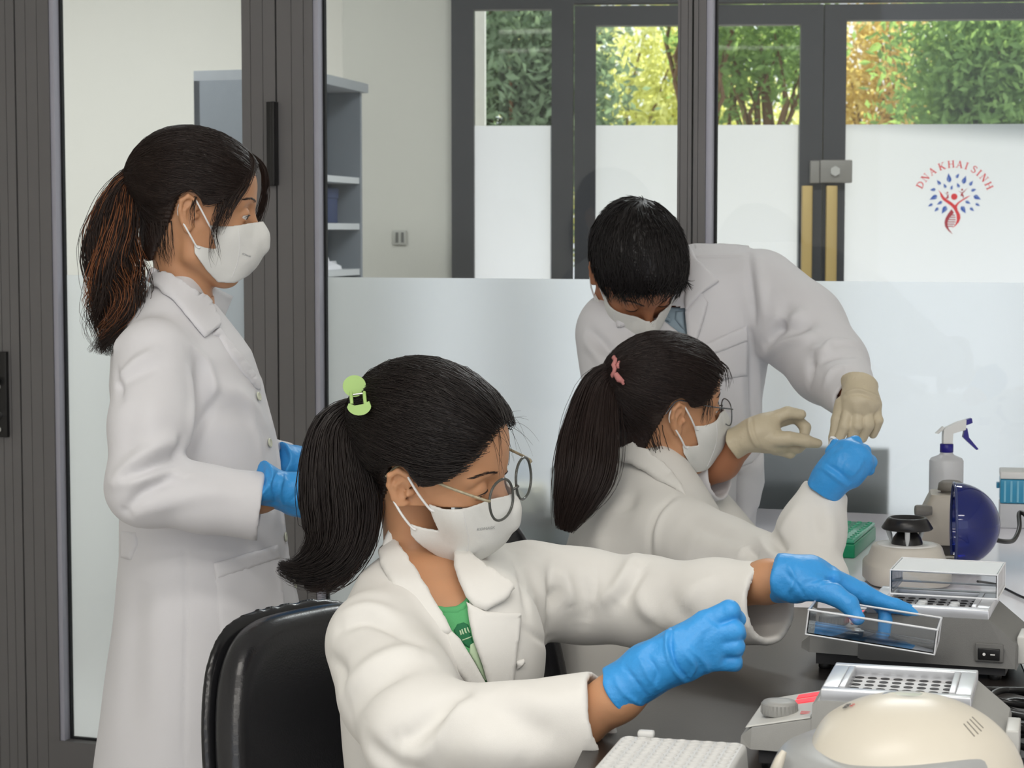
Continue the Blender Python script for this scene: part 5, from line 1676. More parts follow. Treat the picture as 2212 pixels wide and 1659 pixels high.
# ------------------------------------------------------------------ 1: the woman in front
def woman_front():
    ps = Pose((-.11, 2.795, 1.03), -21, 15, 18, 1.03)
    root = empty('person', (-.12, 2.86, 0), 'seated woman in front with green hair clip and round glasses reaching over the bench', 'person')
    yaw = math.radians(-33)
    rows = [(1158, 872, 1010, 2.87, .05), (1185, 830, 1080, 2.87, .10), (1225, 790, 1130, 2.86, .15), (1290, 752, 1165, 2.85, .178), (1360, 730, 1180, 2.84, .185),
            (1450, 722, 1188, 2.84, .182), (1560, 735, 1188, 2.85, .18), (1659, 758, 1186, 2.87, .182), (1800, 765, 1190, 2.90, .19), (1950, 750, 1200, 2.92, .2)]
    z, cx, cy, rx, ry = px_slices(rows)
    a_ = [.62 * b for b in ry]
    arm_n = pts_of([(818, 1388, 2.70), (862, 1500, 2.60), (915, 1588, 2.50), (1090, 1592, 2.44), (1300, 1549, 2.405)])
    rad_n = [.070, .072, .071, .0605, .0555]
    arm_f = pts_of([(1140, 1275, 2.96), (1260, 1288, 2.98), (1400, 1302, 2.94), (1540, 1303, 2.86), (1664, 1304, 2.79)])
    rad_f = [.072, .066, .0625, .0585, .0555]
    def torso(p, g=0.0):
        d = stack(p, z, cx, cy, [v - g for v in a_], [v - g for v in ry], yaw, .02)
        bust = ell(p, P(1040, 1410, 2.76), (.085 - g, .085 - g, .11 - g))
        return smin(d, bust, .07)
    def f_coat(p):
        d = torso(p)
        d = smin(d, sleeve(p, arm_n, rad_n, .10, .009), .035)
        return smin(d, sleeve(p, arm_f, rad_f, .10, .009), .035)
    hole = [(838, 1140), (864, 1190), (896, 1237), (924, 1284), (952, 1328), (972, 1364), (1020, 1431), (1058, 1500), (1044, 1437), (1025, 1384), (1016, 1340), (1009, 1290), (997, 1262), (984, 1230), (979, 1195), (990, 1150), (985, 1120), (850, 1110)]
    folds = [([(742, 1500), (802, 1443), (868, 1415), (918, 1418)], .010, .020), ([(756, 1530), (820, 1475), (880, 1450)], -.006, .016),
             ([(855, 1603), (899, 1593), (940, 1556), (961, 1531), (993, 1509)], -.013, .016), ([(868, 1640), (918, 1610), (958, 1568), (1000, 1530), (1024, 1503)], .010, .016),
             ([(736, 1359), (789, 1338), (843, 1354), (893, 1390)], -.008, .011), ([(730, 1330), (790, 1312), (850, 1325)], .005, .012),
             ([(712, 1420), (735, 1440), (748, 1470)], -.006, .010), ([(1040, 1500), (1120, 1560), (1200, 1600)], -.006, .02), ([(1100, 1490), (1180, 1520), (1270, 1500)], .004, .02),
             ([(790, 1600), (830, 1640), (900, 1665)], -.008, .014), ([(940, 1620), (1040, 1610), (1140, 1640)], .006, .025),
             ([(1283, 1219), (1288, 1263), (1283, 1304), (1268, 1340)], -.003, .005), ([(1199, 1199), (1190, 1260), (1193, 1310), (1187, 1380)], -.008, .009),
             ([(1209, 1230), (1229, 1275), (1238, 1312)], .007, .012), ([(1190, 1310), (1200, 1285), (1208, 1262)], -.010, .008),
             ([(1290, 1300), (1331, 1277), (1358, 1236), (1371, 1203)], .009, .013), ([(1385, 1225), (1360, 1270), (1335, 1300)], -.008, .012), ([(1250, 1240), (1265, 1290), (1262, 1350)], -.005, .012),
             ([(1378, 1270), (1391, 1310), (1420, 1340)], .006, .013), ([(1440, 1280), (1470, 1320), (1500, 1345)], -.005, .018), ([(1560, 1235), (1500, 1275), (1455, 1330), (1440, 1370)], .005, .018),
             ([(1110, 1195), (1130, 1260), (1140, 1330)], -.004, .008), ([(1140, 1200), (1170, 1260), (1180, 1330)], .004, .012), ([(1125, 1350), (1160, 1375), (1190, 1395)], -.003, .005)]
    lo, hi = np.array([-.34, 2.25, .72]), np.array([.50, 3.16, 1.24])
    lo = np.array([-.36, 2.26, .45])
    coat = sdf_obj('lab_coat', f_coat, lo, hi, .0042, M_COAT, root, 2, folds=folds, cut=cut_poly(hole, 2.9, 2.56), noise=lambda V, N: .0012 * wob(V, 38, 2))
    # skin: head, neck, chest, arms
    nb = P(912, 1262, 2.865)
    nh = ps.w((-.018, 0, -.055))
    def f_neck(p):
        d = chain(p, [ps.w((-.022, 0, -.02)), nh, nb, nb - np.array([0, 0, .08])], [.050, .045, .052, .06], .02)
        ch = smin(d, torso(p, .016), .03)
        return ch
    f_hn = lambda p: smax(smin(head_sdf(ps.l(p), 1.0, .0022) * ps.s, f_neck(p), .012), .985 - .0 - p[:, 2] - .0, .001)
    wr_n = [arm_n[2], arm_n[4] + (arm_n[4] - arm_n[3]) * -.3, P(1335, 1505, 2.395), P(1420, 1440, 2.385)]
    wr_f = [arm_f[2], arm_f[4] * 1.0, P(1740, 1252, 2.75)]
    def f_rest(p):
        d = f_neck(p)
        d = smin(d, chain(p, [arm_n[0], arm_n[2]], [.045, .036], .02), .02)
        d = smin(d, chain(p, wr_n, [.036, .032, .0265, .022], .02), .02)
        d = smin(d, chain(p, [arm_f[0], arm_f[1], arm_f[2]], [.040, .034, .034], .02), .02)
        d = smin(d, chain(p, [wr_f[0], P(1660, 1256, 2.79), wr_f[2]], [.034, .027, .022], .02), .02)
        return d
    body_obj(root, ps, f_hn, f_rest, (-.32, 2.28, .5), (.50, 3.1, 1.0), 1.0, M_SKIN)
    # shirt seen in the opening
    M_TEE = mat('green_jersey', (92, 172, 112), rough=0.9, noise=0.06, nscale=160, bump=0.3, bscale=900)
    f_in = lambda p: smin(f_neck(p), torso(p, .012), .02)
    tee = patch('t_shirt', [(930, 1316), (944, 1310), (962, 1314), (985, 1312), (1002, 1302), (1012, 1288), (1022, 1300), (1034, 1345), (1052, 1400), (1072, 1505), (1050, 1505), (1000, 1450), (955, 1370)], M_TEE, root, f_in, .002, .002, 6)
    patch('collar_band', [(930, 1316), (944, 1308), (962, 1312), (985, 1310), (1002, 1300), (1012, 1284), (1018, 1298), (1006, 1320), (985, 1330), (960, 1330), (940, 1326)], M_TEE, tee, f_in, .003, .0025, 5)
    M_PR1 = mat('dark_green_print', (38, 112, 72), rough=0.8); M_PR2 = mat('pale_print', (196, 218, 182), rough=0.8)
    patch('shirt_print', [(980, 1362), (988, 1348), (1002, 1344), (1012, 1350), (1017, 1368), (1026, 1402), (1010, 1398), (990, 1384)], M_PR1, tee, f_in, .0045, .0006, 4)
    for i, (a, b) in enumerate((((992, 1362), (995, 1373)), ((997, 1359), (1001, 1371)), ((1003, 1357), (1007, 1369)), ((1009, 1355), (1013, 1367)))):
        patch('print_letter', [a, (a[0] + 3, a[1] - 1), (b[0] + 3, b[1] - 1), b], M_PR2, tee, f_in, .0055, .0004, 3)
    patch('print_line', [(998, 1381), (1018, 1373), (1019, 1375), (999, 1383)], M_PR2, tee, f_in, .0055, .0004, 3)
    patch('print_line', [(1016, 1392), (1026, 1386), (1036, 1420), (1052, 1470), (1046, 1466), (1026, 1430), (1014, 1410)], M_PR2, tee, f_in, .0055, .0004, 4)
    # collar and lapels
    fb = lambda p: smin(torso(p), sleeve(p, arm_f, rad_f, .10, .009), .035)
    patch('collar', [(842, 1142), (820, 1180), (818, 1200), (827, 1232), (855, 1276), (893, 1317), (913, 1336), (940, 1358), (952, 1371), (968, 1371), (977, 1363), (957, 1325), (929, 1281), (901, 1234), (870, 1190), (850, 1146)], M_COAT, coat, fb, .006, .0035, 6, lift=lambda q: .010 * np.clip((1230 - q[:, 1]) / 90, 0, 1))
    patch('lapel', [(966, 1370), (965, 1412), (971, 1423), (993, 1455), (1021, 1489), (1062, 1540), (1074, 1530), (1058, 1490), (1026, 1431), (995, 1381), (977, 1363)], M_COAT, coat, fb, .004, .003, 6)
    patch('collar', [(988, 1180), (1012, 1196), (1050, 1228), (1108, 1272), (1105, 1283), (1078, 1306), (1049, 1320), (1026, 1312), (1008, 1294), (994, 1264), (981, 1232), (976, 1200)], M_COAT, coat, fb, .008, .0035, 6, lift=lambda q: .006 * np.clip((q[:, 0] - 1040) / 60, 0, 1))
    patch('lapel', [(1046, 1321), (1083, 1323), (1126, 1325), (1125, 1340), (1119, 1390), (1113, 1440), (1104, 1535), (1072, 1535), (1058, 1492), (1042, 1437), (1023, 1384), (1013, 1340), (1008, 1300)], M_COAT, coat, fb, .004, .0035, 6)
    patch('pocket_tab', [(1112, 1428), (1130, 1422), (1134, 1432), (1117, 1447)], M_COAT, coat, fb, .004, .004, 4)
    for (a, b, c_) in (((1273, 1462), (1276, 1545), (1279, 1645)),):
        pass
    # mask, glasses, eyes
    mk, mb = mask_parts(ps, root)
    p, n = at_pix(lambda q: mb(ps.l(q)) * ps.s, 1029, 1146)
    u = ps.R[:, 0] * .9 + ps.R[:, 1] * -.2; u -= n * (u @ n); u /= np.linalg.norm(u); v = np.cross(n, u)
    if v[2] < 0: v = -v
    text_obj('mask_print', 'KOMASK', p + n * .0006, u, v, .0062, mat('faint_grey_print', (176, 178, 178), rough=0.8), mk, .2)
    eyes(ps, root, .75, -.05)
    M_FRM = mat('clear_grey_acetate', (92, 94, 90), rough=0.12, noise=0.3, nscale=160, trans=0.35)
    M_TMP = mat('speckled_acetate', (168, 158, 132), rough=0.15, noise=0.5, nscale=240, trans=0.2)
    glasses(ps, root, M_FRM, .0285, .0262, .0345, .1215, .009, -.28, .0018, 2.2, 'round clear grey glasses with speckled arms', M_TMP)
    # hair
    tie_w = mid_pt(ps, 778, 888); tie = ps.l(tie_w[None])[0]
    poly = np.array(HAIR_POLY, np.float32)
    def vol(q, d):
        d = smin(d, ell(q, (-.02, 0, .066), (.092, .074, .074)), .03)
        # sleek rise towards the tie
        return smin(d, rcone(q, (-.06, 0, .06), np.array(tie) + np.array([.006, 0, -.004]), .032, .010), .04)
    cap, g = hair_cap('hair', ps, HAIR_POLY, .0075, M_HAIR_B, root, extra=vol)
    rts = hair_roots(poly, 2600, 11)
    S1 = cap_strands(ps, g, rts, tie, (0, 0, -.07), 16, (.0002, .0030), .010, 1)
    r = np.random.default_rng(4)
    k = 700
    u = r.uniform(0, 1, k); sg = np.where(r.uniform(size=k) < .65, -1, 1)
    fr_ = catmull([(.084, -.004, .095), (.080, .022, .084), (.068, .046, .062), (.046, .063, .038), (.028, .070, .028), (.014, .074, .036)], 60)
    ft = fr_[(u * 59).astype(int)] + r.normal(size=(k, 3)) * .002; ft[:, 1] *= sg
    S2 = cap_strands(ps, g, ft, tie, (.02, 0, -.20), 18, (.0008, .0045), .010, 2)
    S2 = np.stack([catmull(s, 16) for s in S2])
    SS = np.concatenate([S1, S2])
    strands_mesh('hair_strands', SS, taper(len(SS), 16, .00052, .5, 3), M_HAIR_B, cap, kind='stuff')
    # loose baby hairs round the face
    k = 26
    q0 = fr_[r.integers(0, 14, k)] + r.normal(size=(k, 3)) * .004
    q0[:, 1] *= np.where(r.uniform(size=k) < .5, -1, 1)
    t = np.linspace(0, 1, 12)[None, :, None]
    dirs = np.stack([r.uniform(.01, .045, k), np.sign(q0[:, 1]) * r.uniform(.0, .03, k), r.uniform(-.02, .03, k)], 1)
    q0 = ray_local(skull, q0 * 1.2, -q0 / np.linalg.norm(q0, axis=1, keepdims=True), 30) 
    L = q0[:, None] + dirs[:, None] * t + np.array([0, 0, -1.0]) * (t ** 2) * r.uniform(.01, .06, (k, 1, 1))
    W = ps.w(L.reshape(-1, 3)).reshape(L.shape)
    strands_mesh('loose_hair', W, taper(k, 12, .00028, .3, 5), M_HAIR_B, cap, kind='stuff')
    # ponytail
    dt = proj(tie_w)[2]
    gd = pts_of([(790, 878, dt), (758, 888, dt), (730, 930, dt - .01), (728, 1000, dt - .02), (735, 1070, dt - .02), (738, 1130, dt - .02), (725, 1180, dt - .02), (690, 1215, dt - .02), (640, 1232, dt - .02), (598, 1222, dt - .02)])
    wd = [.012, .018, .036, .050, .056, .052, .046, .034, .018, .004]
    T1 = tail_strands(gd, wd, 1900, 26, 21, .0025, 1.6, .8, .30, .004)
    strands_mesh('ponytail', T1, taper(1900, 26, .00088, .2, 6), M_HAIR_B, cap)
    gd2 = pts_of([(752, 1000, dt - .02), (742, 1100, dt - .02), (740, 1170, dt - .02), (728, 1230, dt - .02), (690, 1262, dt - .02), (655, 1266, dt - .02)])
    T2 = tail_strands(gd2, [.04, .045, .040, .022, .010, .002], 420, 22, 22, .002, 1.2, .8, .3, .004)
    strands_mesh('ponytail_ends', T2, taper(420, 22, .0008, .2, 7), M_HAIR_S, cap)
    # claw clip
    c0 = P(768, 864, dt - .045)
    M_CLIP = mat('pale_green_plastic', (172, 206, 124), rough=0.3, noise=0.02, trans=0.1)
    cl = MB((P(766, 834, dt - .066), RGT, -FWD, UPV))
    cl.loops([[(.0155 * math.cos(a), y, .0145 * math.sin(a)) for a in [2 * math.pi * i / 28 for i in range(28)]] for y in (-.002, 0, .0035, .0045)])
    co = cl.build('hair_clip', M_CLIP, root, label='pale green claw clip with a round plate')
    cl = MB((P(776, 876, dt - .100), RGT, -FWD, UPV))
    arc = [(.016 * math.cos(a), .013 * math.sin(a)) for a in np.linspace(math.radians(190), math.radians(355), 14)]
    out = [(x, z_) for x, z_ in arc] + [(.013, .006), (.006, .002), (-.006, .000), (-.0135, .003)]
    cl.loops([[(x, y, z_) for x, z_ in out] for y in (-.010, .004)], smooth=False)
    cl.build('clip_jaw', M_CLIP, co)
    for dx in (758, 787):
        MB().tube([P(dx, 848, dt - .084), P(dx + 1, 862, dt - .102), P(dx + 2, 872, dt - .102)], .0024, 8).build('clip_hinge', M_CLIP, co)
    MB().tube([P(761, 853, dt - .084), P(784, 850, dt - .084)], .0014, 8).build('clip_spring', M_CHROME, co)
    # gloves
    D = 2.385
    pp = lambda l: [P(x, y, D + dz) for x, y, dz in l]
    W_ = (1400, 1445, .004)
    ch = [('p', pp([W_, (1462, 1395, .002), (1522, 1348, 0)]), [.024, .019, .0155]), ('p', pp([W_, (1470, 1405, -.004), (1535, 1372, -.006)]), [.024, .020, .0155]),
          ('p', pp([W_, (1470, 1420, -.002), (1540, 1398, -.004)]), [.024, .020, .015]), ('p', pp([W_, (1470, 1438, .004), (1540, 1425, .002)]), [.024, .018, .0135]),
          ('f', pp([(1522, 1347, 0), (1577, 1318, -.005), (1592, 1338, .014), (1572, 1350, .024)]), [.0140, .0110, .0098, .0088]),
          ('f', pp([(1538, 1374, -.005), (1588, 1362, -.010), (1594, 1372, .014), (1562, 1376, .026)]), [.0140, .0112, .0098, .0088]),
          ('f', pp([(1540, 1400, -.003), (1586, 1396, -.007), (1590, 1403, .015), (1558, 1402, .025)]), [.0135, .0108, .0095, .0086]),
          ('f', pp([(1540, 1427, .003), (1584, 1430, .001), (1586, 1433, .017), (1560, 1426, .025)]), [.0120, .0100, .0088, .008]),
          ('f', pp([(1440, 1405, .022), (1500, 1378, .038), (1548, 1352, .036), (1574, 1344, .030)]), [.017, .013, .011, .009])]
    hand_obj('glove', ch, M_GLOVE, root, .0016, .0028, .012, (P(1420, 1436, D + .004), P(1328, 1498, D + .010), .0275, .0325),
             folds=[([(1447, 1350), (1440, 1390), (1450, 1436), (1478, 1474)], .0030, .0026), ([(1453, 1356), (1448, 1392), (1458, 1434), (1486, 1468)], -.002, .0025),
                    ([(1545, 1352), (1520, 1385), (1545, 1440)], -.0012, .004), ([(1490, 1470), (1500, 1440), (1480, 1410)], .0016, .003), ([(1530, 1455), (1520, 1430), (1490, 1400)], .0014, .003),
                    ([(1380, 1420), (1400, 1460), (1420, 1490)], .0016, .003), ([(1350, 1440), (1380, 1480), (1400, 1510)], -.0016, .003), ([(1330, 1470), (1350, 1500), (1390, 1525)], .0018, .003), ([(1400, 1420), (1420, 1450), (1410, 1480)], -.0016, .003)], label='blue nitrile glove closed in a pinch')
    D = 2.745
    W_ = (1700, 1249, .0)
    ch = [('p', pp([W_, (1750, 1243, 0), (1797, 1250, .0)]), [.0265, .021, .0155]), ('p', pp([W_, (1750, 1240, .014), (1788, 1244, .024)]), [.0265, .022, .0155]),
          ('p', pp([W_, (1745, 1248, .03), (1780, 1250, .042)]), [.024, .019, .014]), ('p', pp([W_, (1730, 1262, -.012), (1760, 1270, -.020)]), [.024, .020, .0165]),
          ('f', pp([(1795, 1248, .002), (1868, 1284, .010), (1932, 1308, .016), (1985, 1326, .020)]), [.0150, .0120, .0102, .008]),
          ('f', pp([(1788, 1246, .024), (1862, 1276, .034), (1908, 1312, .030), (1912, 1340, .024), (1910, 1378, .020)]), [.0145, .0112, .0105, .0098, .0082]),
          ('f', pp([(1780, 1252, .042), (1850, 1285, .052), (1925, 1316, .050)]), [.0135, .011, .0085]),
          ('f', pp([(1755, 1268, -.020), (1800, 1283, -.032), (1834, 1306, -.045), (1853, 1334, -.050)]), [.0175, .0145, .0125, .0095])]
    hand_obj('glove', ch, M_GLOVE, root, .0017, .0028, .012, (P(1716, 1250, D), P(1677, 1247, D + .004), .0275, .0300),
             folds=[([(1700, 1215), (1715, 1250), (1700, 1285)], .0016, .003), ([(1740, 1260), (1780, 1250), (1810, 1262)], -.0016, .003), ([(1770, 1270), (1800, 1262), (1830, 1280)], .0014, .003), ([(1690, 1230), (1720, 1260), (1740, 1290)], -.0016, .003)], label='blue nitrile glove gripping a clear plastic tray')
    # legs under the bench
    legs_obj(root, [P(900, 1900, 2.80), P(960, 1900, 3.0)], [np.array([.16, 2.55, .5]), np.array([.24, 2.78, .5])], [np.array([.14, 2.56, .09]), np.array([.22, 2.8, .09])])
    return root
woman_front()
# ------------------------------------------------------------------ 2: the standing woman
def woman_standing():
    ps = Pose((-.541, 3.53, 1.380), 7, 8, 1, 1.0)
    root = empty('person', (-.56, 3.56, 0), 'standing woman in long white coat with wavy brown ponytail, mask and blue gloves', 'person')
    rows = [(585, 362, 446, 3.54, .045), (605, 335, 440, 3.54, .07), (640, 306, 450, 3.54, .12), (690, 275, 490, 3.54, .165), (728, 258, 520, 3.54, .175), (760, 246, 542, 3.54, .180), (830, 240, 566, 3.54, .180),
            (910, 246, 587, 3.54, .178), (1000, 254, 601, 3.54, .172), (1100, 262, 612, 3.54, .168), (1200, 261, 621, 3.54, .172), (1300, 251, 645, 3.54, .19),
            (1450, 233, 668, 3.54, .21), (1659, 206, 694, 3.54, .235), (1740, 196, 704, 3.54, .245)]
    z, cx, cy, rx, ry = px_slices(rows)
    yaw = math.radians(2)
    arm_n = pts_of([(332, 772, 3.37), (322, 920, 3.30), (316, 1052, 3.28), (440, 1078, 3.29), (566, 1094, 3.30)])
    rad_n = [.066, .0625, .0610, .0520, .0555]
    arm_f = pts_of([(370, 790, 3.74), (420, 1000, 3.80), (520, 1010, 3.70), (620, 1002, 3.60)])
    rad_f = [.062, .060, .054, .040]
    def torso(p, g=0.0):
        return stack(p, z, cx, cy, [v - g for v in rx], [v - g for v in ry], yaw, .012)
    def f_coat(p):
        d = torso(p)
        d = smin(d, sleeve(p, arm_n, rad_n, .07, .012), .022)
        return smin(d, sleeve(p, arm_f, rad_f, .06, .008), .02)
    folds = [([(241, 1040), (292, 997), (349, 959), (385, 957)], .010, .014), ([(390, 955), (381, 990), (329, 1012), (275, 1034)], -.016, .011), ([(251, 1046), (295, 1036), (343, 1014), (384, 998)], .009, .010),
             ([(272, 1106), (309, 1066), (356, 1042), (384, 1022)], -.014, .011), ([(384, 1010), (402, 1030), (440, 1024)], .005, .010), ([(300, 1110), (360, 1090), (430, 1068), (520, 1068)], .004, .014),
             ([(412, 745), (444, 782), (459, 835), (457, 868)], .007, .010), ([(462, 862), (446, 900), (420, 943), (404, 985)], -.010, .010), ([(410, 800), (411, 875), (409, 950)], .006, .010),
             ([(426, 790), (432, 860), (420, 920)], -.004, .010), ([(252, 822), (295, 784), (336, 757)], .007, .011), ([(250, 800), (256, 830), (262, 860)], -.006, .008), ([(262, 830), (300, 806), (350, 790)], -.004, .012),
             ([(290, 860), (280, 930), (275, 990)], -.003, .02), ([(340, 830), (330, 900), (318, 950)], .003, .02),
             ([(398, 1190), (402, 1300), (400, 1450), (397, 1659)], -.0035, .003), ([(461, 838), (511, 851), (552, 882), (579, 929)], .005, .016), ([(440, 900), (500, 890), (550, 920)], -.004, .022),
             ([(560, 800), (590, 930), (604, 1040), (614, 1150), (640, 1300)], .0035, .006), ([(528, 850), (555, 930), (566, 1000)], .003, .012), ([(300, 1250), (290, 1400), (280, 1600)], -.004, .03), ([(340, 1240), (345, 1400), (350, 1600)], .004, .03),
             ([(470, 1500), (490, 1580), (500, 1659)], -.003, .03), ([(262, 690), (246, 760)], .003, .01)]
    coat = sdf_obj('lab_coat', f_coat, np.array([-.82, 3.10, .34]), np.array([-.20, 3.95, 1.34]), .0044, M_COAT2, root, 2, folds=folds, noise=lambda V, N: .0010 * wob(V, 34, 6))
    nb = P(398, 655, 3.54); nh = ps.w((-.020, 0, -.045))
    def f_neck(p):
        d = chain(p, [ps.w((-.022, 0, -.02)), nh, nb], [.050, .044, .052], .02)
        return smin(d, torso(p, .02), .02)
    f_hn = lambda p: smax(smin(head_sdf(ps.l(p), .25, .0046) * ps.s, smin(chain(p, [ps.w((-.022, 0, -.02)), nh, nb], [.050, .044, .050], .02), torso(p, .02), .02), .012), 1.19 - p[:, 2], .001)
    def f_rest(p):
        d = smax(f_neck(p), .66 - p[:, 2], .01)
        d = smin(d, chain(p, arm_n[:3], [.042, .038, .034], .02), .02)
        d = smin(d, chain(p, [arm_n[2], P(560, 1068, 3.315), P(600, 1062, 3.32)], [.034, .0275, .022], .02), .02)
        d = smin(d, chain(p, arm_f[:2], [.04, .036], .02), .02)
        return smin(d, chain(p, [arm_f[1], arm_f[2], P(600, 1004, 3.62), P(640, 1004, 3.60)], [.032, .028, .020, .018], .02), .02)
    body_obj(root, ps, f_hn, f_rest, (-.78, 3.25, .62), (-.2, 3.9, 1.22), 1.2, M_SKIN)
    hp = P(420, 1200, 3.54)
    legs_obj(root, [np.array([hp[0], 3.46, .80]), np.array([hp[0], 3.63, .80])], [np.array([hp[0] + .01, 3.46, .45]), np.array([hp[0] - .03, 3.63, .45])], [np.array([hp[0], 3.46, .08]), np.array([hp[0] - .06, 3.63, .08])])
    # collar, lapel, buttons, pocket
    patch('collar', [(318, 590), (314, 608), (342, 626), (376, 654), (410, 698), (440, 732), (474, 708), (472, 690), (461, 672), (444, 650), (410, 628), (376, 604), (342, 588), (329, 582)], M_COAT2, coat, f_coat, .007, .004, 5, lift=lambda q: .008 * np.clip((625 - q[:, 1] + (q[:, 0] - 340) * .5) / 40, 0, 1))
    patch('collar', [(450, 634), (457, 617), (504, 640), (494, 664), (484, 688), (466, 671), (447, 652)], M_COAT2, coat, None, 0.0, .004, 5, depths=[3.52, 3.57, 3.66, 3.66, 3.63, 3.56, 3.52])
    patch('lapel', [(474, 708), (500, 740), (540, 790), (562, 826), (560, 844), (545, 836), (516, 802), (488, 762), (468, 728), (452, 724)], M_COAT2, coat, f_coat, .003, .003, 5)
    patch('pocket', [(461, 1218), (530, 1198), (599, 1178), (606, 1215), (614, 1300), (618, 1420), (482, 1440), (470, 1330)], M_COAT2, coat, f_coat, .0015, .0025, 7)
    patch('pocket_band', [(461, 1217), (530, 1197), (599, 1177), (604, 1206), (534, 1230), (466, 1252)], M_COAT2, coat, f_coat, .004, .002, 6)
    patch('back_tab', [(262, 1146), (299, 1150), (301, 1179), (285, 1209), (262, 1205)], M_COAT2, coat, f_coat, .002, .003, 5)
    for x, y in ((556, 857), (580, 957), (614, 1160), (634, 1262)):
        button(f_coat, x, y, coat, .0080, .002)
    # mask and eyes
    mk, mb = mask_parts(ps, root)
    p, n = at_pix(lambda q: mb(ps.l(q)) * ps.s, 522, 549)
    u = ps.R[:, 0] - ps.R[:, 2] * .35; u -= n * (u @ n); u /= np.linalg.norm(u); v = np.cross(n, u)
    if v[2] < 0: v = -v
    text_obj('mask_print', 'KOMASK', p + n * .0006, u, v, .0045, mat('faint_grey_print', (176, 178, 178), rough=0.8), mk, .2)
    eyes(ps, root, .32, -.06)
    # hair
    tie_w = mid_pt(ps, 306, 386); tie = ps.l(tie_w[None])[0]
    poly = np.array(HAIR_POLY, np.float32)
    def vol(q, d):
        d = smin(d, ell(q, (-.02, 0, .062), (.090, .072, .076)), .03)
        return smin(d, rcone(q, (-.05, 0, .06), np.array(tie) + np.array([.006, 0, -.002]), .034, .010), .05)
    cap, g = hair_cap('hair', ps, HAIR_POLY, .0075, M_HAIR_S, root, extra=vol)
    rts = hair_roots(poly, 2200, 31)
    S1 = cap_strands(ps, g, rts, tie, (0, 0, -.05), 16, (.0002, .0030), .009, 1)
    r = np.random.default_rng(14)
    k = 620; u = r.uniform(0, 1, k); sg = np.where(r.uniform(size=k) < .65, -1, 1)
    fr_ = catmull([(.086, -.004, .095), (.082, .022, .084), (.070, .046, .062), (.048, .064, .040), (.030, .070, .028), (.014, .074, .036)], 60)
    ft = fr_[(u * 59).astype(int)] + r.normal(size=(k, 3)) * .002; ft[:, 1] *= sg
    S2 = cap_strands(ps, g, ft, tie, (.02, 0, -.16), 16, (.0008, .004), .009, 2)
    SS = np.concatenate([S1, S2])
    strands_mesh('hair_strands', SS, taper(len(SS), 16, .0005, .5, 3), M_HAIR_S, cap, kind='stuff')
    # long side fringes on both sides of the face
    def fringe(name, pts, wd, k, seed, m, wave=.003):
        T = tail_strands([ps.w(p) for p in pts], wd, k, 20, seed, wave, 1.0, .6, .35, .003)
        return strands_mesh(name, T, taper(k, 20, .0006, .15, seed), m, cap, kind='stuff')
    fringe('side_fringe', [(.070, -.006, .118), (.082, -.030, .100), (.076, -.056, .066), (.060, -.070, .030), (.050, -.076, -.002), (.046, -.079, -.030)], [.004, .009, .012, .010, .007, .003], 130, 61, M_HAIR_S)
    fringe('side_fringe', [(.076, .002, .116), (.104, .022, .096), (.114, .040, .058), (.112, .050, .020), (.104, .054, -.008), (.096, .056, -.020)], [.003, .005, .0055, .005, .003, .001], 90, 62, M_HAIR_S)
    fringe('side_fringe', [(.046, -.070, .040), (.044, -.080, .010), (.040, -.083, -.022), (.046, -.084, -.056), (.055, -.082, -.080)], [.006, .008, .007, .006, .003], 26, 63, M_HAIR_S, .006)
    fringe('side_fringe', [(.002, -.080, .030), (-.002, -.084, .004), (.000, -.085, -.024)], [.002, .003, .002], 10, 64, M_HAIR_S, .002)
    fringe('nape_hair', [(-.050, -.050, -.02), (-.044, -.054, -.05), (-.038, -.054, -.075), (-.032, -.054, -.095)], [.020, .018, .014, .010], 34, 65, M_HAIR_S, .004)
    # wavy ponytail
    dt = proj(tie_w)[2]
    gd = pts_of([(318, 380, dt), (290, 380, dt), (266, 410, dt - .01), (252, 470, dt - .02), (244, 540, dt - .03), (246, 600, dt - .04), (252, 650, dt - .05), (242, 700, dt - .05), (228, 740, dt - .05), (222, 768, dt - .05)])
    wd = [.008, .013, .022, .036, .044, .045, .040, .028, .018, .006]
    T1 = tail_strands(gd, wd, 1000, 34, 71, .012, 2.6, .8, .3, .007)
    strands_mesh('ponytail', T1, taper(1000, 34, .0008, .2, 8), M_HAIR_S, cap)
    T2 = tail_strands(gd[:-1], wd[:-1], 300, 34, 72, .013, 2.6, .85, .25, .007)
    strands_mesh('ponytail_highlights', T2, taper(300, 34, .0008, .2, 9), M_HAIR_O, cap, label='chestnut dyed strands of the ponytail')
    T3 = tail_strands(gd, [w * 1.35 for w in wd], 70, 34, 73, .012, 2.6, .8, .1, .012)
    strands_mesh('ponytail_wisps', T3, taper(70, 34, .0006, .3, 10), M_HAIR_S, cap, kind='stuff')
    rr = np.array([(.0125 * math.cos(a), .0125 * math.sin(a)) for a in np.linspace(0, 2 * math.pi, 20)[:-1]])
    c = P(304, 381, dt - .008); ax = gd[1] - gd[0]; ax /= np.linalg.norm(ax)
    e1 = np.cross(ax, FWD); e1 /= np.linalg.norm(e1); e2 = np.cross(ax, e1)
    MB().tube([c + e1 * a + e2 * b + ax * .002 * math.sin(3 * i) for i, (a, b) in enumerate(rr * 1.85)], .0050, 8, True).build('hair_tie', mat('sage_green_elastic', (150, 178, 148), rough=0.8, noise=0.05), root, label='sage green hair tie')
    # gloves
    D = 3.32
    pp = lambda l: [P(x, y, D + dz) for x, y, dz in l]
    W_ = (596, 1058, 0)
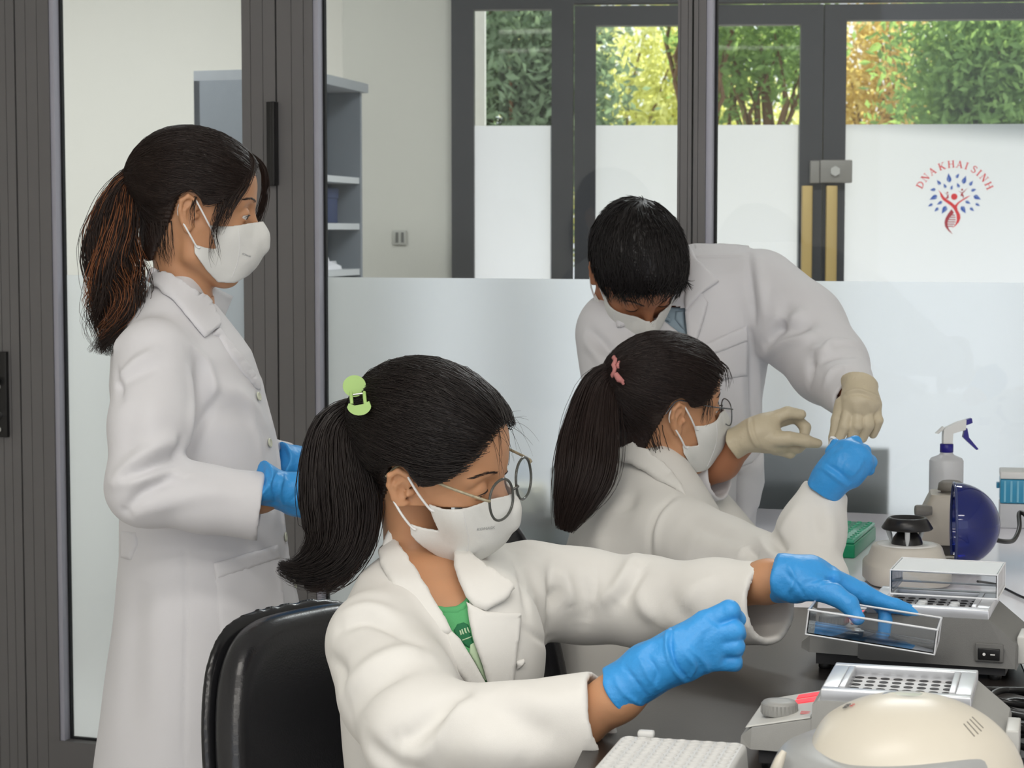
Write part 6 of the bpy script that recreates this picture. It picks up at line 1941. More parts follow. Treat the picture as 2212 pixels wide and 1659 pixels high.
    ch = [('p', pp([W_, (640, 1060, -.006), (676, 1072, -.012)]), [.026, .027, .016]), ('p', pp([W_, (640, 1072, .004), (672, 1090, .0)]), [.025, .024, .015]), ('p', pp([W_, (638, 1085, .012), (666, 1105, .012)]), [.022, .020, .014]),
          ('f', pp([(676, 1070, -.012), (715, 1082, -.004), (742, 1100, .018)]), [.0125, .0105, .0085]), ('f', pp([(674, 1088, 0), (712, 1104, .008), (736, 1118, .028)]), [.0125, .0105, .0085]),
          ('f', pp([(668, 1102, .010), (702, 1120, .018), (722, 1130, .036)]), [.0115, .0095, .008]), ('f', pp([(662, 1112, .016), (690, 1130, .024), (706, 1136, .038)]), [.0105, .009, .0075]),
          ('f', pp([(630, 1045, .006), (668, 1042, .022), (700, 1050, .036)]), [.016, .0125, .0095])]
    hand_obj('glove', ch, M_GLOVE, root, .0019, .003, .012, (P(606, 1058, D - .012), P(558, 1042, D - .034), .0265, .0365),
             solid=True, folds=[([(600, 1020), (590, 1050), (596, 1085)], -.003, .004), ([(612, 1022), (604, 1055), (610, 1090)], .003, .004), ([(575, 1020), (582, 1050), (590, 1075)], .0025, .004), ([(630, 1080), (650, 1060), (670, 1040)], -.002, .004)], label='blue nitrile glove with a loose flared cuff')
    D = 3.60
    W_ = (636, 1000, 0)
    ch = [('p', pp([W_, (676, 1010, -.01), (712, 1040, -.03)]), [.025, .026, .016]), ('p', pp([W_, (676, 1020, .004), (708, 1055, -.02)]), [.025, .024, .015]),
          ('f', pp([(712, 1040, -.03), (744, 1068, -.05), (750, 1092, -.06)]), [.0125, .0105, .0085]), ('f', pp([(708, 1055, -.022), (738, 1082, -.05), (742, 1102, -.06)]), [.012, .010, .0085]),
          ('f', pp([(700, 1062, -.015), (722, 1090, -.04), (724, 1108, -.05)]), [.011, .0095, .008]), ('f', pp([(694, 1068, -.010), (708, 1092, -.03), (708, 1106, -.04)]), [.0105, .009, .0075]),
          ('f', pp([(664, 1000, -.016), (700, 1010, -.04), (728, 1030, -.06)]), [.015, .012, .009])]
    hand_obj('glove', ch, M_GLOVE, root, .0020, .003, .012, (P(646, 1002, D), P(604, 999, D - .02), .0265, .0370), solid=True, label='blue nitrile glove of the far hand')
woman_standing()
# ------------------------------------------------------------------ 3: the second seated woman
def woman_second():
    ps = Pose((.279, 3.777, 1.022), 20, 1, 7, 1.0)
    root = empty('person', (.2, 3.80, 0), 'seated woman behind with long straight ponytail and pink hair tie raising a blue fist', 'person')
    rows = [(955, 1376, 1452, 3.79, .05), (985, 1352, 1476, 3.79, .08), (1030, 1312, 1505, 3.79, .13), (1090, 1262, 1545, 3.79, .168), (1150, 1236, 1562, 3.79, .178), (1230, 1212, 1566, 3.79, .178),
            (1320, 1198, 1560, 3.80, .172), (1420, 1190, 1550, 3.82, .17), (1520, 1184, 1545, 3.83, .18), (1640, 1178, 1550, 3.84, .20), (1760, 1170, 1560, 3.85, .21)]
    z, cx, cy, rx, ry = px_slices(rows)
    yaw = math.radians(14)
    arm_n = pts_of([(1448, 1150, 3.66), (1560, 1205, 3.56), (1728, 1252, 3.38), (1752, 1150, 3.42), (1784, 1056, 3.44)])
    rad_n = [.074, .070, .056, .0555, .0375]
    arm_f = pts_of([(1500, 1095, 3.96), (1640, 1245, 3.90), (1720, 1235, 3.70)])
    rad_f = [.066, .056, .042]
    def torso(p, g=0.0):
        return stack(p, z, cx, cy, [v - g for v in rx], [v - g for v in ry], yaw, .015)
    def f_coat(p):
        d = torso(p)
        d = smin(d, sleeve(p, arm_n, rad_n, .07, .008), .03)
        # the bag of cloth hanging at the elbow
        d = smin(d, rcone(p, P(1700, 1262, 3.40), P(1775, 1255, 3.36), .042, .046), .03)
        return smin(d, sleeve(p, arm_f, rad_f, .06, .008), .03)
    folds = [([(1456, 1074), (1422, 1105), (1405, 1145), (1403, 1195)], -.006, .007), ([(1466, 1078), (1434, 1108), (1418, 1148), (1416, 1195)], .004, .008), ([(1364, 1060), (1354, 1105)], -.006, .020), ([(1330, 1080), (1300, 1130), (1280, 1190)], .004, .02),
             ([(1660, 1135), (1675, 1168), (1692, 1190)], -.013, .010), ([(1640, 1160), (1660, 1190), (1690, 1204)], .007, .010), ([(1612, 1180), (1626, 1192), (1636, 1206)], -.010, .008), ([(1600, 1196), (1618, 1182), (1640, 1196)], .007, .008), ([(1700, 1180), (1722, 1215), (1735, 1245)], -.005, .014),
             ([(1764, 1090), (1757, 1125), (1776, 1165)], -.006, .014), ([(1790, 1100), (1795, 1150), (1788, 1200)], .005, .016), ([(1480, 1110), (1540, 1150), (1600, 1185)], -.005, .02), ([(1500, 1170), (1560, 1180), (1610, 1210)], .005, .018), ([(1260, 1180), (1250, 1240)], -.005, .015), ([(1300, 1160), (1296, 1220)], .004, .015),
             ([(1730, 1085), (1700, 1130), (1680, 1165)], .004, .012)]
    coat = sdf_obj('lab_coat', f_coat, np.array([.0, 3.25, .50]), np.array([.70, 4.10, 1.10]), .0045, M_COAT, root, 2, folds=folds, noise=lambda V, N: .0011 * wob(V, 36, 9))
    nb = P(1420, 1020, 3.79); nh = ps.w((-.020, 0, -.045))
    neck = lambda p: smin(chain(p, [ps.w((-.022, 0, -.02)), nh, nb], [.048, .043, .050], .02), torso(p, .02), .02)
    f_hn = lambda p: smax(smin(head_sdf(ps.l(p), .5, .0036) * ps.s, neck(p), .012), .90 - p[:, 2], .001)
    def f_rest(p):
        d = smax(neck(p), .46 - p[:, 2], .01)
        d = smin(d, chain(p, arm_n[:3], [.044, .040, .034], .02), .02)
        d = smin(d, chain(p, [arm_n[2], P(1784, 1056, 3.43), P(1798, 1030, 3.40)], [.034, .0265, .022], .02), .02)
        return smin(d, chain(p, arm_f, [.04, .036, .026], .02), .02)
    body_obj(root, ps, f_hn, f_rest, (.02, 3.28, .44), (.68, 4.06, .95), .9, M_SKIN)
    legs_obj(root, [np.array([.20, 3.70, .50]), np.array([.20, 3.92, .50])], [np.array([.56, 3.72, .50]), np.array([.54, 3.96, .50])], [np.array([.54, 3.72, .09]), np.array([.52, 3.98, .09])])
    patch('collar', [(1352, 957), (1377, 958), (1408, 982), (1438, 1007), (1466, 1040), (1484, 1071), (1458, 1060), (1422, 1040), (1394, 1022), (1366, 1008), (1336, 1002), (1340, 976)], M_COAT, coat, f_coat, .007, .004, 5, lift=lambda q: .012 * np.clip((1030 - q[:, 1]) / 60, 0, 1))
    # mask, glasses, eyes
    mk, mb = mask_parts(ps, root)
    eyes(ps, root, .45, .1)
    glasses(ps, root, mat('thin_steel_frame', (108, 112, 116), rough=0.25, metal=0.9, noise=0.05), .0275, .0240, .0335, .1130, .004, -.1, .0012, 2.6, 'thin metal framed glasses')
    # hair
    tie_w = mid_pt(ps, 1336, 806); tie = ps.l(tie_w[None])[0]
    poly = np.array(HAIR_POLY, np.float32)
    def vol(q, d):
        d = smin(d, ell(q, (-.02, 0, .062), (.092, .073, .076)), .03)
        return smin(d, rcone(q, (-.05, 0, .06), np.array(tie) + np.array([.006, 0, -.002]), .034, .011), .05)
    cap, g = hair_cap('hair', ps, HAIR_POLY, .0075, M_HAIR_2, root, extra=vol)
    rts = hair_roots(poly, 2200, 41)
    S1 = cap_strands(ps, g, rts, tie, (0, 0, -.06), 16, (.0002, .0028), .009, 1)
    r = np.random.default_rng(24)
    k = 600; u = r.uniform(0, 1, k); sg = np.where(r.uniform(size=k) < .65, -1, 1)
    fr_ = catmull([(.086, -.004, .095), (.082, .022, .084), (.070, .046, .062), (.048, .064, .040), (.030, .070, .028), (.014, .074, .036)], 60)
    ft = fr_[(u * 59).astype(int)] + r.normal(size=(k, 3)) * .002; ft[:, 1] *= sg
    S2 = cap_strands(ps, g, ft, tie, (.02, 0, -.16), 16, (.0008, .004), .009, 2)
    SS = np.concatenate([S1, S2])
    strands_mesh('hair_strands', SS, taper(len(SS), 16, .0005, .5, 3), M_HAIR_2, cap, kind='stuff')
    def fringe(name, pts, wd, k, seed, m, wave=.003):
        T = tail_strands([ps.w(p) for p in pts], wd, k, 18, seed, wave, 1.0, .6, .4, .003)
        return strands_mesh(name, T, taper(k, 18, .0007, .2, seed), m, cap, kind='stuff')
    fringe('side_fringe', [(.080, -.020, .100), (.104, -.018, .086), (.118, -.014, .062), (.122, -.012, .036)], [.004, .006, .006, .003], 16, 81, M_HAIR_2, .003)
    fringe('side_fringe', [(.052, -.062, .050), (.052, -.068, .030), (.048, -.071, .004), (.046, -.073, -.014)], [.007, .008, .008, .006], 16, 82, M_HAIR_2, .003)
    fringe('nape_hair', [(-.046, -.050, -.02), (-.036, -.056, -.05), (-.022, -.060, -.080), (.000, -.064, -.100)], [.020, .018, .014, .010], 22, 83, M_HAIR_2, .005)
    dt = proj(tie_w)[2]
    gd = pts_of([(1350, 806, dt), (1326, 804, dt), (1296, 830, dt - .01), (1280, 890, dt - .03), (1270, 960, dt - .06), (1262, 1020, dt - .09), (1246, 1070, dt - .10), (1232, 1110, dt - .10), (1220, 1148, dt - .10)])
    wd = [.010, .018, .032, .044, .054, .054, .042, .028, .012]
    T1 = tail_strands(gd, wd, 1700, 24, 91, .0012, 1.0, .75, .10, .003)
    strands_mesh('ponytail', T1, taper(1700, 24, .00095, .35, 8), M_HAIR_2, cap)
    T3 = tail_strands(gd, [w * 1.25 for w in wd], 40, 24, 93, .004, 1.0, .8, .1, .008)
    strands_mesh('ponytail_wisps', T3, taper(40, 24, .0006, .3, 10), M_HAIR_2, cap, kind='stuff')
    M_PINK = mat('dusty_pink_elastic', (206, 136, 132), rough=0.75, noise=0.06)
    c = P(1330, 798, dt - .012); ax = gd[1] - gd[0]; ax /= np.linalg.norm(ax)
    e1 = np.cross(ax, FWD); e1 /= np.linalg.norm(e1); e2 = np.cross(ax, e1)
    rr = np.array([(.0150 * math.cos(a), .0150 * math.sin(a)) for a in np.linspace(0, 2 * math.pi, 24)[:-1]])
    for s_, nm in ((0, 'hair_tie'), (1, 'tie_loop')):
        o = MB().tube([c + e1 * a * (1.42 + .06 * s_) + e2 * b * 1.5 + ax * (.004 * (s_ * 2 - 1) + .002 * math.sin(2 * i)) for i, (a, b) in enumerate(rr)], .0040, 8, True)
        if s_ == 0: ht = o.build('hair_tie', M_PINK, root, label='dusty pink hair tie with knotted ends')
        else: o.build('tie_loop', M_PINK, ht)
    MB().tube([P(1330, 808, dt - .044), P(1338, 820, dt - .050), P(1346, 824, dt - .046)], [.005, .0062, .0035], 8).tube([P(1340, 820, dt - .050), P(1347, 830, dt - .046)], [.004, .0025], 7).build('tie_knot', M_PINK, ht)
    # gloves
    D = 3.40
    pp = lambda l: [P(x, y, D + dz) for x, y, dz in l]
    W_ = (1797, 1032, .004)
    ch = [('p', pp([W_, (1812, 1000, .004), (1826, 970, .004)]), [.026, .024, .0165]), ('p', pp([W_, (1824, 1004, -.006), (1846, 976, -.006)]), [.026, .026, .017]),
          ('p', pp([W_, (1832, 1012, -.004), (1862, 990, -.006)]), [.026, .025, .017]), ('p', pp([W_, (1836, 1022, .004), (1866, 1006, .002)]), [.025, .021, .0145]),
          ('f', pp([(1826, 968, .004), (1846, 957, .012), (1834, 958, .036)]), [.0145, .0115, .0095]), ('f', pp([(1848, 974, -.004), (1866, 975, .012), (1852, 976, .038)]), [.0145, .0112, .0095]),
          ('f', pp([(1864, 988, -.004), (1880, 998, .010), (1866, 1000, .036)]), [.0140, .0115, .0095]), ('f', pp([(1862, 1004, .002), (1876, 1014, .014), (1862, 1014, .034)]), [.0125, .0100, .0085]),
          ('f', pp([(1804, 1004, .012), (1800, 978, .022), (1806, 958, .026)]), [.0155, .0125, .0095])]
    hand_obj('glove', ch, M_GLOVE, root, .0019, .003, .012, (P(1802, 1022, D + .003), P(1780, 1058, D + .012), .0265, .0300),
             folds=[([(1775, 1010), (1798, 1025), (1830, 1050)], .003, .0045), ([(1782, 1000), (1806, 1016), (1836, 1040)], -.002, .004), ([(1815, 1030), (1820, 1000), (1828, 975)], -.0015, .005), ([(1840, 1030), (1856, 1010), (1866, 990)], .0015, .004)], label='blue nitrile glove closed in a fist')
    D = 3.66
    W_ = (1716, 1234, 0)
    ch = [('p', pp([W_, (1735, 1228, 0), (1752, 1228, 0)]), [.022, .022, .014]), ('f', pp([(1752, 1226, 0), (1772, 1232, .004), (1782, 1242, .012)]), [.012, .010, .008]), ('f', pp([(1752, 1234, -.014), (1770, 1240, -.012), (1778, 1248, -.006)]), [.012, .010, .008]),
          ('f', pp([(1750, 1226, .016), (1770, 1230, .02), (1780, 1238, .026)]), [.012, .010, .008]), ('f', pp([(1748, 1228, .03), (1764, 1232, .034), (1772, 1238, .04)]), [.011, .009, .0075]), ('f', pp([(1730, 1236, -.018), (1748, 1246, -.03), (1760, 1252, -.032)]), [.014, .011, .009])]
    hand_obj('glove', ch, M_GLOVE, root, .0022, .003, .012, None, label='blue nitrile glove of the far hand')
woman_second()
# the little tube the bent man is handing to her
tb = empty('sample_tube', tuple(P(1792, 968, 3.42)), 'small clear sample tube held between the cream glove and the blue fist', 'tube')
a, b = P(1799, 952, 3.435), P(1786, 992, 3.42)
MB().tube([a, a + (b - a) * .55, b], [.0052, .0050, .0022], 12).build('tube_body', M_TUBE, tb)
MB().tube([a + (a - b) * .02, a + (a - b) * .14], [.0064, .0064], 12).build('cap', M_WHITE, tb)
# ------------------------------------------------------------------ 4: the bent man
def man():
    ps = Pose(P(1366, 586, 4.02), -62, 54, 13, 1.01)
    root = empty('person', (.38, 4.15, 0), 'man with short black hair bending forward in white coat and cream gloves', 'person')
    rows = [(527, 1490, 1606, 4.20, .06), (548, 1440, 1650, 4.19, .09), (590, 1360, 1690, 4.18, .12), (640, 1296, 1704, 4.17, .130), (700, 1268, 1690, 4.16, .130), (770, 1262, 1660, 4.15, .128), (860, 1272, 1647, 4.15, .126),
            (950, 1284, 1648, 4.15, .124), (1040, 1288, 1645, 4.15, .124), (1120, 1290, 1632, 4.15, .126), (1250, 1286, 1625, 4.15, .13), (1400, 1280, 1630, 4.15, .135), (1560, 1276, 1636, 4.15, .14)]
    z, cx, cy, rx, ry = px_slices(rows)
    arm_l = pts_of([(1640, 632, 4.13), (1728, 708, 4.06), (1790, 790, 3.96), (1850, 866, 3.765)])
    rad_l = [.088, .088, .074, .043]
    arm_r = pts_of([(1336, 720, 4.08), (1352, 900, 3.98), (1400, 985, 3.94), (1480, 1030, 3.90), (1556, 1022, 3.86)])
    rad_r = [.086, .074, .064, .056, .052]
    def torso(p, g=0.0):
        d = stack(p, z, cx, cy, [v - g for v in rx], [v - g for v in ry], 0.0, .015)
        return d
    def f_coat(p):
        d = torso(p)
        d = smin(d, sleeve(p, arm_l, rad_l, .05, .008), .025)
        return smin(d, sleeve(p, arm_r, rad_r, .07, .008), .025)
    folds = [([(1654, 745), (1673, 712), (1697, 694)], -.015, .012), ([(1648, 770), (1690, 742), (1738, 731), (1760, 722)], .009, .012), ([(1752, 776), (1748, 804), (1744, 828)], -.012, .012), ([(1760, 756), (1782, 756), (1801, 741), (1851, 741)], .009, .011),
             ([(1770, 780), (1800, 768), (1850, 765)], -.007, .012), ([(1678, 690), (1705, 690), (1740, 672)], .008, .014), ([(1690, 715), (1722, 712), (1750, 700)], -.008, .012), ([(1618, 550), (1624, 635), (1629, 695)], -.007, .008), ([(1632, 560), (1644, 620), (1650, 680)], .006, .010),
             ([(1272, 715), (1302, 743), (1322, 764)], -.010, .010), ([(1262, 735), (1290, 765), (1310, 800)], .007, .012), ([(1780, 830), (1800, 800), (1830, 790)], .006, .010), ([(1622, 720), (1626, 820), (1628, 940)], -.006, .008), ([(1636, 760), (1640, 850), (1641, 940)], .004, .008),
             ([(1560, 760), (1566, 860), (1572, 960)], -.004, .014), ([(1600, 800), (1604, 880), (1608, 960)], .004, .012), ([(1490, 556), (1540, 556), (1616, 556)], -.002, .003), ([(1700, 650), (1690, 690), (1670, 730)], -.006, .015)]
    hole = [(1392, 662), (1440, 662), (1480, 668), (1484, 720), (1478, 726), (1436, 697), (1394, 668)]
    coat = sdf_obj('lab_coat', f_coat, np.array([.05, 3.70, .38]), np.array([.80, 4.36, 1.36]), .0046, M_COAT2, root, 2, folds=folds, cut=cut_poly(hole, 4.14), noise=lambda V, N: .0011 * wob(V, 34, 12))
    nb = P(1470, 660, 4.16); nh = ps.w((-.022, 0, -.05))
    neck = lambda p: smin(chain(p, [ps.w((-.022, 0, -.02)), nh, nb], [.054, .052, .060], .02), torso(p, .030), .02)
    f_hn = lambda p: smax(smin(head_sdf(ps.l(p), .6, .003) * ps.s, neck(p), .012), 1.10 - p[:, 2], .001)
    def f_rest(p):
        d = smax(neck(p), .70 - p[:, 2], .01)
        d = smin(d, chain(p, arm_l[:3], [.05, .046, .034], .02), .02)
        d = smin(d, chain(p, [arm_l[2], P(1852, 856, 3.74)], [.034, .024], .02), .02)
        d = smin(d, chain(p, arm_r[:4], [.05, .046, .042, .038], .02), .02)
        return smin(d, chain(p, [arm_r[3], P(1560, 1000, 3.86), P(1622, 938, 3.80)], [.036, .0300, .0235], .02), .02)
    body_obj(root, ps, f_hn, f_rest, (.08, 3.66, .68), (.80, 4.34, 1.2), 1.1, M_SKIN2)
    legs_obj(root, [np.array([.25, 4.20, .80]), np.array([.39, 4.17, .80])], [np.array([.22, 4.28, .46]), np.array([.40, 4.25, .46])], [np.array([.22, 4.36, .09]), np.array([.40, 4.31, .09])], r=(.075, .062, .05))
    # shirt collar in the opening
    M_SH = mat('pale_blue_shirt', (172, 192, 204), rough=0.85, noise=0.04, nscale=200)
    f_in = lambda p: torso(p, .016)
    sh = patch('shirt', [(1394, 664), (1482, 664), (1486, 722), (1478, 730), (1432, 700)], M_SH, root, f_in, .0, .002, 5)
    patch('shirt_collar', [(1408, 668), (1418, 668), (1452, 690), (1448, 698), (1420, 686)], M_SH, sh, f_in, .004, .003, 4)
    patch('shirt_collar', [(1460, 672), (1478, 672), (1480, 716), (1470, 706), (1458, 690)], M_SH, sh, f_in, .004, .003, 4)
    fb = f_coat
    patch('collar', [(1326, 628), (1329, 668), (1333, 708), (1342, 708), (1391, 692), (1382, 668), (1374, 652), (1350, 632)], M_COAT2, coat, fb, .006, .004, 5)
    patch('lapel', [(1342, 706), (1391, 691), (1400, 720), (1440, 722), (1478, 727), (1436, 695), (1396, 666), (1382, 668)], M_COAT2, coat, fb, .003, .004, 5)
    patch('collar', [(1488, 536), (1500, 558), (1524, 580), (1553, 608), (1516, 634), (1500, 652), (1480, 674), (1478, 650), (1486, 600)], M_COAT2, coat, fb, .006, .004, 5, lift=lambda q: .006 * np.clip((600 - q[:, 1]) / 50, 0, 1))
    patch('lapel', [(1515, 632), (1529, 654), (1524, 675), (1512, 715), (1500, 748), (1484, 724), (1479, 674), (1498, 652)], M_COAT2, coat, fb, .004, .003, 5)
    patch('chest_pocket', [(1506, 752), (1560, 728), (1613, 704), (1616, 740), (1614, 812), (1520, 826)], M_COAT2, coat, fb, .002, .0025, 6)
    patch('pocket_band', [(1506, 751), (1560, 727), (1613, 703), (1615, 736), (1562, 758), (1512, 776)], M_COAT2, coat, fb, .005, .002, 5)
    patch('side_pocket', [(1592, 1012), (1622, 1000), (1647, 972), (1650, 1040), (1638, 1092), (1600, 1150), (1588, 1142), (1588, 1060)], M_COAT2, coat, fb, .004, .003, 6, bulge=.012)
    patch('yoke', [(1500, 528), (1560, 526), (1618, 531), (1622, 556), (1560, 558), (1506, 556)], M_COAT2, coat, fb, .0006, .0012, 6)
    # face
    mask_parts(ps, root)
    eyes(ps, root, .5, .0, brow=True)
    # hair: short, swept forward
    MP = [(.094, .082), (.086, .070), (.074, .052), (.052, .044), (.034, .026), (.026, .000), (.016, -.004), (.012, .030), (-.006, .040), (-.022, .034), (-.030, .008), (-.034, -.014), (-.05, -.045), (-.075, -.06), (-.13, -.05), (-.16, .05), (-.12, .17), (.05, .17), (.10, .12)]
    vol = lambda q, d: smin(d, ell(q, (-.004, 0, .066), (.094, .076, .078)), .03)
    cap, g = hair_cap('hair', ps, MP, .011, M_HAIR_M, root, extra=vol, nape=False)
    r = np.random.default_rng(55)
    poly = np.array(MP, np.float32)
    rts = hair_roots(poly, 2600, 51)
    k = len(rts); n = 8
    wh = np.array([-.062, .012, .118])                     # the whorl
    d = rts - wh; dist = np.linalg.norm(d, axis=1, keepdims=True)
    d = d / (dist + 1e-6)
    d += r.normal(size=(k, 3)) * .30
    # on top the hair lies forward, at the sides down
    d += np.where((rts[:, 2:3] > .06), np.array([[.55, 0, .0]]), np.array([[.1, 0, -.5]]))
    O = np.array((-.005, 0, .04))
    nrm = rts - O; nrm /= np.linalg.norm(nrm, axis=1, keepdims=True)
    d -= nrm * (d * nrm).sum(1, keepdims=True); d /= np.linalg.norm(d, axis=1, keepdims=True)
    Ln = r.uniform(.022, .045, (k, 1, 1))
    t = np.linspace(0, 1, n)[None, :, None]
    pts = rts[:, None] + d[:, None] * t * Ln
    u = pts - O; u /= np.linalg.norm(u, axis=2, keepdims=True)
    S_ = ray_local(g, (O + u * .2).reshape(-1, 3), -u.reshape(-1, 3), 40).reshape(k, n, 3)
    S_ = S_ + u * (r.uniform(-.001, .003, (k, 1, 1)) + r.uniform(0, .006, (k, 1, 1)) * t ** 2)
    W = ps.w(S_.reshape(-1, 3)).reshape(S_.shape)
    strands_mesh('hair_strands', W, taper(k, n, .0010, .15, 3), M_HAIR_M, cap, kind='stuff')
    # fringe falling over the forehead
    k = 320
    y = r.uniform(-.062, .062, k)
    x0 = .088 - np.abs(y) * .25; z0 = .090 - np.abs(y) * .35
    q0 = np.stack([x0, y, z0], 1)
    q0 = ray_local(g, q0 * 1.4, -q0 / np.linalg.norm(q0, axis=1, keepdims=True), 40)
    dirs = np.stack([r.uniform(.010, .022, k), r.normal(size=k) * .012 + .004, -r.uniform(.016, .040, k)], 1)
    t = np.linspace(0, 1, 10)[None, :, None]
    L = q0[:, None] + dirs[:, None] * t + np.array([-.014, 0, 0]) * t ** 2
    W = ps.w(L.reshape(-1, 3)).reshape(L.shape)
    strands_mesh('fringe', W, taper(k, 10, .0010, .1, 5), M_HAIR_M, cap, kind='stuff')
    # gloves
    D = 3.72
    pp = lambda l: [P(x, y, D + dz) for x, y, dz in l]
    W_ = (1856, 862, .002)
    ch = [('p', pp([W_, (1844, 872, 0), (1834, 884, .0)]), [.0265, .021, .0150]), ('p', pp([W_, (1852, 872, -.005), (1852, 882, -.006)]), [.0265, .022, .0145]),
          ('p', pp([W_, (1866, 872, -.004), (1871, 881, -.005)]), [.0265, .022, .0142]), ('p', pp([W_, (1876, 870, .002), (1888, 879, .003)]), [.025, .020, .0132]),
          ('f', pp([(1834, 882, -.003), (1825, 920, -.013), (1807, 961, -.006)]), [.0128, .0108, .0076]), ('f', pp([(1853, 880, -.006), (1850, 920, -.017), (1838, 950, -.004)]), [.0126, .0108, .0086]),
          ('f', pp([(1872, 880, -.005), (1874, 916, -.014), (1863, 946, -.002)]), [.0124, .0106, .0086]), ('f', pp([(1889, 878, .003), (1897, 908, -.003), (1886, 938, .006)]), [.0120, .0102, .0084]),
          ('f', pp([(1822, 874, .006), (1810, 908, .008), (1802, 945, .006), (1800, 964, .004)]), [.0155, .0122, .0100, .0085])]
    hand_obj('glove', ch, M_LATEX, root, .0017, .0014, .010, (P(1856, 858, D), P(1858, 826, D + .020), .0275, .0345),
             folds=[([(1826, 848), (1856, 842), (1898, 858)], .0025, .003), ([(1826, 856), (1858, 850), (1894, 866)], -.0018, .003)], label='cream latex glove reaching down with pinched fingers')
    D = 3.80
    W_ = (1630, 938, 0)
    ch = [('p', pp([W_, (1652, 920, 0), (1668, 908, .002)]), [.0245, .022, .0155]), ('p', pp([W_, (1652, 930, .014), (1670, 918, .024)]), [.0245, .021, .0145]), ('p', pp([W_, (1660, 945, -.004), (1684, 952, .0)]), [.0245, .022, .015]), ('p', pp([W_, (1662, 955, .006), (1690, 966, .010)]), [.022, .018, .0125]),
          ('f', pp([(1668, 906, .002), (1700, 892, .000), (1731, 895, .002)]), [.0138, .0112, .0090]), ('f', pp([(1670, 914, .024), (1718, 901, .030), (1740, 924, .018), (1736, 950, .010)]), [.0125, .0105, .0100, .0085]),
          ('f', pp([(1656, 948, -.012), (1704, 948, -.018), (1742, 953, -.014), (1767, 958, -.010)]), [.0165, .0130, .0108, .0082]), ('f', pp([(1684, 962, .010), (1722, 968, .014), (1736, 958, .028)]), [.0130, .0108, .009]), ('f', pp([(1676, 972, .014), (1706, 978, .020), (1716, 970, .034)]), [.0115, .0095, .008])]
    hand_obj('glove', ch, M_LATEX, root, .0019, .0026, .012, (P(1630, 934, D), P(1582, 960, D + .012), .0255, .0285),
             folds=[([(1616, 905), (1620, 935), (1634, 968)], .0022, .003), ([(1624, 903), (1628, 935), (1642, 966)], -.0016, .003)], label='cream latex glove with thumb and fingers forming a ring')
man()
# ------------------------------------------------------------------ red and blue emblem on the frosted door pane
M_LRED = mat('emblem_red', (222, 24, 28), rough=0.6, noise=0.02)
M_LDRED = mat('emblem_dark_red', (168, 12, 36), rough=0.6, noise=0.02)
M_LBLUE = mat('emblem_blue', (22, 78, 176), rough=0.6, noise=0.03)
M_LVEIN = mat('emblem_vein', (196, 212, 232), rough=0.6, noise=0)
def zpx(x, y): return (1840 + x / 5.9462, 280 + y / 5.9462)
def decal(name, polys, m, off=-.0052, parent=None):
    V, T = [], []
    for poly in polys:
        q = [Vector(zpx(*p)) for p in poly]; n = len(q)
        vo, eo, fo_, a_, b_, c_ = delaunay_2d_cdt(q, [(i, (i + 1) % n) for i in range(n)], [list(range(n))], 1, 1e-4)
        k = len(V)
        V += [WA + WU * WS(v[0]) + WN * off + Z3 * WZ(v[0], v[1]) for v in vo]
        T += [[k + i for i in f] for f in fo_]
    me = bpy.data.meshes.new(name)
    me.from_pydata([tuple(v) for v in V], [], T)
    return link(name, me, m, parent or wd2)
def glyph(ch):
    """serif capitals from straight strokes in a 1 x 1 box: (x0, y0, x1, y1, width)"""
    T, h, s = .20, .085, .07
    st = []
    def stem(x): st.append((x, 0, x, 1, T)); st.append((x - .2, s / 2, x + .2, s / 2, s)); st.append((x - .2, 1 - s / 2, x + .2, 1 - s / 2, s))
    if ch == 'I': stem(.3); return st, .6
    if ch == 'H': stem(.22); stem(.88); st.append((.22, .52, .88, .52, h)); return st, 1.1
    if ch == 'N':
        st.extend([(.2, 0, .2, 1, h), (.0, s / 2, .4, s / 2, s), (.0, 1 - s / 2, .3, 1 - s / 2, s), (.22, 1, .88, 0, T), (.9, 0, .9, 1, h), (.7, 1 - s / 2, 1.1, 1 - s / 2, s)]); return st, 1.1
    if ch == 'A':
        st.extend([(.5, 1, .14, 0, h), (.48, 1, .86, 0, T), (.28, .34, .72, .34, h), (-.02, s / 2, .32, s / 2, s), (.64, s / 2, 1.04, s / 2, s)]); return st, 1.05
    if ch == 'K':
        stem(.22); st.extend([(.3, .42, .84, 1, h), (.42, .56, .9, 0, T), (.66, 1 - s / 2, 1.02, 1 - s / 2, s), (.7, s / 2, 1.1, s / 2, s)]); return st, 1.1
    if ch == 'D':
        stem(.22); c = [(.3 + .62 * math.sin(a), .5 + .455 * math.cos(a)) for a in np.linspace(0, math.pi, 11)]
        for i in range(10): st.append((*c[i], *c[i + 1], h + .10 * math.sin(math.pi * (i + .5) / 10)))
        return st, 1.05
    if ch == 'S':
        c = [(.70, .80), (.64, .92), (.45, .965), (.24, .90), (.16, .76), (.24, .63), (.45, .53), (.64, .42), (.72, .27), (.64, .10), (.42, .035), (.20, .09), (.12, .24)]
        for i in range(12): st.append((*c[i], *c[i + 1], h + .09 * math.sin(math.pi * i / 11)))
        st.extend([(.70, .74, .70, .97, s), (.12, .04, .12, .28, s)]); return st, .85
    return st, .5
ctr = (1325, 937); Rb = 448; Hh = 92
word = [('D', -62.5), ('N', -49.5), ('A', -35.5), ('K', -19.5), ('H', -5.5), ('A', 7.5), ('I', 18), ('S', 30.5), ('I', 39.5), ('N', 50), ('H', 64)]
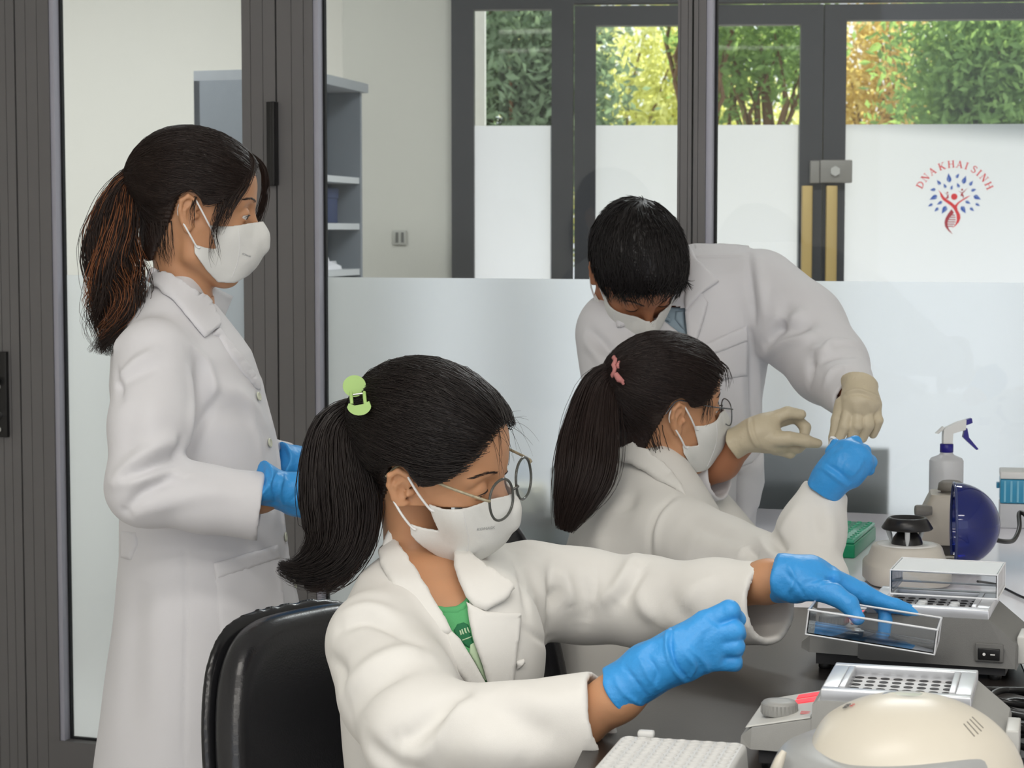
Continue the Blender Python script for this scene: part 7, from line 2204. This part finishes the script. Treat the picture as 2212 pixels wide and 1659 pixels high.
for ch, ang in word:
    st, wdt = glyph(ch); polys = []
    a = math.radians(ang)
    for x0, y0, x1, y1, w in st:
        dx, dy = x1 - x0, y1 - y0; L = math.hypot(dx, dy) + 1e-9; nx, ny = -dy / L * w / 2, dx / L * w / 2
        q = []
        for gx, gy in ((x0 + nx, y0 + ny), (x1 + nx, y1 + ny), (x1 - nx, y1 - ny), (x0 - nx, y0 - ny)):
            u = (gx - wdt / 2) * Hh * .92; r_ = Rb + gy * Hh
            q.append((ctr[0] + u * math.cos(a) + r_ * math.sin(a), ctr[1] + u * math.sin(a) - r_ * math.cos(a)))
        polys.append(q)
    decal('emblem_letter', polys, M_LRED)
circ = lambda x, y, r: [(x + r * math.cos(t), y + r * math.sin(t)) for t in np.linspace(0, 2 * math.pi, 25)[:-1]]
decal('emblem_figure', [[(1118, 772), (1160, 815), (1195, 865), (1240, 900), (1295, 935), (1335, 970), (1375, 930), (1430, 895), (1480, 865), (1537, 843), (1490, 880), (1430, 915), (1385, 950), (1362, 990), (1375, 1040), (1405, 1090), (1410, 1140), (1390, 1190), (1350, 1235), (1300, 1272), (1345, 1215), (1362, 1160), (1355, 1090), (1330, 1035), (1290, 985), (1230, 940), (1180, 905), (1150, 860), (1140, 815)], circ(1325, 862, 42)], M_LRED)
decal('emblem_strand', [[(1292, 1020), (1325, 1065), (1308, 1090), (1270, 1135), (1248, 1180), (1245, 1225), (1262, 1275), (1315, 1345), (1260, 1305), (1215, 1250), (1203, 1195), (1215, 1140), (1245, 1085)]] +
      [[(a, y), (b, y), (b, y + 14), (a - 4, y + 14)] for y, a, b in ((1092, 1300, 1338), (1120, 1282, 1347), (1149, 1264, 1348), (1178, 1252, 1344), (1207, 1248, 1334), (1235, 1252, 1316))], M_LDRED)
thin = lambda x0, y0, x1, y1, w: [(x0, y0), (x1 - w, y1 - w), (x1 + w, y1 + w), (x0 + 1, y0 + 1)]
decal('emblem_children', [circ(1237, 810, 12), [(1190, 800), (1243, 838), (1262, 822), (1250, 850), (1258, 872), (1240, 888), (1214, 884), (1232, 856), (1236, 846)], circ(1424, 772, 14),
                          [(1368, 780), (1424, 808), (1502, 744), (1434, 822), (1450, 856), (1440, 888), (1428, 850), (1410, 858), (1404, 836), (1418, 818)]], M_LDRED)
for tx, ty, bx_, by_, w in ((1245, 557, 1260, 678, 62), (1385, 562, 1345, 622, 40), (1472, 590, 1435, 695, 58), (1098, 647, 1145, 708, 44), (1187, 690, 1215, 752, 38), (1300, 712, 1280, 772, 36), (1357, 682, 1385, 745, 40), (1565, 655, 1518, 718, 42),
                        (1008, 775, 1085, 770, 42), (1610, 765, 1540, 785, 40), (1005, 902, 1105, 850, 58), (1672, 900, 1575, 850, 58), (1100, 965, 1172, 925, 40), (1540, 955, 1470, 918, 40), (985, 988, 1050, 955, 36), (1662, 985, 1600, 948, 36),
                        (1070, 1053, 1125, 1005, 40), (1585, 1050, 1530, 1002, 40), (1165, 1085, 1225, 985, 62), (1477, 1080, 1420, 985, 60)):
    d = np.array([bx_ - tx, by_ - ty], float); n_ = np.array([-d[1], d[0]]) / np.linalg.norm(d)
    prof = [(0, 0), (.2, .14), (.4, .34), (.6, .48), (.78, .48), (.92, .30), (1.0, .05)]
    out = [tuple(np.array([tx, ty]) + d * t + n_ * w * k) for t, k in prof] + [tuple(np.array([tx, ty]) + d * t - n_ * w * k) for t, k in prof[:0:-1]]
    lf = decal('emblem_leaf', [out], M_LBLUE)
    a, b = np.array([tx, ty]) + d * .35 + n_ * w * .02, np.array([tx, ty]) + d * .97 + n_ * w * .14
    decal('emblem_vein', [[tuple(a), tuple((a + b) / 2 + n_ * w * .10 + n_ * 2), tuple(b + n_ * 2.4), tuple(b - n_ * 2.4), tuple((a + b) / 2 + n_ * w * .10 - n_ * 2)]], M_LVEIN, -.0056, lf)
